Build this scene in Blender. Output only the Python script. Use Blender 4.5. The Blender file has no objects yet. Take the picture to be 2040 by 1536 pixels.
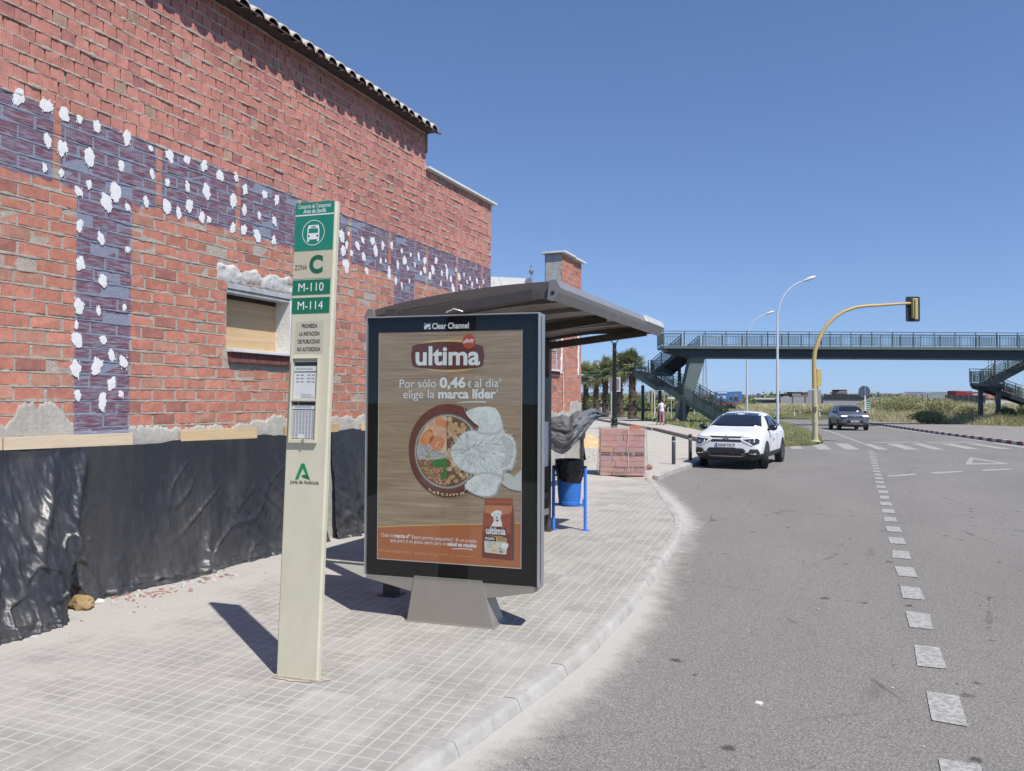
import bpy, bmesh, math, random
import numpy as np
from mathutils import Vector as V, Matrix, noise
from mathutils.bvhtree import BVHTree
R = math.radians
random.seed(7)
SC = bpy.context.scene
COL = SC.collection

# ------------------------------------------------------------------ camera, sky, sun, exposure
FPX, CX, CY = 1534.0, 1020.0, 768.0
YAW, PITCH, ROLL = R(23.9), R(1.12), R(0.3)
CAM = V((0, 0, 1.66))
F0 = V((-math.sin(YAW), math.cos(YAW), 0)); R0 = V((math.cos(YAW), math.sin(YAW), 0)); UP = V((0, 0, 1))
cf = F0 * math.cos(PITCH) + UP * math.sin(PITCH)
cu = UP * math.cos(PITCH) - F0 * math.sin(PITCH)
cr = R0 * math.cos(ROLL) + cu * math.sin(ROLL)
cu2 = cu * math.cos(ROLL) - R0 * math.sin(ROLL)
cam_data = bpy.data.cameras.new('camera'); cam = bpy.data.objects.new('camera', cam_data); COL.objects.link(cam)
cam_data.sensor_width = 36; cam_data.lens = FPX / 2040 * 36; cam_data.clip_start = 0.05; cam_data.clip_end = 12000
cam.matrix_world = Matrix(((cr.x, cu2.x, -cf.x, CAM.x), (cr.y, cu2.y, -cf.y, CAM.y), (cr.z, cu2.z, -cf.z, CAM.z), (0, 0, 0, 1)))
SC.camera = cam
SUN = V((1.70, -1.04, 2.80)).normalized()
ELEV = math.asin(SUN.z); AZ = math.atan2(SUN.x, SUN.y)
w = bpy.data.worlds.new('World'); SC.world = w; w.use_nodes = True
wn, wl = w.node_tree.nodes, w.node_tree.links
sky = wn.new('ShaderNodeTexSky'); sky.sky_type = 'NISHITA'; sky.sun_disc = False
sky.sun_elevation = ELEV; sky.sun_rotation = AZ
sky.air_density = 1.0; sky.dust_density = 0.0; sky.ozone_density = 4.0; sky.altitude = 0
tcw = wn.new('ShaderNodeTexCoord'); mpw = wn.new('ShaderNodeMapping'); wl.new(tcw.outputs['Generated'], mpw.inputs[0])
mpw.inputs['Scale'].default_value = (1, 1, .86); mpw.inputs['Location'].default_value = (0, 0, .085); wl.new(mpw.outputs[0], sky.inputs[0])
grd = wn.new('ShaderNodeMix'); grd.data_type = 'RGBA'; grd.blend_type = 'MULTIPLY'; grd.inputs[0].default_value = 1; grd.inputs[7].default_value = (.89, .935, 1.07, 1)
wl.new(sky.outputs[0], grd.inputs[6]); wl.new(grd.outputs[2], wn['Background'].inputs[0]); wn['Background'].inputs[1].default_value = 0.098
sl = bpy.data.lights.new('sun', 'SUN'); sl.energy = 4.2; sl.angle = R(0.53); sl.color = (1, 0.955, 0.89)
so = bpy.data.objects.new('sun', sl); COL.objects.link(so); so.location = (20, -15, 40)
so.rotation_euler = (-SUN).to_track_quat('-Z', 'Y').to_euler()
SC.view_settings.view_transform = 'Standard'; SC.view_settings.look = 'None'
SC.view_settings.exposure = 0.40; SC.view_settings.gamma = 1
SC.cycles.max_bounces = 8; SC.cycles.transparent_max_bounces = 16
SC.cycles.caustics_reflective = False; SC.cycles.caustics_refractive = False
SC.cycles.use_denoising = True; SC.cycles.denoising_prefilter = 'ACCURATE'

# ------------------------------------------------------------------ measuring: photo pixel -> point in the place
def ray(px, py):
    return cf + cr * ((px - CX) / FPX) + cu2 * ((CY - py) / FPX)
def G(px, py, z=0.0):                       # on a level surface at height z
    d = ray(px, py); return CAM + d * ((z - CAM.z) / d.z)
def D(px, py, dep):                         # at a distance in front of the viewpoint
    d = ray(px, py); return CAM + d * (dep / d.dot(F0))
def W(px, py, x=-5.75):                     # on the long brick wall
    d = ray(px, py); return CAM + d * (x / d.x)
def L(lat, dep, z=0.0):                     # metres to the side, metres ahead, height
    return R0 * lat + F0 * dep + UP * z
def at_lat(px, dep):
    return (px - CX) / FPX * dep

ROAD, PAVE = -0.14, 0.0

# ------------------------------------------------------------------ materials
MATS = {}
class NT:
    def __init__(s, name):
        s.m = bpy.data.materials.new(name); s.m.use_nodes = True
        s.n = s.m.node_tree.nodes; s.l = s.m.node_tree.links
        s.b = s.n['Principled BSDF']; s.tc = None
    def obj(s):
        if not s.tc: s.tc = s.n.new('ShaderNodeTexCoord')
        return s.tc.outputs['Object']
    def geo(s):
        return s.n.new('ShaderNodeNewGeometry').outputs['Position']
    def put(s, sock, v):
        if hasattr(v, 'links') or hasattr(v, 'is_linked'): s.l.new(v, sock)
        else:
            try: sock.default_value = v
            except Exception: sock.default_value = (*v, 1)
    def math(s, op, a, b=0.0, c=None, clamp=False):
        n = s.n.new('ShaderNodeMath'); n.operation = op; n.use_clamp = clamp
        s.put(n.inputs[0], a); s.put(n.inputs[1], b)
        if c is not None: s.put(n.inputs[2], c)
        return n.outputs[0]
    def map(s, v, a, b, c=0.0, d=1.0, smooth=False):
        n = s.n.new('ShaderNodeMapRange'); n.clamp = True
        if smooth: n.interpolation_type = 'SMOOTHSTEP'
        for i, q in enumerate((v, a, b, c, d)): s.put(n.inputs[i], q)
        return n.outputs[0]
    def vec(s, v, scale=(1, 1, 1), rot=(0, 0, 0), loc=(0, 0, 0)):
        n = s.n.new('ShaderNodeMapping'); s.l.new(v, n.inputs[0])
        n.inputs['Scale'].default_value = scale; n.inputs['Rotation'].default_value = rot; n.inputs['Location'].default_value = loc
        return n.outputs[0]
    def sep(s, v):
        n = s.n.new('ShaderNodeSeparateXYZ'); s.l.new(v, n.inputs[0]); return n.outputs
    def noise(s, v, scale=5, detail=4, rough=.55, dist=0.0):
        n = s.n.new('ShaderNodeTexNoise'); s.l.new(v, n.inputs['Vector'])
        n.inputs['Scale'].default_value = scale; n.inputs['Detail'].default_value = detail
        n.inputs['Roughness'].default_value = rough; n.inputs['Distortion'].default_value = dist
        return n.outputs['Fac']
    def vor(s, v, scale=5, feature='F1', out='Distance', rnd=1.0):
        n = s.n.new('ShaderNodeTexVoronoi'); s.l.new(v, n.inputs['Vector']); n.feature = feature
        n.inputs['Scale'].default_value = scale; n.inputs['Randomness'].default_value = rnd
        return n.outputs[out]
    def mix(s, f, a, b, mode='MIX'):
        n = s.n.new('ShaderNodeMix'); n.data_type = 'RGBA'; n.blend_type = mode
        s.put(n.inputs[0], f); s.put(n.inputs[6], a); s.put(n.inputs[7], b)
        return n.outputs[2]
    def scale(s, col, f):
        n = s.n.new('ShaderNodeVectorMath'); n.operation = 'SCALE'; s.put(n.inputs[0], col if not isinstance(col, tuple) else col[:3]); s.put(n.inputs[3], f); return n.outputs[0]
    def attr(s, name, out='Color'):
        n = s.n.new('ShaderNodeAttribute'); n.attribute_name = name; return n.outputs[out]
    def bump(s, h, strength=.3, dist=.01, normal=None):
        n = s.n.new('ShaderNodeBump'); n.inputs['Strength'].default_value = strength; n.inputs['Distance'].default_value = dist
        s.l.new(h, n.inputs['Height'])
        if normal is not None: s.l.new(normal, n.inputs['Normal'])
        return n.outputs[0]
    def out(s, col=None, rough=None, normal=None, metal=None, spec=None):
        if col is not None: s.put(s.b.inputs['Base Color'], col)
        if rough is not None: s.put(s.b.inputs['Roughness'], rough)
        if normal is not None: s.l.new(normal, s.b.inputs['Normal'])
        if metal is not None: s.put(s.b.inputs['Metallic'], metal)
        if spec is not None: s.put(s.b.inputs['Specular IOR Level'], spec)
        return s.m

def M(name, col, rough=.6, metal=0.0, var=.12, vs=6.0, bump=0.0, bs=60.0, spec=.5, dirt=0.0, dirtcol=(.25, .22, .18)):
    """plain painted / metal / plastic surface with uneven tone, worn dirt and a little relief"""
    if name in MATS: return MATS[name]
    t = NT(name); p = t.obj()
    n1 = t.noise(p, vs, 5, .6)
    c = t.scale((*col, 1), t.map(n1, .3, .7, 1 - var, 1 + var))
    if dirt:
        n2 = t.noise(t.vec(p, (1, 1, .45)), vs * 2.3, 6, .65)
        c = t.mix(t.map(n2, .48, .75, 0, dirt), c, (*dirtcol, 1))
    nr = None
    if bump: nr = t.bump(t.noise(p, bs, 4, .6), bump, .006)
    r = t.map(t.noise(p, vs * 1.7, 3), .3, .7, max(.03, rough - .07), min(1, rough + .07))
    MATS[name] = t.out(c, r, nr, metal, spec)
    return MATS[name]

def emit(name, col, s):
    if name in MATS: return MATS[name]
    t = NT(name); t.out((*col, 1), .3); t.b.inputs['Emission Color'].default_value = (*col, 1); t.b.inputs['Emission Strength'].default_value = s
    MATS[name] = t.m; return t.m

def glass_mat(name, tint=(1, 1, 1), refl=1.0, trans=1.0, rough=.02):
    if name in MATS: return MATS[name]
    t = NT(name); t.n.remove(t.b)
    tr = t.n.new('ShaderNodeBsdfTransparent'); tr.inputs[0].default_value = (*[c * trans for c in tint], 1)
    gl = t.n.new('ShaderNodeBsdfGlossy'); gl.inputs['Roughness'].default_value = rough
    fr = t.n.new('ShaderNodeFresnel'); fr.inputs[0].default_value = 1.5
    gb = t.n.new('ShaderNodeNewGeometry')
    f = t.math('MULTIPLY', t.math('MULTIPLY', fr.outputs[0], refl, clamp=True), t.math('SUBTRACT', 1.0, gb.outputs['Backfacing']))
    mx = t.n.new('ShaderNodeMixShader'); t.l.new(f, mx.inputs[0]); t.l.new(tr.outputs[0], mx.inputs[1]); t.l.new(gl.outputs[0], mx.inputs[2])
    t.l.new(mx.outputs[0], t.n['Material Output'].inputs[0]); MATS[name] = t.m
    return t.m

def m_brick(name='brick'):
    if name in MATS: return MATS[name]
    t = NT(name); p = t.geo(); x, y, z = t.sep(p)
    base = t.attr('tint')
    n = t.noise(p, 14, 6, .65); c = t.scale(base, t.map(n, .3, .7, .80, 1.22))
    c = t.scale(c, t.map(t.noise(p, .9, 4), .35, .65, .92, 1.08))
    sm = t.noise(t.vec(p, (1, 1, .5)), 9, 7, .72)                          # mortar smeared over the faces
    lo = t.map(z, 3.9, 4.0, 1, .42)
    c = t.mix(t.math('MULTIPLY', t.map(sm, .56, .80, 0, .42), lo), c, (.46, .38, .32, 1))
    c = primer(t, c, y, z, (.150, .070, .100, 1))
    strip = t.n.new('ShaderNodeTexWave'); strip.bands_direction = 'Y'; strip.inputs['Scale'].default_value = 24; strip.inputs['Distortion'].default_value = .4
    t.l.new(p, strip.inputs['Vector'])
    h = t.math('ADD', t.math('MULTIPLY', strip.outputs['Fac'], .5), t.math('MULTIPLY', n, 1.0))
    MATS[name] = t.out(c, .9, t.bump(h, .5, .006), spec=.2)
    return MATS[name]

BAND = (3.36, 3.95); STRIPES = ((4.25, 4.77), (8.97, 9.50)); SHEETS = [3.07, 4.07, 5.05, 6.03, 7.0, 7.95, 8.85, 9.85, 10.8, 11.7]
def primer(t, c, y, z, col):
    """dark violet primer brushed over a band and two upright strips of the wall"""
    def between(v, a, b, e=.012): return t.math('MULTIPLY', t.map(v, a - e, a + e), t.map(v, b - e, b + e, 1, 0))
    wob = t.math('MULTIPLY', t.math('SUBTRACT', t.noise(t.geo(), 9, 5, .7), .5), .13)
    zz = t.math('ADD', z, wob)
    f = between(zz, BAND[0], BAND[1])
    g = None
    for s in SHEETS:
        q = between(y, s - .032, s + .032, .006); g = q if g is None else t.math('MAXIMUM', g, q)
    f = t.math('MULTIPLY', f, t.math('SUBTRACT', 1.0, t.math('MULTIPLY', g, .9)))
    for a, b in STRIPES: f = t.math('MAXIMUM', f, t.math('MULTIPLY', between(y, a, b), between(z, 1.25, 3.4)))
    f = t.math('MULTIPLY', f, t.map(y, 12.2, 12.3, 1, 0))
    brush = t.noise(t.vec(t.geo(), (1, 3, 22)), 3.0, 4, .6)
    light = (.27, .295, .37, 1)
    pc = t.mix(t.map(brush, .42, .68, 0, .75), col, light)
    cov = t.map(t.noise(t.geo(), 30, 4, .7), .25, .42, .72, .97)
    return t.mix(t.math('MULTIPLY', f, cov), c, pc)

def m_mortar(name='mortar', col=(.42, .365, .31)):
    if name in MATS: return MATS[name]
    t = NT(name); p = t.geo(); x, y, z = t.sep(p)
    n = t.noise(p, 22, 6, .7); c = t.scale((*col, 1), t.map(n, .3, .7, .72, 1.2))
    c = primer(t, c, y, z, (.22, .24, .31, 1))
    MATS[name] = t.out(c, .95, t.bump(t.noise(p, 70, 5, .7), .7, .012), spec=.15); return MATS[name]

def m_render(name, col=(.40, .385, .35), var=.2):
    if name in MATS: return MATS[name]
    t = NT(name); p = t.geo(); x, y, z = t.sep(p)
    n = t.noise(p, 4, 7, .68); c = t.scale((*col, 1), t.map(n, .3, .7, 1 - var, 1 + var))
    c = t.mix(t.map(t.noise(p, 1.7, 5), .55, .75, 0, .5), c, (col[0] * .72, col[1] * .68, col[2] * .62, 1))
    c = t.mix(t.map(t.noise(t.vec(p, (4, 4, .7)), 6, 4), .6, .75, 0, .25), c, (.18, .16, .14, 1))
    if name == 'rough_render': c = primer(t, c, y, z, (.15, .17, .24, 1))
    MATS[name] = t.out(c, .92, t.bump(t.noise(p, 18, 7, .7), .6, .02), spec=.15); return MATS[name]

def m_pave():
    t = NT('paving'); p = t.geo(); P = .1005
    rp = t.vec(p, (1, 1, 1), (0, 0, R(-5.2)), (.03, .02, 0)); x, y, z = t.sep(rp)
    def line(v, w0):
        f = t.math('FRACT', t.math('DIVIDE', v, P)); a = t.math('ABSOLUTE', t.math('SUBTRACT', f, .5))
        return t.map(a, .5 - w0 - .03, .5 - w0 + .03)
    dl = t.noise(p, 55, 3)
    lx = t.math('MULTIPLY', line(x, .052), t.map(dl, .3, .45, .7, 1)); ly = t.math('MULTIPLY', line(y, .045), t.map(t.noise(p, 2.2, 4), .38, .55, .45, 1))
    ln = t.math('MAXIMUM', lx, ly)
    # tone of each small square and of each slab of nine
    cell = t.n.new('ShaderNodeTexWhiteNoise'); cell.noise_dimensions = '2D'
    sn = t.n.new('ShaderNodeVectorMath'); sn.operation = 'FLOOR'; t.l.new(t.vec(rp, (1 / P, 1 / P, 0), (0, 0, 0), (.5, .5, 0)), sn.inputs[0]); t.l.new(sn.outputs[0], cell.inputs['Vector'])
    cell2 = t.n.new('ShaderNodeTexWhiteNoise'); cell2.noise_dimensions = '2D'
    s2 = t.n.new('ShaderNodeVectorMath'); s2.operation = 'FLOOR'; t.l.new(t.vec(rp, (1 / P / 3, 1 / P / 3, 0), (0, 0, 0), (.5 / 3, .5 / 3, 0)), s2.inputs[0]); t.l.new(s2.outputs[0], cell2.inputs['Vector'])
    tone = t.math('ADD', t.map(cell.outputs['Value'], 0, 1, .94, 1.05), t.map(cell2.outputs['Value'], 0, 1, -.15, .08))
    c = t.scale((.36, .345, .318, 1), tone)
    c = t.scale(c, t.map(t.noise(p, 160, 3, .7), .3, .7, .88, 1.1))
    c = t.mix(t.math('MULTIPLY', ln, .8), c, (.52, .49, .44, 1))
    gap = t.math('MULTIPLY', t.math('MAXIMUM', lx, ly), t.map(t.noise(p, 2.6, 5, .7), .56, .66)); c = t.mix(t.math('MULTIPLY', gap, .75), c, (.17, .16, .145, 1))
    px_, py_, pz_ = t.sep(p)                                                       # cement dust lying by the wall
    dn = t.math('ADD', t.noise(p, .8, 6, .66), t.map(px_, -5.5, -3.2, .20, -.08))
    c = t.mix(t.map(dn, .50, .66, 0, .85), c, (.455, .425, .385, 1))
    c = t.mix(t.map(t.noise(p, 3.1, 7, .75), .56, .74, 0, .5), c, (.22, .21, .19, 1)); c = t.mix(t.map(t.noise(t.vec(p, (1, .4, 1), (0, 0, .4)), 1.5, 6, .7), .57, .7, 0, .5), c, (.47, .44, .395, 1))
    c = t.mix(t.map(t.math('ADD', t.vor(p, 1.3), t.math('MULTIPLY', t.noise(p, 30, 3), .05)), .062, .045, 0, .7), c, (.13, .12, .11, 1))
    h = t.math('ADD', t.math('MULTIPLY', ln, -.6), t.math('MULTIPLY', t.noise(p, 90, 4), .5))
    return t.out(c, .9, t.bump(h, .35, .006), spec=.2)

def m_asphalt(name, col, dust=False):
    t = NT(name); p = t.geo()
    ag = t.noise(p, 105, 3, .8); c = t.scale((*col, 1), t.map(ag, .34, .66, .50, 1.5))
    ag2 = t.vor(p, 60); c = t.scale(c, t.map(ag2, .1, .6, 1.18, .80))
    big = t.noise(t.vec(p, (1, .35, 1), (0, 0, R(-8))), .55, 6, .6); c = t.scale(c, t.map(big, .3, .7, .92, 1.09))
    st = t.noise(t.vec(p, (1.0, .30, 1), (0, 0, R(75))), 3.2, 6, .72); c = t.mix(t.map(st, .64, .74, 0, .45), c, (col[0] * .45, col[1] * .44, col[2] * .44, 1))
    sp = t.math('ADD', t.vor(p, 2.3), t.math('MULTIPLY', t.noise(p, 16, 4, .7), .26)); c = t.mix(t.map(sp, .235, .195, 0, .72), c, (.028, .026, .026, 1))
    sp2 = t.math('ADD', t.vor(t.vec(p, (1, 1.6, 1)), 6.0), t.math('MULTIPLY', t.noise(p, 30, 4, .7), .34)); c = t.mix(t.math('MULTIPLY', t.map(sp2, .30, .24, 0, .62), t.map(t.noise(p, .5, 3), .42, .6)), c, (.052, .049, .047, 1)); crk = t.vor(t.vec(p, (1, .55, 1), (0, 0, .5)), .55, 'DISTANCE_TO_EDGE'); crn = t.noise(p, 5, 5, .7); c = t.mix(t.math('MULTIPLY', t.map(t.math('ADD', crk, t.math('MULTIPLY', t.math('SUBTRACT', crn, .5), .05)), .006, .001, 0, .6), t.map(t.noise(p, .7, 2), .5, .6)), c, (.06, .057, .053, 1)); c = t.mix(0.0, c, (.045, .043, .043, 1))
    if dust:
        d = t.attr('dust', 'Fac'); dn = t.noise(p, 6, 6, .7); dn2 = t.noise(p, 60, 4, .7)
        f = t.map(t.math('ADD', d, t.math('MULTIPLY', t.math('SUBTRACT', dn, .5), 1.1)), .25, .95, 0, .92)
        c = t.mix(t.math('MULTIPLY', f, t.map(dn2, .25, .6, .75, 1)), c, (.47, .445, .405, 1))
    return t.out(c, .88, t.bump(t.noise(p, 170, 3, .7), .55, .006), spec=.25)

def m_paint_line():
    t = NT('road_paint'); p = t.geo()
    wear = t.math('ADD', t.noise(p, 28, 5, .75), t.math('MULTIPLY', t.noise(p, 120, 3), .35))
    c = t.mix(t.map(wear, .58, .78, 0, .9), (.44, .43, .405, 1), (.20, .19, .18, 1))
    return t.out(c, .8, t.bump(wear, .3, .004))

def m_plastic(name, col, rough, dust):
    t = NT(name); p = t.geo(); x, y, z = t.sep(p)
    n = t.noise(t.vec(p, (1, 1, .35)), 2.4, 6, .65)
    c = t.mix(t.map(t.math('ADD', n, t.map(z, 0, 1.1, .12, -.05)), .42, .72, 0, dust), (*col, 1), (.17, .15, .13, 1))
    c = t.mix(t.map(t.noise(t.vec(p, (9, 9, .8)), 3, 5, .7), .66, .76, 0, .35), c, (.30, .29, .28, 1))
    r = t.map(t.noise(p, 5, 4), .3, .7, rough - .08, rough + .14)
    return t.out(c, r, t.bump(t.noise(p, 26, 6, .65), .35, .01), spec=.5)

def m_wood(name, col, sc=1.0, rough=.7, axis=1):
    if name in MATS: return MATS[name]
    t = NT(name); p = t.obj()
    s = [9, 9, 9]; s[axis] = .6
    n = t.noise(t.vec(p, tuple(q * sc for q in s)), 2.5, 6, .6, .6)
    c = t.scale((*col, 1), t.map(n, .3, .7, .80, 1.14)); c = t.mix(t.map(t.noise(p, 3, 5, .7), .55, .75, 0, .3), c, (col[0] * .6, col[1] * .52, col[2] * .42, 1))
    MATS[name] = t.out(c, rough, t.bump(n, .15, .003)); return MATS[name]

def m_tinted(name, rough=.7, transl=0.0):
    """leaf / blade surface whose own colour is stored per face"""
    if name in MATS: return MATS[name]
    t = NT(name); c = t.attr('tint'); t.out(c, rough, spec=.25)
    if transl:
        tr = t.n.new('ShaderNodeBsdfTranslucent'); t.l.new(c, tr.inputs[0]); mx = t.n.new('ShaderNodeMixShader'); mx.inputs[0].default_value = transl
        t.l.new(t.b.outputs[0], mx.inputs[1]); t.l.new(tr.outputs[0], mx.inputs[2]); t.l.new(mx.outputs[0], t.n['Material Output'].inputs[0])
    MATS[name] = t.m; return t.m

def m_ground():
    t = NT('dry_ground'); p = t.geo()
    n = t.noise(p, .05, 6, .6); c = t.mix(t.map(n, .4, .6), (.15, .135, .075, 1), (.09, .105, .04, 1))
    c = t.scale(c, t.map(t.noise(p, 3, 6, .7), .3, .7, .75, 1.2))
    return t.out(c, .95, t.bump(t.noise(p, 8, 5), .5, .05), spec=.1)

# ------------------------------------------------------------------ mesh collecting
ROOT = {}
def tag(o, label=None, cat=None, group=None, kind=None):
    if label: o['label'] = label
    if cat: o['category'] = cat
    if group: o['group'] = group
    if kind: o['kind'] = kind
    return o
def thing(name, label, cat, loc=(0, 0, 0), group=None, rotz=0.0):
    o = bpy.data.objects.new(name, None); COL.objects.link(o); o.empty_display_size = .2
    o.location = loc; o.rotation_euler = (0, 0, rotz); ROOT[o] = V(loc)
    return tag(o, label, cat, group)
def copy_tree(o, parent=None):
    c = o.copy(); COL.objects.link(c)
    if parent is not None: c.parent = parent
    for ch in list(o.children): copy_tree(ch, c)
    return c

class MB:
    def __init__(s): s.v = []; s.f = []; s.m = []; s.t = []; s.tint = (1, 1, 1)
    def add(s, vs, fs, mi=0):
        k = len(s.v); s.v.extend([tuple(q) for q in vs])
        for f in fs: s.f.append([i + k for i in f]); s.m.append(mi); s.t.append(s.tint)
    def box(s, a, b, mi=0):
        (x0, y0, z0), (x1, y1, z1) = a, b
        s.add([(x0, y0, z0), (x1, y0, z0), (x1, y1, z0), (x0, y1, z0), (x0, y0, z1), (x1, y0, z1), (x1, y1, z1), (x0, y1, z1)],
              [(0, 3, 2, 1), (4, 5, 6, 7), (0, 1, 5, 4), (1, 2, 6, 5), (2, 3, 7, 6), (3, 0, 4, 7)], mi)
    def hexa(s, p, mi=0):                       # eight corners, bottom ring then top ring
        s.add(p, [(0, 3, 2, 1), (4, 5, 6, 7), (0, 1, 5, 4), (1, 2, 6, 5), (2, 3, 7, 6), (3, 0, 4, 7)], mi)
    def obox(s, o, u, v, w, mi=0):              # corner o and three edge vectors
        o, u, v, w = V(o), V(u), V(v), V(w)
        s.hexa([o, o + u, o + u + v, o + v, o + w, o + u + w, o + u + v + w, o + v + w], mi)
    def bar(s, a, b, wx, wz, mi=0, up=UP):      # rectangular bar from a to b
        a, b = V(a), V(b); d = (b - a).normalized(); sd = d.cross(up)
        if sd.length < 1e-4: sd = d.cross(V((1, 0, 0)))
        sd.normalize(); u2 = sd.cross(d).normalized()
        s.obox(a - sd * wx / 2 - u2 * wz / 2, sd * wx, b - a, u2 * wz, mi)
    def tube(s, pts, rad, n=8, mi=0, caps=True):
        pts = [V(p) for p in pts]
        if not hasattr(rad, '__len__'): rad = [rad] * len(pts)
        vs, fs = [], []
        d0 = (pts[1] - pts[0]).normalized(); a = d0.cross(V((0, 0, 1)))
        if a.length < .05: a = d0.cross(V((0, 1, 0)))
        a.normalize()
        for i, p in enumerate(pts):
            d = (pts[min(i + 1, len(pts) - 1)] - pts[max(i - 1, 0)]).normalized()
            a = (a - d * a.dot(d)).normalized(); b = d.cross(a)
            for k in range(n):
                t = 2 * math.pi * k / n; vs.append(p + (a * math.cos(t) + b * math.sin(t)) * rad[i])
        for i in range(len(pts) - 1):
            for k in range(n): fs.append((i * n + k, i * n + (k + 1) % n, (i + 1) * n + (k + 1) % n, (i + 1) * n + k))
        if caps: fs.append(tuple(range(n))[::-1]); fs.append(tuple((len(pts) - 1) * n + k for k in range(n)))
        s.add(vs, fs, mi)
    def lathe(s, prof, c=(0, 0, 0), n=24, mi=0, sx=1, sy=1):
        vs, fs = [], []; c = V(c)
        for r, z in prof:
            for k in range(n):
                t = 2 * math.pi * k / n; vs.append(c + V((r * math.cos(t) * sx, r * math.sin(t) * sy, z)))
        for i in range(len(prof) - 1):
            for k in range(n): fs.append((i * n + k, i * n + (k + 1) % n, (i + 1) * n + (k + 1) % n, (i + 1) * n + k))
        s.add(vs, fs, mi)
    def prism(s, poly, ext, mi=0, cap=True):
        n = len(poly); e = V(ext); vs = [V(p) for p in poly] + [V(p) + e for p in poly]
        fs = [(i, (i + 1) % n, n + (i + 1) % n, n + i) for i in range(n)]
        if cap: fs += [tuple(range(n))[::-1], tuple(range(n, 2 * n))]
        s.add(vs, fs, mi)
    def ngon(s, pts, mi=0): s.add(pts, [tuple(range(len(pts)))], mi)
    def grid(s, rows, mi=0, fn=None):
        n = len(rows[0]); vs = [p for r in rows for p in r]; fs = []
        for i in range(len(rows) - 1):
            for k in range(n - 1):
                if fn is None or fn(i, k): fs.append((i * n + k, i * n + k + 1, (i + 1) * n + k + 1, (i + 1) * n + k))
        s.add(vs, fs, mi)
    def build(s, name, mats, parent=None, smooth=False, local=False, bevel=0, label=None, loc=None, angle=40, tint=False):
        if not isinstance(mats, (list, tuple)): mats = [mats]
        off = V((0, 0, 0))
        if not local:
            q = parent
            while q is not None:
                if q in ROOT: off = ROOT[q]; break
                q = q.parent
            if parent is None and loc is not None: off = V(loc)
        co = np.array(s.v, dtype=np.float64).reshape(-1, 3) - np.array(off)
        me = bpy.data.meshes.new(name); me.from_pydata(co.tolist(), [], s.f)
        for m_ in mats: me.materials.append(m_)
        me.polygons.foreach_set('material_index', s.m)
        if tint:
            ca = me.color_attributes.new('tint', 'FLOAT_COLOR', 'CORNER')
            cnt = [len(f) for f in s.f]
            arr = np.repeat(np.array([(*t[:3], 1) for t in s.t], dtype=np.float32), cnt, axis=0)
            ca.data.foreach_set('color', arr.ravel())
        if smooth:
            me.polygons.foreach_set('use_smooth', [True] * len(s.f))
            me.set_sharp_from_angle(angle=R(angle))
        me.validate(); me.update()
        o = bpy.data.objects.new(name, me); COL.objects.link(o)
        if parent is not None: o.parent = parent
        elif loc is not None: o.location = loc; ROOT[o] = V(loc)
        if bevel:
            b = o.modifiers.new('bevel', 'BEVEL'); b.width = bevel; b.segments = 2; b.limit_method = 'ANGLE'; b.angle_limit = R(35)
        if label: o['label'] = label
        return o

def fast_tris(name, verts, faces, tints, mat, parent=None, off=(0, 0, 0)):
    """big leaf / blade meshes straight from numpy: quads or triangles, one colour per face"""
    verts = np.asarray(verts, dtype=np.float32) - np.array(off, dtype=np.float32); faces = np.asarray(faces, dtype=np.int32)
    k = faces.shape[1]; me = bpy.data.meshes.new(name)
    me.vertices.add(len(verts)); me.vertices.foreach_set('co', verts.ravel())
    me.loops.add(faces.size); me.loops.foreach_set('vertex_index', faces.ravel())
    me.polygons.add(len(faces)); me.polygons.foreach_set('loop_start', np.arange(0, faces.size, k, dtype=np.int32))
    me.update(calc_edges=True); me.materials.append(mat)
    ca = me.color_attributes.new('tint', 'FLOAT_COLOR', 'CORNER')
    t4 = np.ones((len(faces), 4), dtype=np.float32); t4[:, :3] = np.asarray(tints, dtype=np.float32)
    ca.data.foreach_set('color', np.repeat(t4, k, axis=0).ravel())
    me.validate(); o = bpy.data.objects.new(name, me); COL.objects.link(o)
    if parent is not None: o.parent = parent
    return o

# ------------------------------------------------------------------ lettering
_TX = {}
def text_geo(body, bold=0.0, shear=0.0, space=1.0):
    k = (body, bold, shear, space)
    if k not in _TX:
        c = bpy.data.curves.new('t', 'FONT'); c.body = body; c.offset = bold; c.shear = shear; c.resolution_u = 4; c.space_character = space
        o = bpy.data.objects.new('t', c); COL.objects.link(o)
        dg = bpy.context.evaluated_depsgraph_get(); dg.update()
        me = bpy.data.meshes.new_from_object(o.evaluated_get(dg))
        vs = [tuple(q.co) for q in me.vertices]; fs = [tuple(p.vertices) for p in me.polygons]
        bpy.data.objects.remove(o); bpy.data.curves.remove(c); bpy.data.meshes.remove(me)
        _TX[k] = (vs, fs)
    return _TX[k]
def put_text(mb, body, o, u, v, width=None, height=None, mi=0, bold=0.0, shear=0.0, align='L', space=1.0, cap=.7):
    """flat letters on a surface: o = left end of the baseline, u / v = directions along and up"""
    vs, fs = text_geo(body, bold, shear, space)
    x0 = min(q[0] for q in vs); x1 = max(q[0] for q in vs); o, u, v = V(o), V(u), V(v)
    sy = height / cap if height else None
    sx = width / (x1 - x0) if width else sy
    if sy is None: sy = sx
    sh = {'L': 0, 'C': -(x1 - x0) / 2 * sx, 'R': -(x1 - x0) * sx}[align]
    mb.add([o + u * ((q[0] - x0) * sx + sh) + v * (q[1] * sy) for q in vs], fs, mi)
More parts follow.
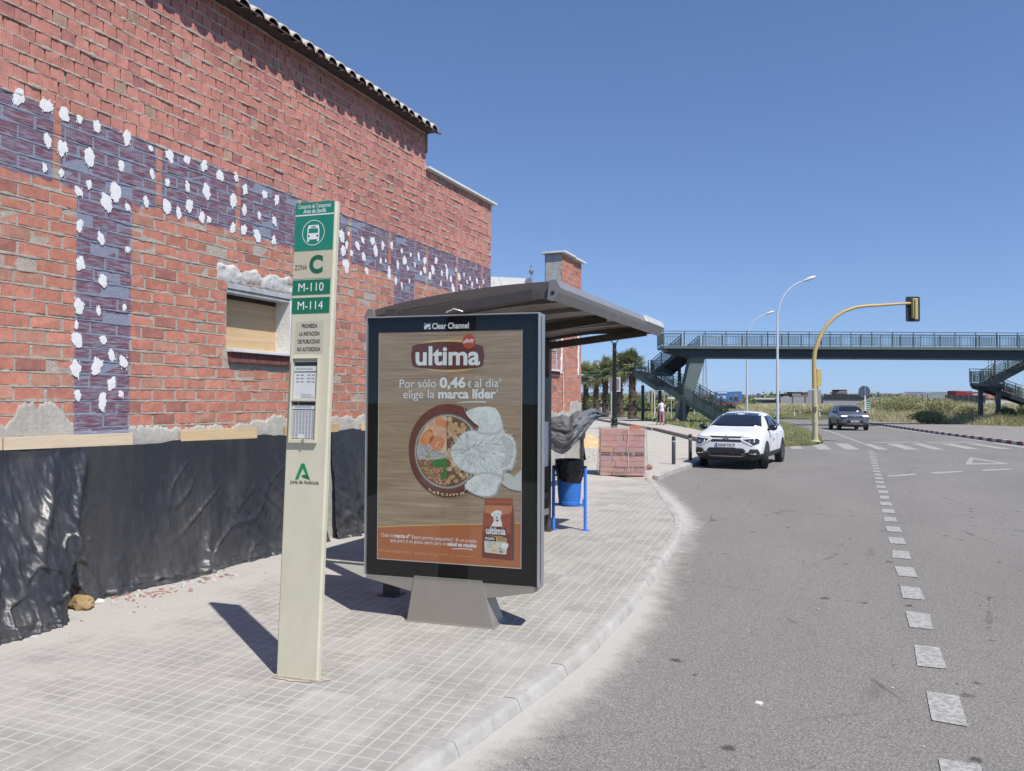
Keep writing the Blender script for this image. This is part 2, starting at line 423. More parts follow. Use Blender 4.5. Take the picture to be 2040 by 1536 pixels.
# ------------------------------------------------------------------ ground, roads, pavement
def xy(pts, z=None): return [(p.x, p.y, p.z if z is None else z) for p in pts]
def sheet(name, pts, mat, kind='structure', tri=True):
    bm = bmesh.new(); f = bm.faces.new([bm.verts.new(p) for p in pts])
    if f.calc_center_median() is not None and f.normal.z < 0: pass
    bmesh.ops.triangulate(bm, faces=bm.faces[:]); bmesh.ops.recalc_face_normals(bm, faces=bm.faces[:])
    for q in bm.faces:
        q.normal_update()
        if q.normal.z < 0: q.normal_flip()
    me = bpy.data.meshes.new(name); bm.to_mesh(me); bm.free(); me.materials.append(mat)
    o = bpy.data.objects.new(name, me); COL.objects.link(o); o['kind'] = kind; return o

gm = MB(); gm.box((-4500, -400, -1.2), (4500, 5200, -0.30)); tag(gm.build('ground', m_ground()), kind='structure')

inner_px = [(849, 1498), (923.6, 1454), (1020, 1394), (1088, 1344), (1143, 1297), (1182, 1260), (1234, 1195), (1282, 1139), (1312, 1105), (1337, 1075), (1344, 1060), (1347, 1040), (1337, 1020), (1313, 986), (1297, 961)]
outer_px = [(885, 1530), (956, 1480), (1053, 1409), (1121, 1357), (1182, 1308), (1215, 1266), (1260, 1221), (1301, 1160), (1335, 1112), (1354, 1084), (1362, 1058), (1361, 1040), (1347, 1017), (1326, 990), (1302, 957)]
inner = [G(px, py, PAVE) for px, py in inner_px]
KZ = -.06                                  # dirt has filled the gutter, so the road meets the kerb well below its top
outer = [G(px, py, KZ) for px, py in outer_px]
def back(pts):                              # carry the kerb on behind the viewpoint
    d = (pts[0] - pts[2]).normalized(); return [pts[0] + d * 8, pts[0] + d * 3] + pts
inner, outer = back(inner), back(outer)
far_l = G(1160, 948, PAVE)
PAVM = m_pave()
# kerb stones: one run, each stone with its own joint
def resample(pts, n):
    ds = [0]
    for a, b in zip(pts, pts[1:]): ds.append(ds[-1] + (b - a).length)
    out = []
    for i in range(n):
        t = ds[-1] * i / (n - 1); k = max(j for j in range(len(ds)) if ds[j] <= t + 1e-9); k = min(k, len(pts) - 2)
        f = (t - ds[k]) / max(1e-9, ds[k + 1] - ds[k]); out.append(pts[k].lerp(pts[k + 1], f))
    return out
KN = 140
def smooth(pts, n=6):
    for _ in range(n): pts = pts[:1] + [(pts[i - 1] + pts[i] * 2 + pts[i + 1]) / 4 for i in range(1, len(pts) - 1)] + pts[-1:]
    return pts
ro = smooth(resample(outer, KN), 10); ri = []; rin = resample(inner, 600)
for k, p in enumerate(ro):
    t_ = (ro[min(k + 1, KN - 1)] - ro[max(k - 1, 0)]).normalized(); n_ = V((-t_.y, t_.x, 0)); q_ = V((p.x, p.y, 0))
    w_ = min(max((min((r - q_).length for r in rin)), .11), .17); ri.append(q_ + n_ * w_)
ri = smooth(ri, 6)
m_kerb = NT('kerb_stone'); p_ = m_kerb.geo()
c_ = m_kerb.scale((.40, .385, .355, 1), m_kerb.map(m_kerb.noise(p_, 3.5, 7, .7), .3, .7, .72, 1.2))
c_ = m_kerb.mix(m_kerb.map(m_kerb.noise(p_, 1.3, 5), .5, .7, 0, .6), c_, (.46, .42, .37, 1))
c_ = m_kerb.mix(m_kerb.map(m_kerb.noise(p_, 9, 6, .75), .62, .74, 0, .6), c_, (.15, .145, .14, 1))
KERBM = m_kerb.out(c_, .9, m_kerb.bump(m_kerb.noise(p_, 60, 5, .7), .5, .008), spec=.2)
kb = MB()
def kerb_run(i0, i1):
    rows = []
    for i in range(i0, i1 + 1):
        a, b = ri[i], ro[i]
        if i == i0 and i < KN - 1: a, b = a.lerp(ri[i + 1], .02), b.lerp(ro[i + 1], .02)
        if i == i1: a, b = a.lerp(ri[i - 1], .02), b.lerp(ro[i - 1], .02)
        d = (V((b.x, b.y, 0)) - V((a.x, a.y, 0)))
        wob = .0022 * math.sin(i0 * 12.9)
        q = lambda t, z: (a.x + d.x * t, a.y + d.y * t, z + wob)
        rows.append([q(-.02, -.1), q(-.02, .004), q(.60, .008), q(.76, .003), q(.86, -.018), q(.95, -.045), q(1.0, KZ), q(1.03, ROAD - .1)])
    kb.grid(rows)
    for row in (rows[0], rows[-1]): kb.ngon(row)
dl = sum((ri[i + 1] - ri[i]).length for i in range(KN - 1)) / (KN - 1)
st = max(3, int(round(.62 / dl))); i = 0
ri0, ro0 = ri, ro
while i < KN - 1:
    j = min(KN - 1, i + st); kerb_run(i, j); i = j
# thin mortar joints show as slots: pull stone ends apart a little
pav = [V((p.x, p.y, 0)) for p in ri] + [G(1297, 956, 0), V((-5.2, 16.6, 0)), V((-5.9, 16.95, 0)), V((-5.9, -6, 0))]
sheet('pavement', [(p.x, p.y, 0) for p in pav], PAVM)
tag(kb.build('kerb', KERBM, smooth=True, angle=50), kind='structure')
jb = MB(); jb.grid([[(a.x, a.y, -.001), tuple(a.lerp(b, .74))[:2] + (-.004,), tuple(a.lerp(b, .84))[:2] + (-.022,), tuple(a.lerp(b, .96))[:2] + (KZ,)] for a, b in zip(ri, ro)]); tag(jb.build('kerb', m_render('kerb_joint', (.38, .365, .335))), kind='structure')

ASPH = m_asphalt('asphalt', (.240, .224, .204)); ASPHD = m_asphalt('asphalt_dusty', (.240, .224, .204), True)
road_px_far = [(1398, 884), (1440, 868), (1480, 850), (1520, 840), (1550, 829), (1600, 830.5), (1660, 834), (1735, 843.5)]
red_line = [(1733, 843.5), (1800, 852), (1880, 863.5), (1960, 874), (2040, 885)]
rp = [V((p.x, p.y, ROAD)) for p in outer]
far_edge = [G(px, py, ROAD) for px, py in road_px_far]; right_edge = [G(px, py, ROAD) for px, py in red_line]
d_ = (right_edge[-1] - right_edge[-2]).normalized()
right_edge += [right_edge[-1] + d_ * 14, V((60, 6, ROAD)), V((60, -8, ROAD))]
side_edge = [G(1302, 951, ROAD), G(1324, 940, ROAD), G(1374, 923, ROAD), G(1425, 907, ROAD), G(1415, 888, ROAD)]
inpull = [p + V((-.4, 0, 0)) for p in rp]
sheet('road', xy(inpull + side_edge + far_edge[1:-1] + right_edge, ROAD), ASPH)
# cement dust washed against the kerb: the same asphalt with the dust lying on it
rows = []
ro2 = resample(rp, 160)
for k, p in enumerate(ro2):
    t = (ro2[min(k + 1, 159)] - ro2[max(k - 1, 0)]).normalized(); nrm = V((t.y, -t.x, 0))
    rows.append([V((p.x, p.y, 0)) + nrm * q + V((0, 0, KZ + (ROAD + .004 - KZ) * min(1, max(0, q) / 1.3) ** .8 + .004 * noise.noise(V((k * .5, q * 5, 0))))) for q in (-.05, .0, .10, .22, .4, .75, 1.3)])
dm = MB(); dm.grid(rows); dob = dm.build('road', ASPHD)
tag(dob, kind='structure')
dv = dob.data.attributes.new('dust', 'FLOAT', 'POINT')
vals = []
for k in range(160):
    g = .72 + .28 * math.sin(k * .11)
    vals += [1.3 * g, 1.3 * g, 1.0 * g, .52 * g, .12 * g, -.12, -.4]
dv.data.foreach_set('value', vals)

# concrete apron of the side street, raised footpath, lawn
CONC = m_render('apron_concrete', (.46, .42, .365), .14)
apz = -.02
ap = [G(1297, 956, apz), G(1301, 947, apz), G(1323, 937, apz), G(1373, 921, apz), G(1424, 905, apz), G(1412, 885, apz), G(1398, 880, apz), G(1345, 866, apz), G(1302, 856, apz), G(1240, 845, apz), G(1187, 836, apz), G(1120, 830, apz), V((-60, 60, apz)), V((-30, 17, apz)), V((-5.2, 16.95, apz))]
sheet('pavement', xy(ap, apz), CONC)
ak = MB()
for a, b in zip(ap[1:5], ap[2:6]):
    n_ = (b - a).normalized(); s_ = V((n_.y, -n_.x, 0)) * .12
    ak.hexa([a + V((0, 0, -.2)), b + V((0, 0, -.2)), b + s_ + V((0, 0, -.2)), a + s_ + V((0, 0, -.2)), a + V((0, 0, .006)), b + V((0, 0, .006)), b + s_ + V((0, 0, -.02)), a + s_ + V((0, 0, -.02))])
tag(ak.build('kerb', KERBM), kind='structure')
pz = .13
k_px = [(1430, 884), (1400, 875), (1345, 862), (1302, 852), (1240, 842), (1187, 833), (1130, 826)]
g_px = [(1462, 876), (1440, 869), (1385, 855), (1330, 845), (1270, 835), (1205, 825.5), (1140, 819)]
kp = [G(px, py, pz) for px, py in k_px]; gp = [G(px, py, pz) for px, py in g_px]
sheet('path', xy(kp + gp[::-1], pz), m_render('path_concrete', (.46, .415, .36), .12))
pk = MB()
for a, b in zip(kp, kp[1:]):
    n_ = (b - a).normalized(); s_ = V((-n_.y, n_.x, 0)) * .14
    if s_.dot(F0) > 0: s_ = -s_
    pk.hexa([a + V((0, 0, -.4)), b + V((0, 0, -.4)), b + s_ + V((0, 0, -.4)), a + s_ + V((0, 0, -.4)), a + V((0, 0, .005)), b + V((0, 0, .005)), b + s_ + V((0, 0, .005)), a + s_ + V((0, 0, .005))])
tag(pk.build('kerb', m_render('path_kerb', (.27, .215, .18), .25)), kind='structure')
lawn_m = NT('lawn_soil'); p_ = lawn_m.geo()
c_ = lawn_m.mix(lawn_m.map(lawn_m.noise(p_, .35, 6, .65), .38, .62), (.155, .150, .07, 1), (.085, .105, .035, 1))
c_ = lawn_m.scale(c_, lawn_m.map(lawn_m.noise(p_, 4, 6, .7), .3, .7, .7, 1.25))
LAWN = lawn_m.out(c_, .95, lawn_m.bump(lawn_m.noise(p_, 12, 5, .7), .8, .06), spec=.1)
lawn = gp + [L(at_lat(1100, 120), 120, pz), L(at_lat(1560, 98), 98, pz), L(at_lat(1552, 84), 84, pz), L(at_lat(1515, 62), 62, pz), L(at_lat(1480, 46), 46, pz)]
sheet('lawn', xy(lawn, pz - .012), LAWN)
# small kerbed island with the signal post
isl_px = [(1470, 889), (1540, 885), (1600, 882.5), (1622, 881.5), (1640, 878), (1632, 869), (1600, 856), (1565, 845), (1545, 842), (1510, 850)]
iz = -.02
isl = [G(px, py, iz) for px, py in isl_px]
im = MB(); im.prism([(p.x, p.y, ROAD - .05) for p in isl], (0, 0, -ROAD + iz + .05)); tag(im.build('verge', LAWN), kind='structure')

# painted markings
PAINT = m_paint_line(); mk = MB(); rz = ROAD + .006
a, b = G(1882, 1409, rz), G(1735.5, 899, rz); u_ = (b - a).normalized(); s_ = V((u_.y, -u_.x, 0)) * .088
n_d = int((b - a).length) + 1
for i in range(-2, n_d):
    c0 = a + u_ * (i * 1.0 - .25); c1 = c0 + u_ * .5
    j_ = [random.uniform(-.012, .012) for _ in range(8)]
    mk.ngon([c0 - s_ + V((j_[0], j_[1], 0)), c0 + s_ + V((j_[2], j_[3], 0)), c1 + s_ + V((j_[4], j_[5], 0)), c1 - s_ + V((j_[6], j_[7], 0))])
def zb(x, y): return (1540 + x / 4.08, 840 + y / 4.08)
def mq(*pts): mk.ngon([G(*zb(*p), rz) for p in pts])
for q in ([(115, 180), (205, 180), (247, 222), (150, 222)], [(303, 180), (408, 180), (480, 228), (370, 228)], [(497, 178), (603, 178), (708, 228), (590, 228)],
          [(722, 180), (790, 180), (945, 228), (850, 228)], [(918, 180), (1020, 180), (1190, 228), (1080, 228)], [(1125, 178), (1205, 178), (1400, 228), (1300, 228)],
          [(1350, 178), (1455, 178), (1695, 225), (1580, 225)], [(1560, 178), (1650, 178), (1955, 222), (1840, 222)], [(1755, 172), (1830, 172), (2150, 215), (2040, 215)],
          [(1960, 170), (2035, 170), (2370, 212), (2250, 212)],
          [(805, 166), (1180, 163), (1192, 168), (812, 172)], [(1255, 167), (1640, 163), (1650, 168), (1262, 172)],
          [(470, 88), (488, 85), (742, 176), (722, 179)], [(330, 44), (340, 42), (488, 85), (470, 88)], [(150, 6), (158, 4), (340, 42), (330, 44)],
          [(915, 440), (955, 449), (1172, 433), (1148, 421)], [(1270, 412), (1305, 426), (1550, 409), (1530, 400)], [(1675, 393), (1715, 403), (1955, 388), (1920, 380)],
          [(1600, 288), (1562, 350), (1612, 338), (1628, 306)], [(1562, 350), (1945, 346), (1840, 337), (1612, 338)], [(1600, 288), (1628, 306), (1840, 337), (1945, 346)],
          [(790, 27), (800, 24), (1005, 56), (998, 61)], [(998, 61), (1005, 56), (1745, 158), (1735, 164)],
          [(0, -35), (0, -38), (450, -12), (450, -16)][:2] + [(450, -16), (450, -12)]):
    mq(*q)
tag(mk.build('road_markings', PAINT), kind='structure')

# red and white kerb on the right, gravel shoulder behind it
RED = M('kerb_red', (.26, .075, .075), .85, var=.25, vs=3); WHT = M('kerb_white', (.55, .53, .50), .85, var=.15, vs=3)
rl = [G(px, py, ROAD) for px, py in [(1733, 844.5), (1800, 854), (1880, 866), (1960, 876.5), (2040, 887)]]
rl.append(rl[-1] + (rl[-1] - rl[-2]) * .8)
rr = resample(rl, 64); rk = MB()
for i in range(63):
    a, b = rr[i], rr[i + 1]; d = (b - a).normalized(); s_ = V((d.y, -d.x, 0))
    if s_.dot(F0) < 0: s_ = -s_
    a = a + d * .01; s1 = s_ * .16
    rk.hexa([a, b, b + s1, a + s1, a + s_ * .03 + V((0, 0, .15)), b + s_ * .03 + V((0, 0, .15)), b + s1 + V((0, 0, .15)), a + s1 + V((0, 0, .15))], i % 2)
tag(rk.build('kerb', [RED, WHT]), kind='structure')
gr = NT('gravel'); p_ = gr.geo(); c_ = gr.scale((.255, .24, .22, 1), gr.map(gr.noise(p_, 1.2, 7, .7), .3, .7, .8, 1.2)); c_ = gr.scale(c_, gr.map(gr.noise(p_, 20, 4, .7), .3, .7, .75, 1.25))
GRAVEL = gr.out(c_, .95, gr.bump(gr.noise(p_, 30, 4), .6, .02), spec=.1)
sh = [p + V((0, 0, .14)) for p in rr] + [L(at_lat(2300, 56), 56, 0), L(at_lat(2040, 60), 60, 0), L(at_lat(1900, 66), 66, 0), L(at_lat(1740, 76), 76, 0), L(at_lat(1650, 100), 100, -.05), L(at_lat(1550, 108), 108, -.05), L(at_lat(1550, 103), 103, -.05), L(at_lat(1660, 86), 86, -.05)]
sheet('shoulder', xy(sh, 0.0), GRAVEL)

# far hills
HILL = NT('hill_scrub'); p_ = HILL.geo(); HILLM = HILL.out(HILL.mix(HILL.map(HILL.noise(p_, .006, 6, .6), .4, .6), (.075, .09, .05, 1), (.14, .13, .085, 1)), .95, spec=.1)
def hills(dep, hmax, seed, l0, l1):
    rows = []
    for k in range(7):
        t = k / 6; row = []
        for i in range(120):
            la = l0 + (l1 - l0) * i / 119
            n = .62 + .5 * noise.noise(V((la / dep * 7 + seed, seed, 0))) + .2 * noise.noise(V((la / dep * 23, seed + 5, 0)))
            h = hmax * max(.15, n) * math.sin(t * math.pi) * (1 + .1 * noise.noise(V((la * .004, t * 9, seed)))) - 3
            row.append(L(la, dep * (.86 + .3 * t), h))
        rows.append(row)
    h = MB(); h.grid(rows); return tag(h.build('hills', HILLM, smooth=True, angle=180), kind='structure')
hills(3400, 62, 3.3, -1500, 3600); hills(2300, 22, 8.1, -900, 2600)

# ------------------------------------------------------------------ brick building
WX = -5.75
BR, MO, RG = m_brick(), m_mortar(), m_render('rough_render')
WHITE_R = m_render('white_plaster', (.66, .65, .62), .10)
GREY_R = m_render('grey_plaster', (.40, .395, .38), .22)
def tint_brick(low):
    r = random.random()
    if low:
        b = (.46, .195, .142)
        if r < .07: b = (.33, .145, .115)
        elif r < .22: b = (.42, .215, .16)
    else:
        b = (.46, .205, .165)
        if r < .06: b = (.35, .155, .135)
        elif r < .085: b = (.37, .245, .185)
        elif r < .22: b = (.41, .18, .15)
    k = random.uniform(.91, 1.09); return tuple(q * k for q in b)
def bricks(mb, x, y0, y1, z0, z1, pitch, gap, course, holes=(), low=True):
    nz = int(round((z1 - z0) / course))
    for i in range(nz):
        za = z0 + i * course + gap / 2; zb_ = za + course - gap
        y = y0 - pitch + (pitch / 2 if i % 2 else 0) + random.uniform(-.01, .01)
        while y < y1:
            segs = [(max(y, y0), min(y + pitch - gap, y1))]
            for (ha, hb, hc, hd) in holes:
                if zb_ > hc + .02 and za < hd - .02:
                    ns = []
                    for a, b in segs:
                        if b <= ha or a >= hb: ns.append((a, b))
                        else:
                            if a < ha: ns.append((a, ha))
                            if b > hb: ns.append((hb, b))
                    segs = ns
            for a, b in segs:
                if b - a < .025: continue
                fx = x + random.uniform(-.004, .004); j = [random.uniform(-.004, .004) for _ in range(8)]; e = .004; dx = [random.uniform(-.0025, .0025) for _ in range(4)]
                mb.tint = tint_brick(low)
                vs = [(fx - .03, a + j[0], za + j[1]), (fx - .03, b + j[2], za + j[1]), (fx - .03, b + j[2], zb_ + j[3]), (fx - .03, a + j[0], zb_ + j[3])]
                vs += [(fx - .003, a + j[0], za + j[1]), (fx - .003, b + j[2], za + j[1]), (fx - .003, b + j[2], zb_ + j[3]), (fx - .003, a + j[0], zb_ + j[3])]
                vs += [(fx + dx[0], a + j[0] + e, za + j[1] + e), (fx + dx[1], b + j[2] - e, za + j[1] + e), (fx + dx[2], b + j[2] - e, zb_ + j[3] - e), (fx + dx[3], a + j[0] + e, zb_ + j[3] - e)]
                fs = [(8, 9, 10, 11)]
                for q in range(4):
                    r = (q + 1) % 4; fs += [(q, r, 4 + r, 4 + q), (4 + q, 4 + r, 8 + r, 8 + q)]
                mb.add(vs, fs, 0)
            y += pitch + random.uniform(-.004, .004)
    mb.tint = (1, 1, 1)
def ledge(mb, x, y0, y1, z, amp, thick, mi=1, holes=()):
    rows = []; y = y0; ph = random.random() * 50
    while y < y1:
        skip = any(ha - .01 < y < hb + .01 and hc - .02 < z < hd + .02 for ha, hb, hc, hd in holes)
        a = noise.noise(V((y * 5 + ph, z * 3, 1))); b = noise.noise(V((y * 19, ph, z)))
        c = noise.noise(V((y * 41, z, ph))); p = amp * max(0, .35 + .95 * a + .7 * b + .35 * c); t = thick * max(.25, .8 + .8 * noise.noise(V((y * 7, z, ph))) + .5 * b)
        zz = z + .004 * noise.noise(V((y * 1.3, ph, 2)))
        if skip:
            if len(rows) > 1: mb.grid(rows, mi)
            rows = []
        else: rows.append([(x - .02, y, zz - t), (x + p * .8, y, zz - t * (.7 + .5 * a)), (x + p, y, zz - t * .1), (x + p * .75, y, zz + t * (.8 + .4 * b)), (x - .02, y, zz + t * 1.1)])
        y += .017
    if len(rows) > 1: mb.grid(rows, mi)
Y0, YE, YT = 0.9, 12.05, 9.8                      # near end, far end, end of the tiled eave
WIN = (5.89, 6.86, 2.17, 2.80)
bld = thing('brick_building', 'unfinished red brick building with tiled eave and a violet primer band across its long wall', 'building', (WX, 6, 0))
mb = MB()
def back_plane(mb, x, y0, y1, z0, z1, hole=None, mi=1):
    def q(a, b, c, d): mb.add([(x, a, c), (x, b, c), (x, b, d), (x, a, d)], [(0, 1, 2, 3)], mi)
    if not hole: q(y0, y1, z0, z1); return
    ha, hb, hc, hd = hole; q(y0, ha, z0, z1); q(hb, y1, z0, z1); q(ha, hb, z0, hc); q(ha, hb, hd, z1)
back_plane(mb, WX - .0035, Y0, YE, 0, 3.95, WIN)
back_plane(mb, WX - .016, Y0, YT, 3.95, 5.62); back_plane(mb, WX - .016, YT, YE, 3.95, 5.06)
bricks(mb, WX, Y0, YE, 1.31, 3.95, .25, .019, .11, [WIN, (5.84, 6.92, 2.02, 2.17)])
bricks(mb, WX, Y0, YE, 3.95, 5.05, .125, .009, .11, low=False)
bricks(mb, WX, Y0, YT, 5.05, 5.60, .125, .009, .11, low=False)
for i in range(1, 24): ledge(mb, WX, Y0, YE, 1.31 + i * .11, .005, .012, 1, [WIN, (5.84, 6.92, 2.02, 2.17)])
for i in range(0, 16): ledge(mb, WX, Y0, YE if i < 10 else YT, 3.95 + i * .11, .0115, .0125)
# end returns and the body behind
mb.box((WX - 9, Y0, 0), (WX - .06, Y0 + .02, 5.5), 2); mb.box((WX - 9, YE - .006, 0), (WX - .012, YE, 5.05), 2); mb.box((WX - 9, YT - .03, 5.05), (WX - .03, YT - .01, 5.55), 2)
mb.box((WX - 9, YT, 4.9), (WX - .05, YE - .01, 5.04), 2)
wall = mb.build('wall', [BR, MO, WHITE_R], bld, tint=True)
# ragged skirt of cement render along the foot
rm = MB(); rows = []; y = Y0
while y < YE:
    n = noise.noise(V((y * 1.7, .3, 0))) + .5 * noise.noise(V((y * 5.5, 2, 0))) + .25 * noise.noise(V((y * 16, 5, 0)))
    n4 = noise.noise(V((y * 38, 8, 0))); top = 1.43 + .10 * n + .02 * n4 + (.17 + .07 * noise.noise(V((y * 8, 1, 0))) + .05 * noise.noise(V((y * 27, 6, 0)))) * math.exp(-((y - 3.95) / .21) ** 4)
    if 4.25 < y < 4.77: top = min(top, 1.40)
    t = .012 + .006 * noise.noise(V((y * 3, 1, 1)))
    rows.append([(WX + t + .01, y, 0), (WX + t + .006, y, 1.2), (WX + t + .004, y, 1.3), (WX + t, y, top - .04), (WX + t * .7, y, top - .012), (WX - .01, y, top)]); y += .011
rm.grid(rows); rm.build('render_skirt', RG, wall, smooth=True, angle=60)
# blobs of white plaster dabbed on the primer
dab_px = [(38, 190), (92, 212), (128, 222), (158, 232), (192, 252), (94, 282), (124, 295), (178, 312), (88, 335), (122, 345), (253, 275), (300, 296), (337, 310), (372, 318), (406, 330), (438, 350), (470, 352), (241, 330), (302, 347), (333, 364), (373, 372), (411, 380), (290, 402), (332, 412), (155, 382), (177, 368), (212, 402), (230, 384), (254, 413), (356, 425), (376, 410), (402, 433), (416, 438), (464, 400), (486, 418), (463, 455), (485, 458), (516, 430), (546, 440), (512, 470), (545, 478), (488, 378), (527, 388), (551, 398), (158, 450), (200, 475), (253, 497), (160, 525), (205, 560), (157, 610), (196, 620), (247, 613), (152, 648), (153, 677), (205, 677), (150, 735), (192, 730), (222, 708), (246, 722), (154, 788), (203, 800), (240, 785), (222, 765),
          (680, 470), (694, 466), (722, 478), (742, 480), (762, 490), (684, 500), (700, 505), (724, 512), (780, 490), (800, 500), (818, 508), (834, 512), (684, 525), (690, 530), (730, 540), (768, 520), (775, 545), (792, 528), (812, 535), (838, 545), (856, 550), (890, 545), (868, 520), (888, 530), (908, 538), (924, 548), (936, 555), (950, 560), (963, 562), (918, 572), (940, 568), (902, 575), (955, 575), (846, 520), (878, 565), (815, 560), (788, 560), (800, 570)]
DABM = M('gypsum_white', (.68, .68, .675), .85, var=.05, vs=20, bump=.12, bs=60)
def dab(px, py, rng):
    db = MB()
    c = W(px, py, WX); y, z = c.y, c.z
    if z > 3.94: z = 3.93
    k = .9 + .9 * (max(0, y - 6) * .05)
    kk = rng.choice([.5, .65, .78, .92]); ry, rz_ = kk * rng.uniform(.036, .058), kk * rng.uniform(.05, .085); sk = rng.uniform(-.45, .45); n = 72; ph = rng.random() * 40
    ring = []
    for i in range(n):
        t = 2 * math.pi * i / n
        q = 1 + .42 * noise.noise(V((math.cos(t) * 1.3 + ph, math.sin(t) * 1.3, ph))) + .20 * noise.noise(V((math.cos(t) * 3.4, math.sin(t) * 3.4 + ph, 3))) + .14 * noise.noise(V((math.cos(t) * 9, math.sin(t) * 9 + ph, 5))) * abs(math.sin(t)) + .22 * rng.random() ** 2 * abs(math.sin(t)) ** 2 * (1 if noise.noise(V((ph, 1, 0))) > -.2 else .3)
        yy = math.cos(t) * ry * q; zz = math.sin(t) * rz_ * q
        ring.append((yy + zz * sk * .5, zz))
    vs = [(WX - .004, y + a, z + b) for a, b in ring] + [(WX + .0065, y + a * .985, z + b * .985) for a, b in ring] + [(WX + .0072 + .0012 * noise.noise(V((i_ * .15, ph, 0))), y + a * .55, z + b * .55) for i_, (a, b) in enumerate(ring)] + [(WX + .0078, y, z)]
    fs = []
    for i in range(n):
        j = (i + 1) % n; fs += [(i, j, n + j, n + i), (n + i, n + j, 2 * n + j, 2 * n + i), (2 * n + i, 2 * n + j, 3 * n)]
    db.add(vs, fs)
    for _ in range(rng.choice([0, 2, 4, 7])):                        # dragged streaks round the dab
        a_, q_ = rng.uniform(-1.15, 1.15) * ry, rng.uniform(-1.2, 1.2) * rz_; l_, w2_ = rng.uniform(.012, .045), rng.uniform(.002, .006); c0 = (y + a_ + q_ * sk * .5, z + q_)
        db.add([(WX + .0068, c0[0] - w2_, c0[1]), (WX + .0068, c0[0] + .003, c0[1] - l_ * .5), (WX + .0068, c0[0] + w2_, c0[1] + .004), (WX + .0068, c0[0] - .002, c0[1] + l_ * .5)], [(0, 1, 2, 3)])
    db.build('plaster_dab', DABM, wall, smooth=True, angle=70)
dab_px += [(690, 488), (712, 490), (748, 500), (758, 520), (806, 520), (826, 528), (846, 538), (862, 538), (880, 545), (898, 556), (914, 552), (930, 562), (944, 578)]
rg_ = random.Random(5)
for px, py in dab_px: dab(px, py, rg_)
for _ in range(6):                                   # more of them where the sign, the shelter and the frame edge hide the wall
    y = rg_.uniform(1.0, 3.6); c = V((WX, y, rg_.uniform(3.42, 3.9))); vsave = W
    W = lambda a, b, x=WX, c=c: c
    dab(0, 0, rg_); W = vsave
# eave of barrel tiles
TILE = M('roof_tile', (.47, .425, .37), .85, var=.25, vs=5, bump=.4, bs=30, dirt=.25, dirtcol=(.12, .11, .10))
TILE_SHADE = M('tile_shade', (.060, .040, .040), .9, var=.3, vs=8)  # shaded copy of the tile: underside shade put into the colour
tm = MB(); SL = math.tan(R(31)); y = Y0
ei = 0
while y < YT - .02:
    zt = 5.585 + .008 * noise.noise(V((y * 3, 0, 0))); ov = random.uniform(-.018, .018)
    for k in range(1):
        xa = WX + .20 + ov - k * .42; xb = xa - .50; za = zt + (WX + .2 - xa) * SL + k * .004; zb_ = zt + (WX + .2 - xb) * SL - .018 + k * .004
        ra, rb = .092, .078; n = 9
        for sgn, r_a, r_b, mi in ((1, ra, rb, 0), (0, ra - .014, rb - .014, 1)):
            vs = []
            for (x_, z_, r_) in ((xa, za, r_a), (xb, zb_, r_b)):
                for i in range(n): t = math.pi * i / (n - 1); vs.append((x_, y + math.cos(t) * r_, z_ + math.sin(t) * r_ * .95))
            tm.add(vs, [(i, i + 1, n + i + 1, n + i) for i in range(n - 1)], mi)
        vs = []
        for r_ in (ra, ra - .014):
            for i in range(n): t = math.pi * i / (n - 1); vs.append((xa, y + math.cos(t) * r_, za + math.sin(t) * r_ * .95))
        tm.add(vs, [(i, i + 1, n + i + 1, n + i) for i in range(n - 1)], 0)
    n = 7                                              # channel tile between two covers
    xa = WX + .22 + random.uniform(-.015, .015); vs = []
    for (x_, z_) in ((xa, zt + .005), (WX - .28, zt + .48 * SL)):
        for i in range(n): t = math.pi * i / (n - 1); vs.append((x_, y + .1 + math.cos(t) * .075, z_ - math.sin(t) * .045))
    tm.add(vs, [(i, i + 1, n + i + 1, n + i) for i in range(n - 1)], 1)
    # dark plug standing for the unlit hollow of the cover tile
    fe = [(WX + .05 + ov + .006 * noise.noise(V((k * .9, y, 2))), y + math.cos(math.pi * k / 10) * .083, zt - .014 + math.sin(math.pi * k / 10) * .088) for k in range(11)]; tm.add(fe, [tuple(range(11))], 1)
    y += .2
tm.box((WX - .02, Y0, 5.582), (WX + .204, YT, 5.598), 1)  # slab added to straighten the eave shadow, in the dark shade colour
roof = tm.build('roof', [TILE, TILE_SHADE], bld, smooth=True, angle=50)
rb_ = MB(); rows = []
y = Y0
while y < YT:
    a = .012 * noise.noise(V((y * 7, 0, 2))); rows.append([(WX - .02, y, 5.572), (WX + .02 + a, y, 5.572 + a * .5), (WX + .03 + a, y, 5.585), (WX - .02, y, 5.60)]); y += .05
rb_.grid(rows); rb_.box((WX - 9, Y0, 5.3), (WX - .34, YT, 5.45)); rb_.box((WX - .34, Y0, 5.3), (WX - .2, YT, 5.80))
rb_.box((WX - .34, YT - .01, 5.3), (WX + .02, YT + .015, 5.62))
rb_.build('eave_mortar', m_render('eave_mortar', (.36, .32, .29), .25), roof)
cp = MB(); cp.box((WX - .35, YT - .02, 5.062), (WX + .075, YE + .08, 5.10)); cp.box((WX - .3, YT - .03, 5.1), (WX - .02, YT + .03, 5.3))
cp.build('coping', M('coping_white', (.62, .62, .61), .7, var=.12), bld, bevel=.006)
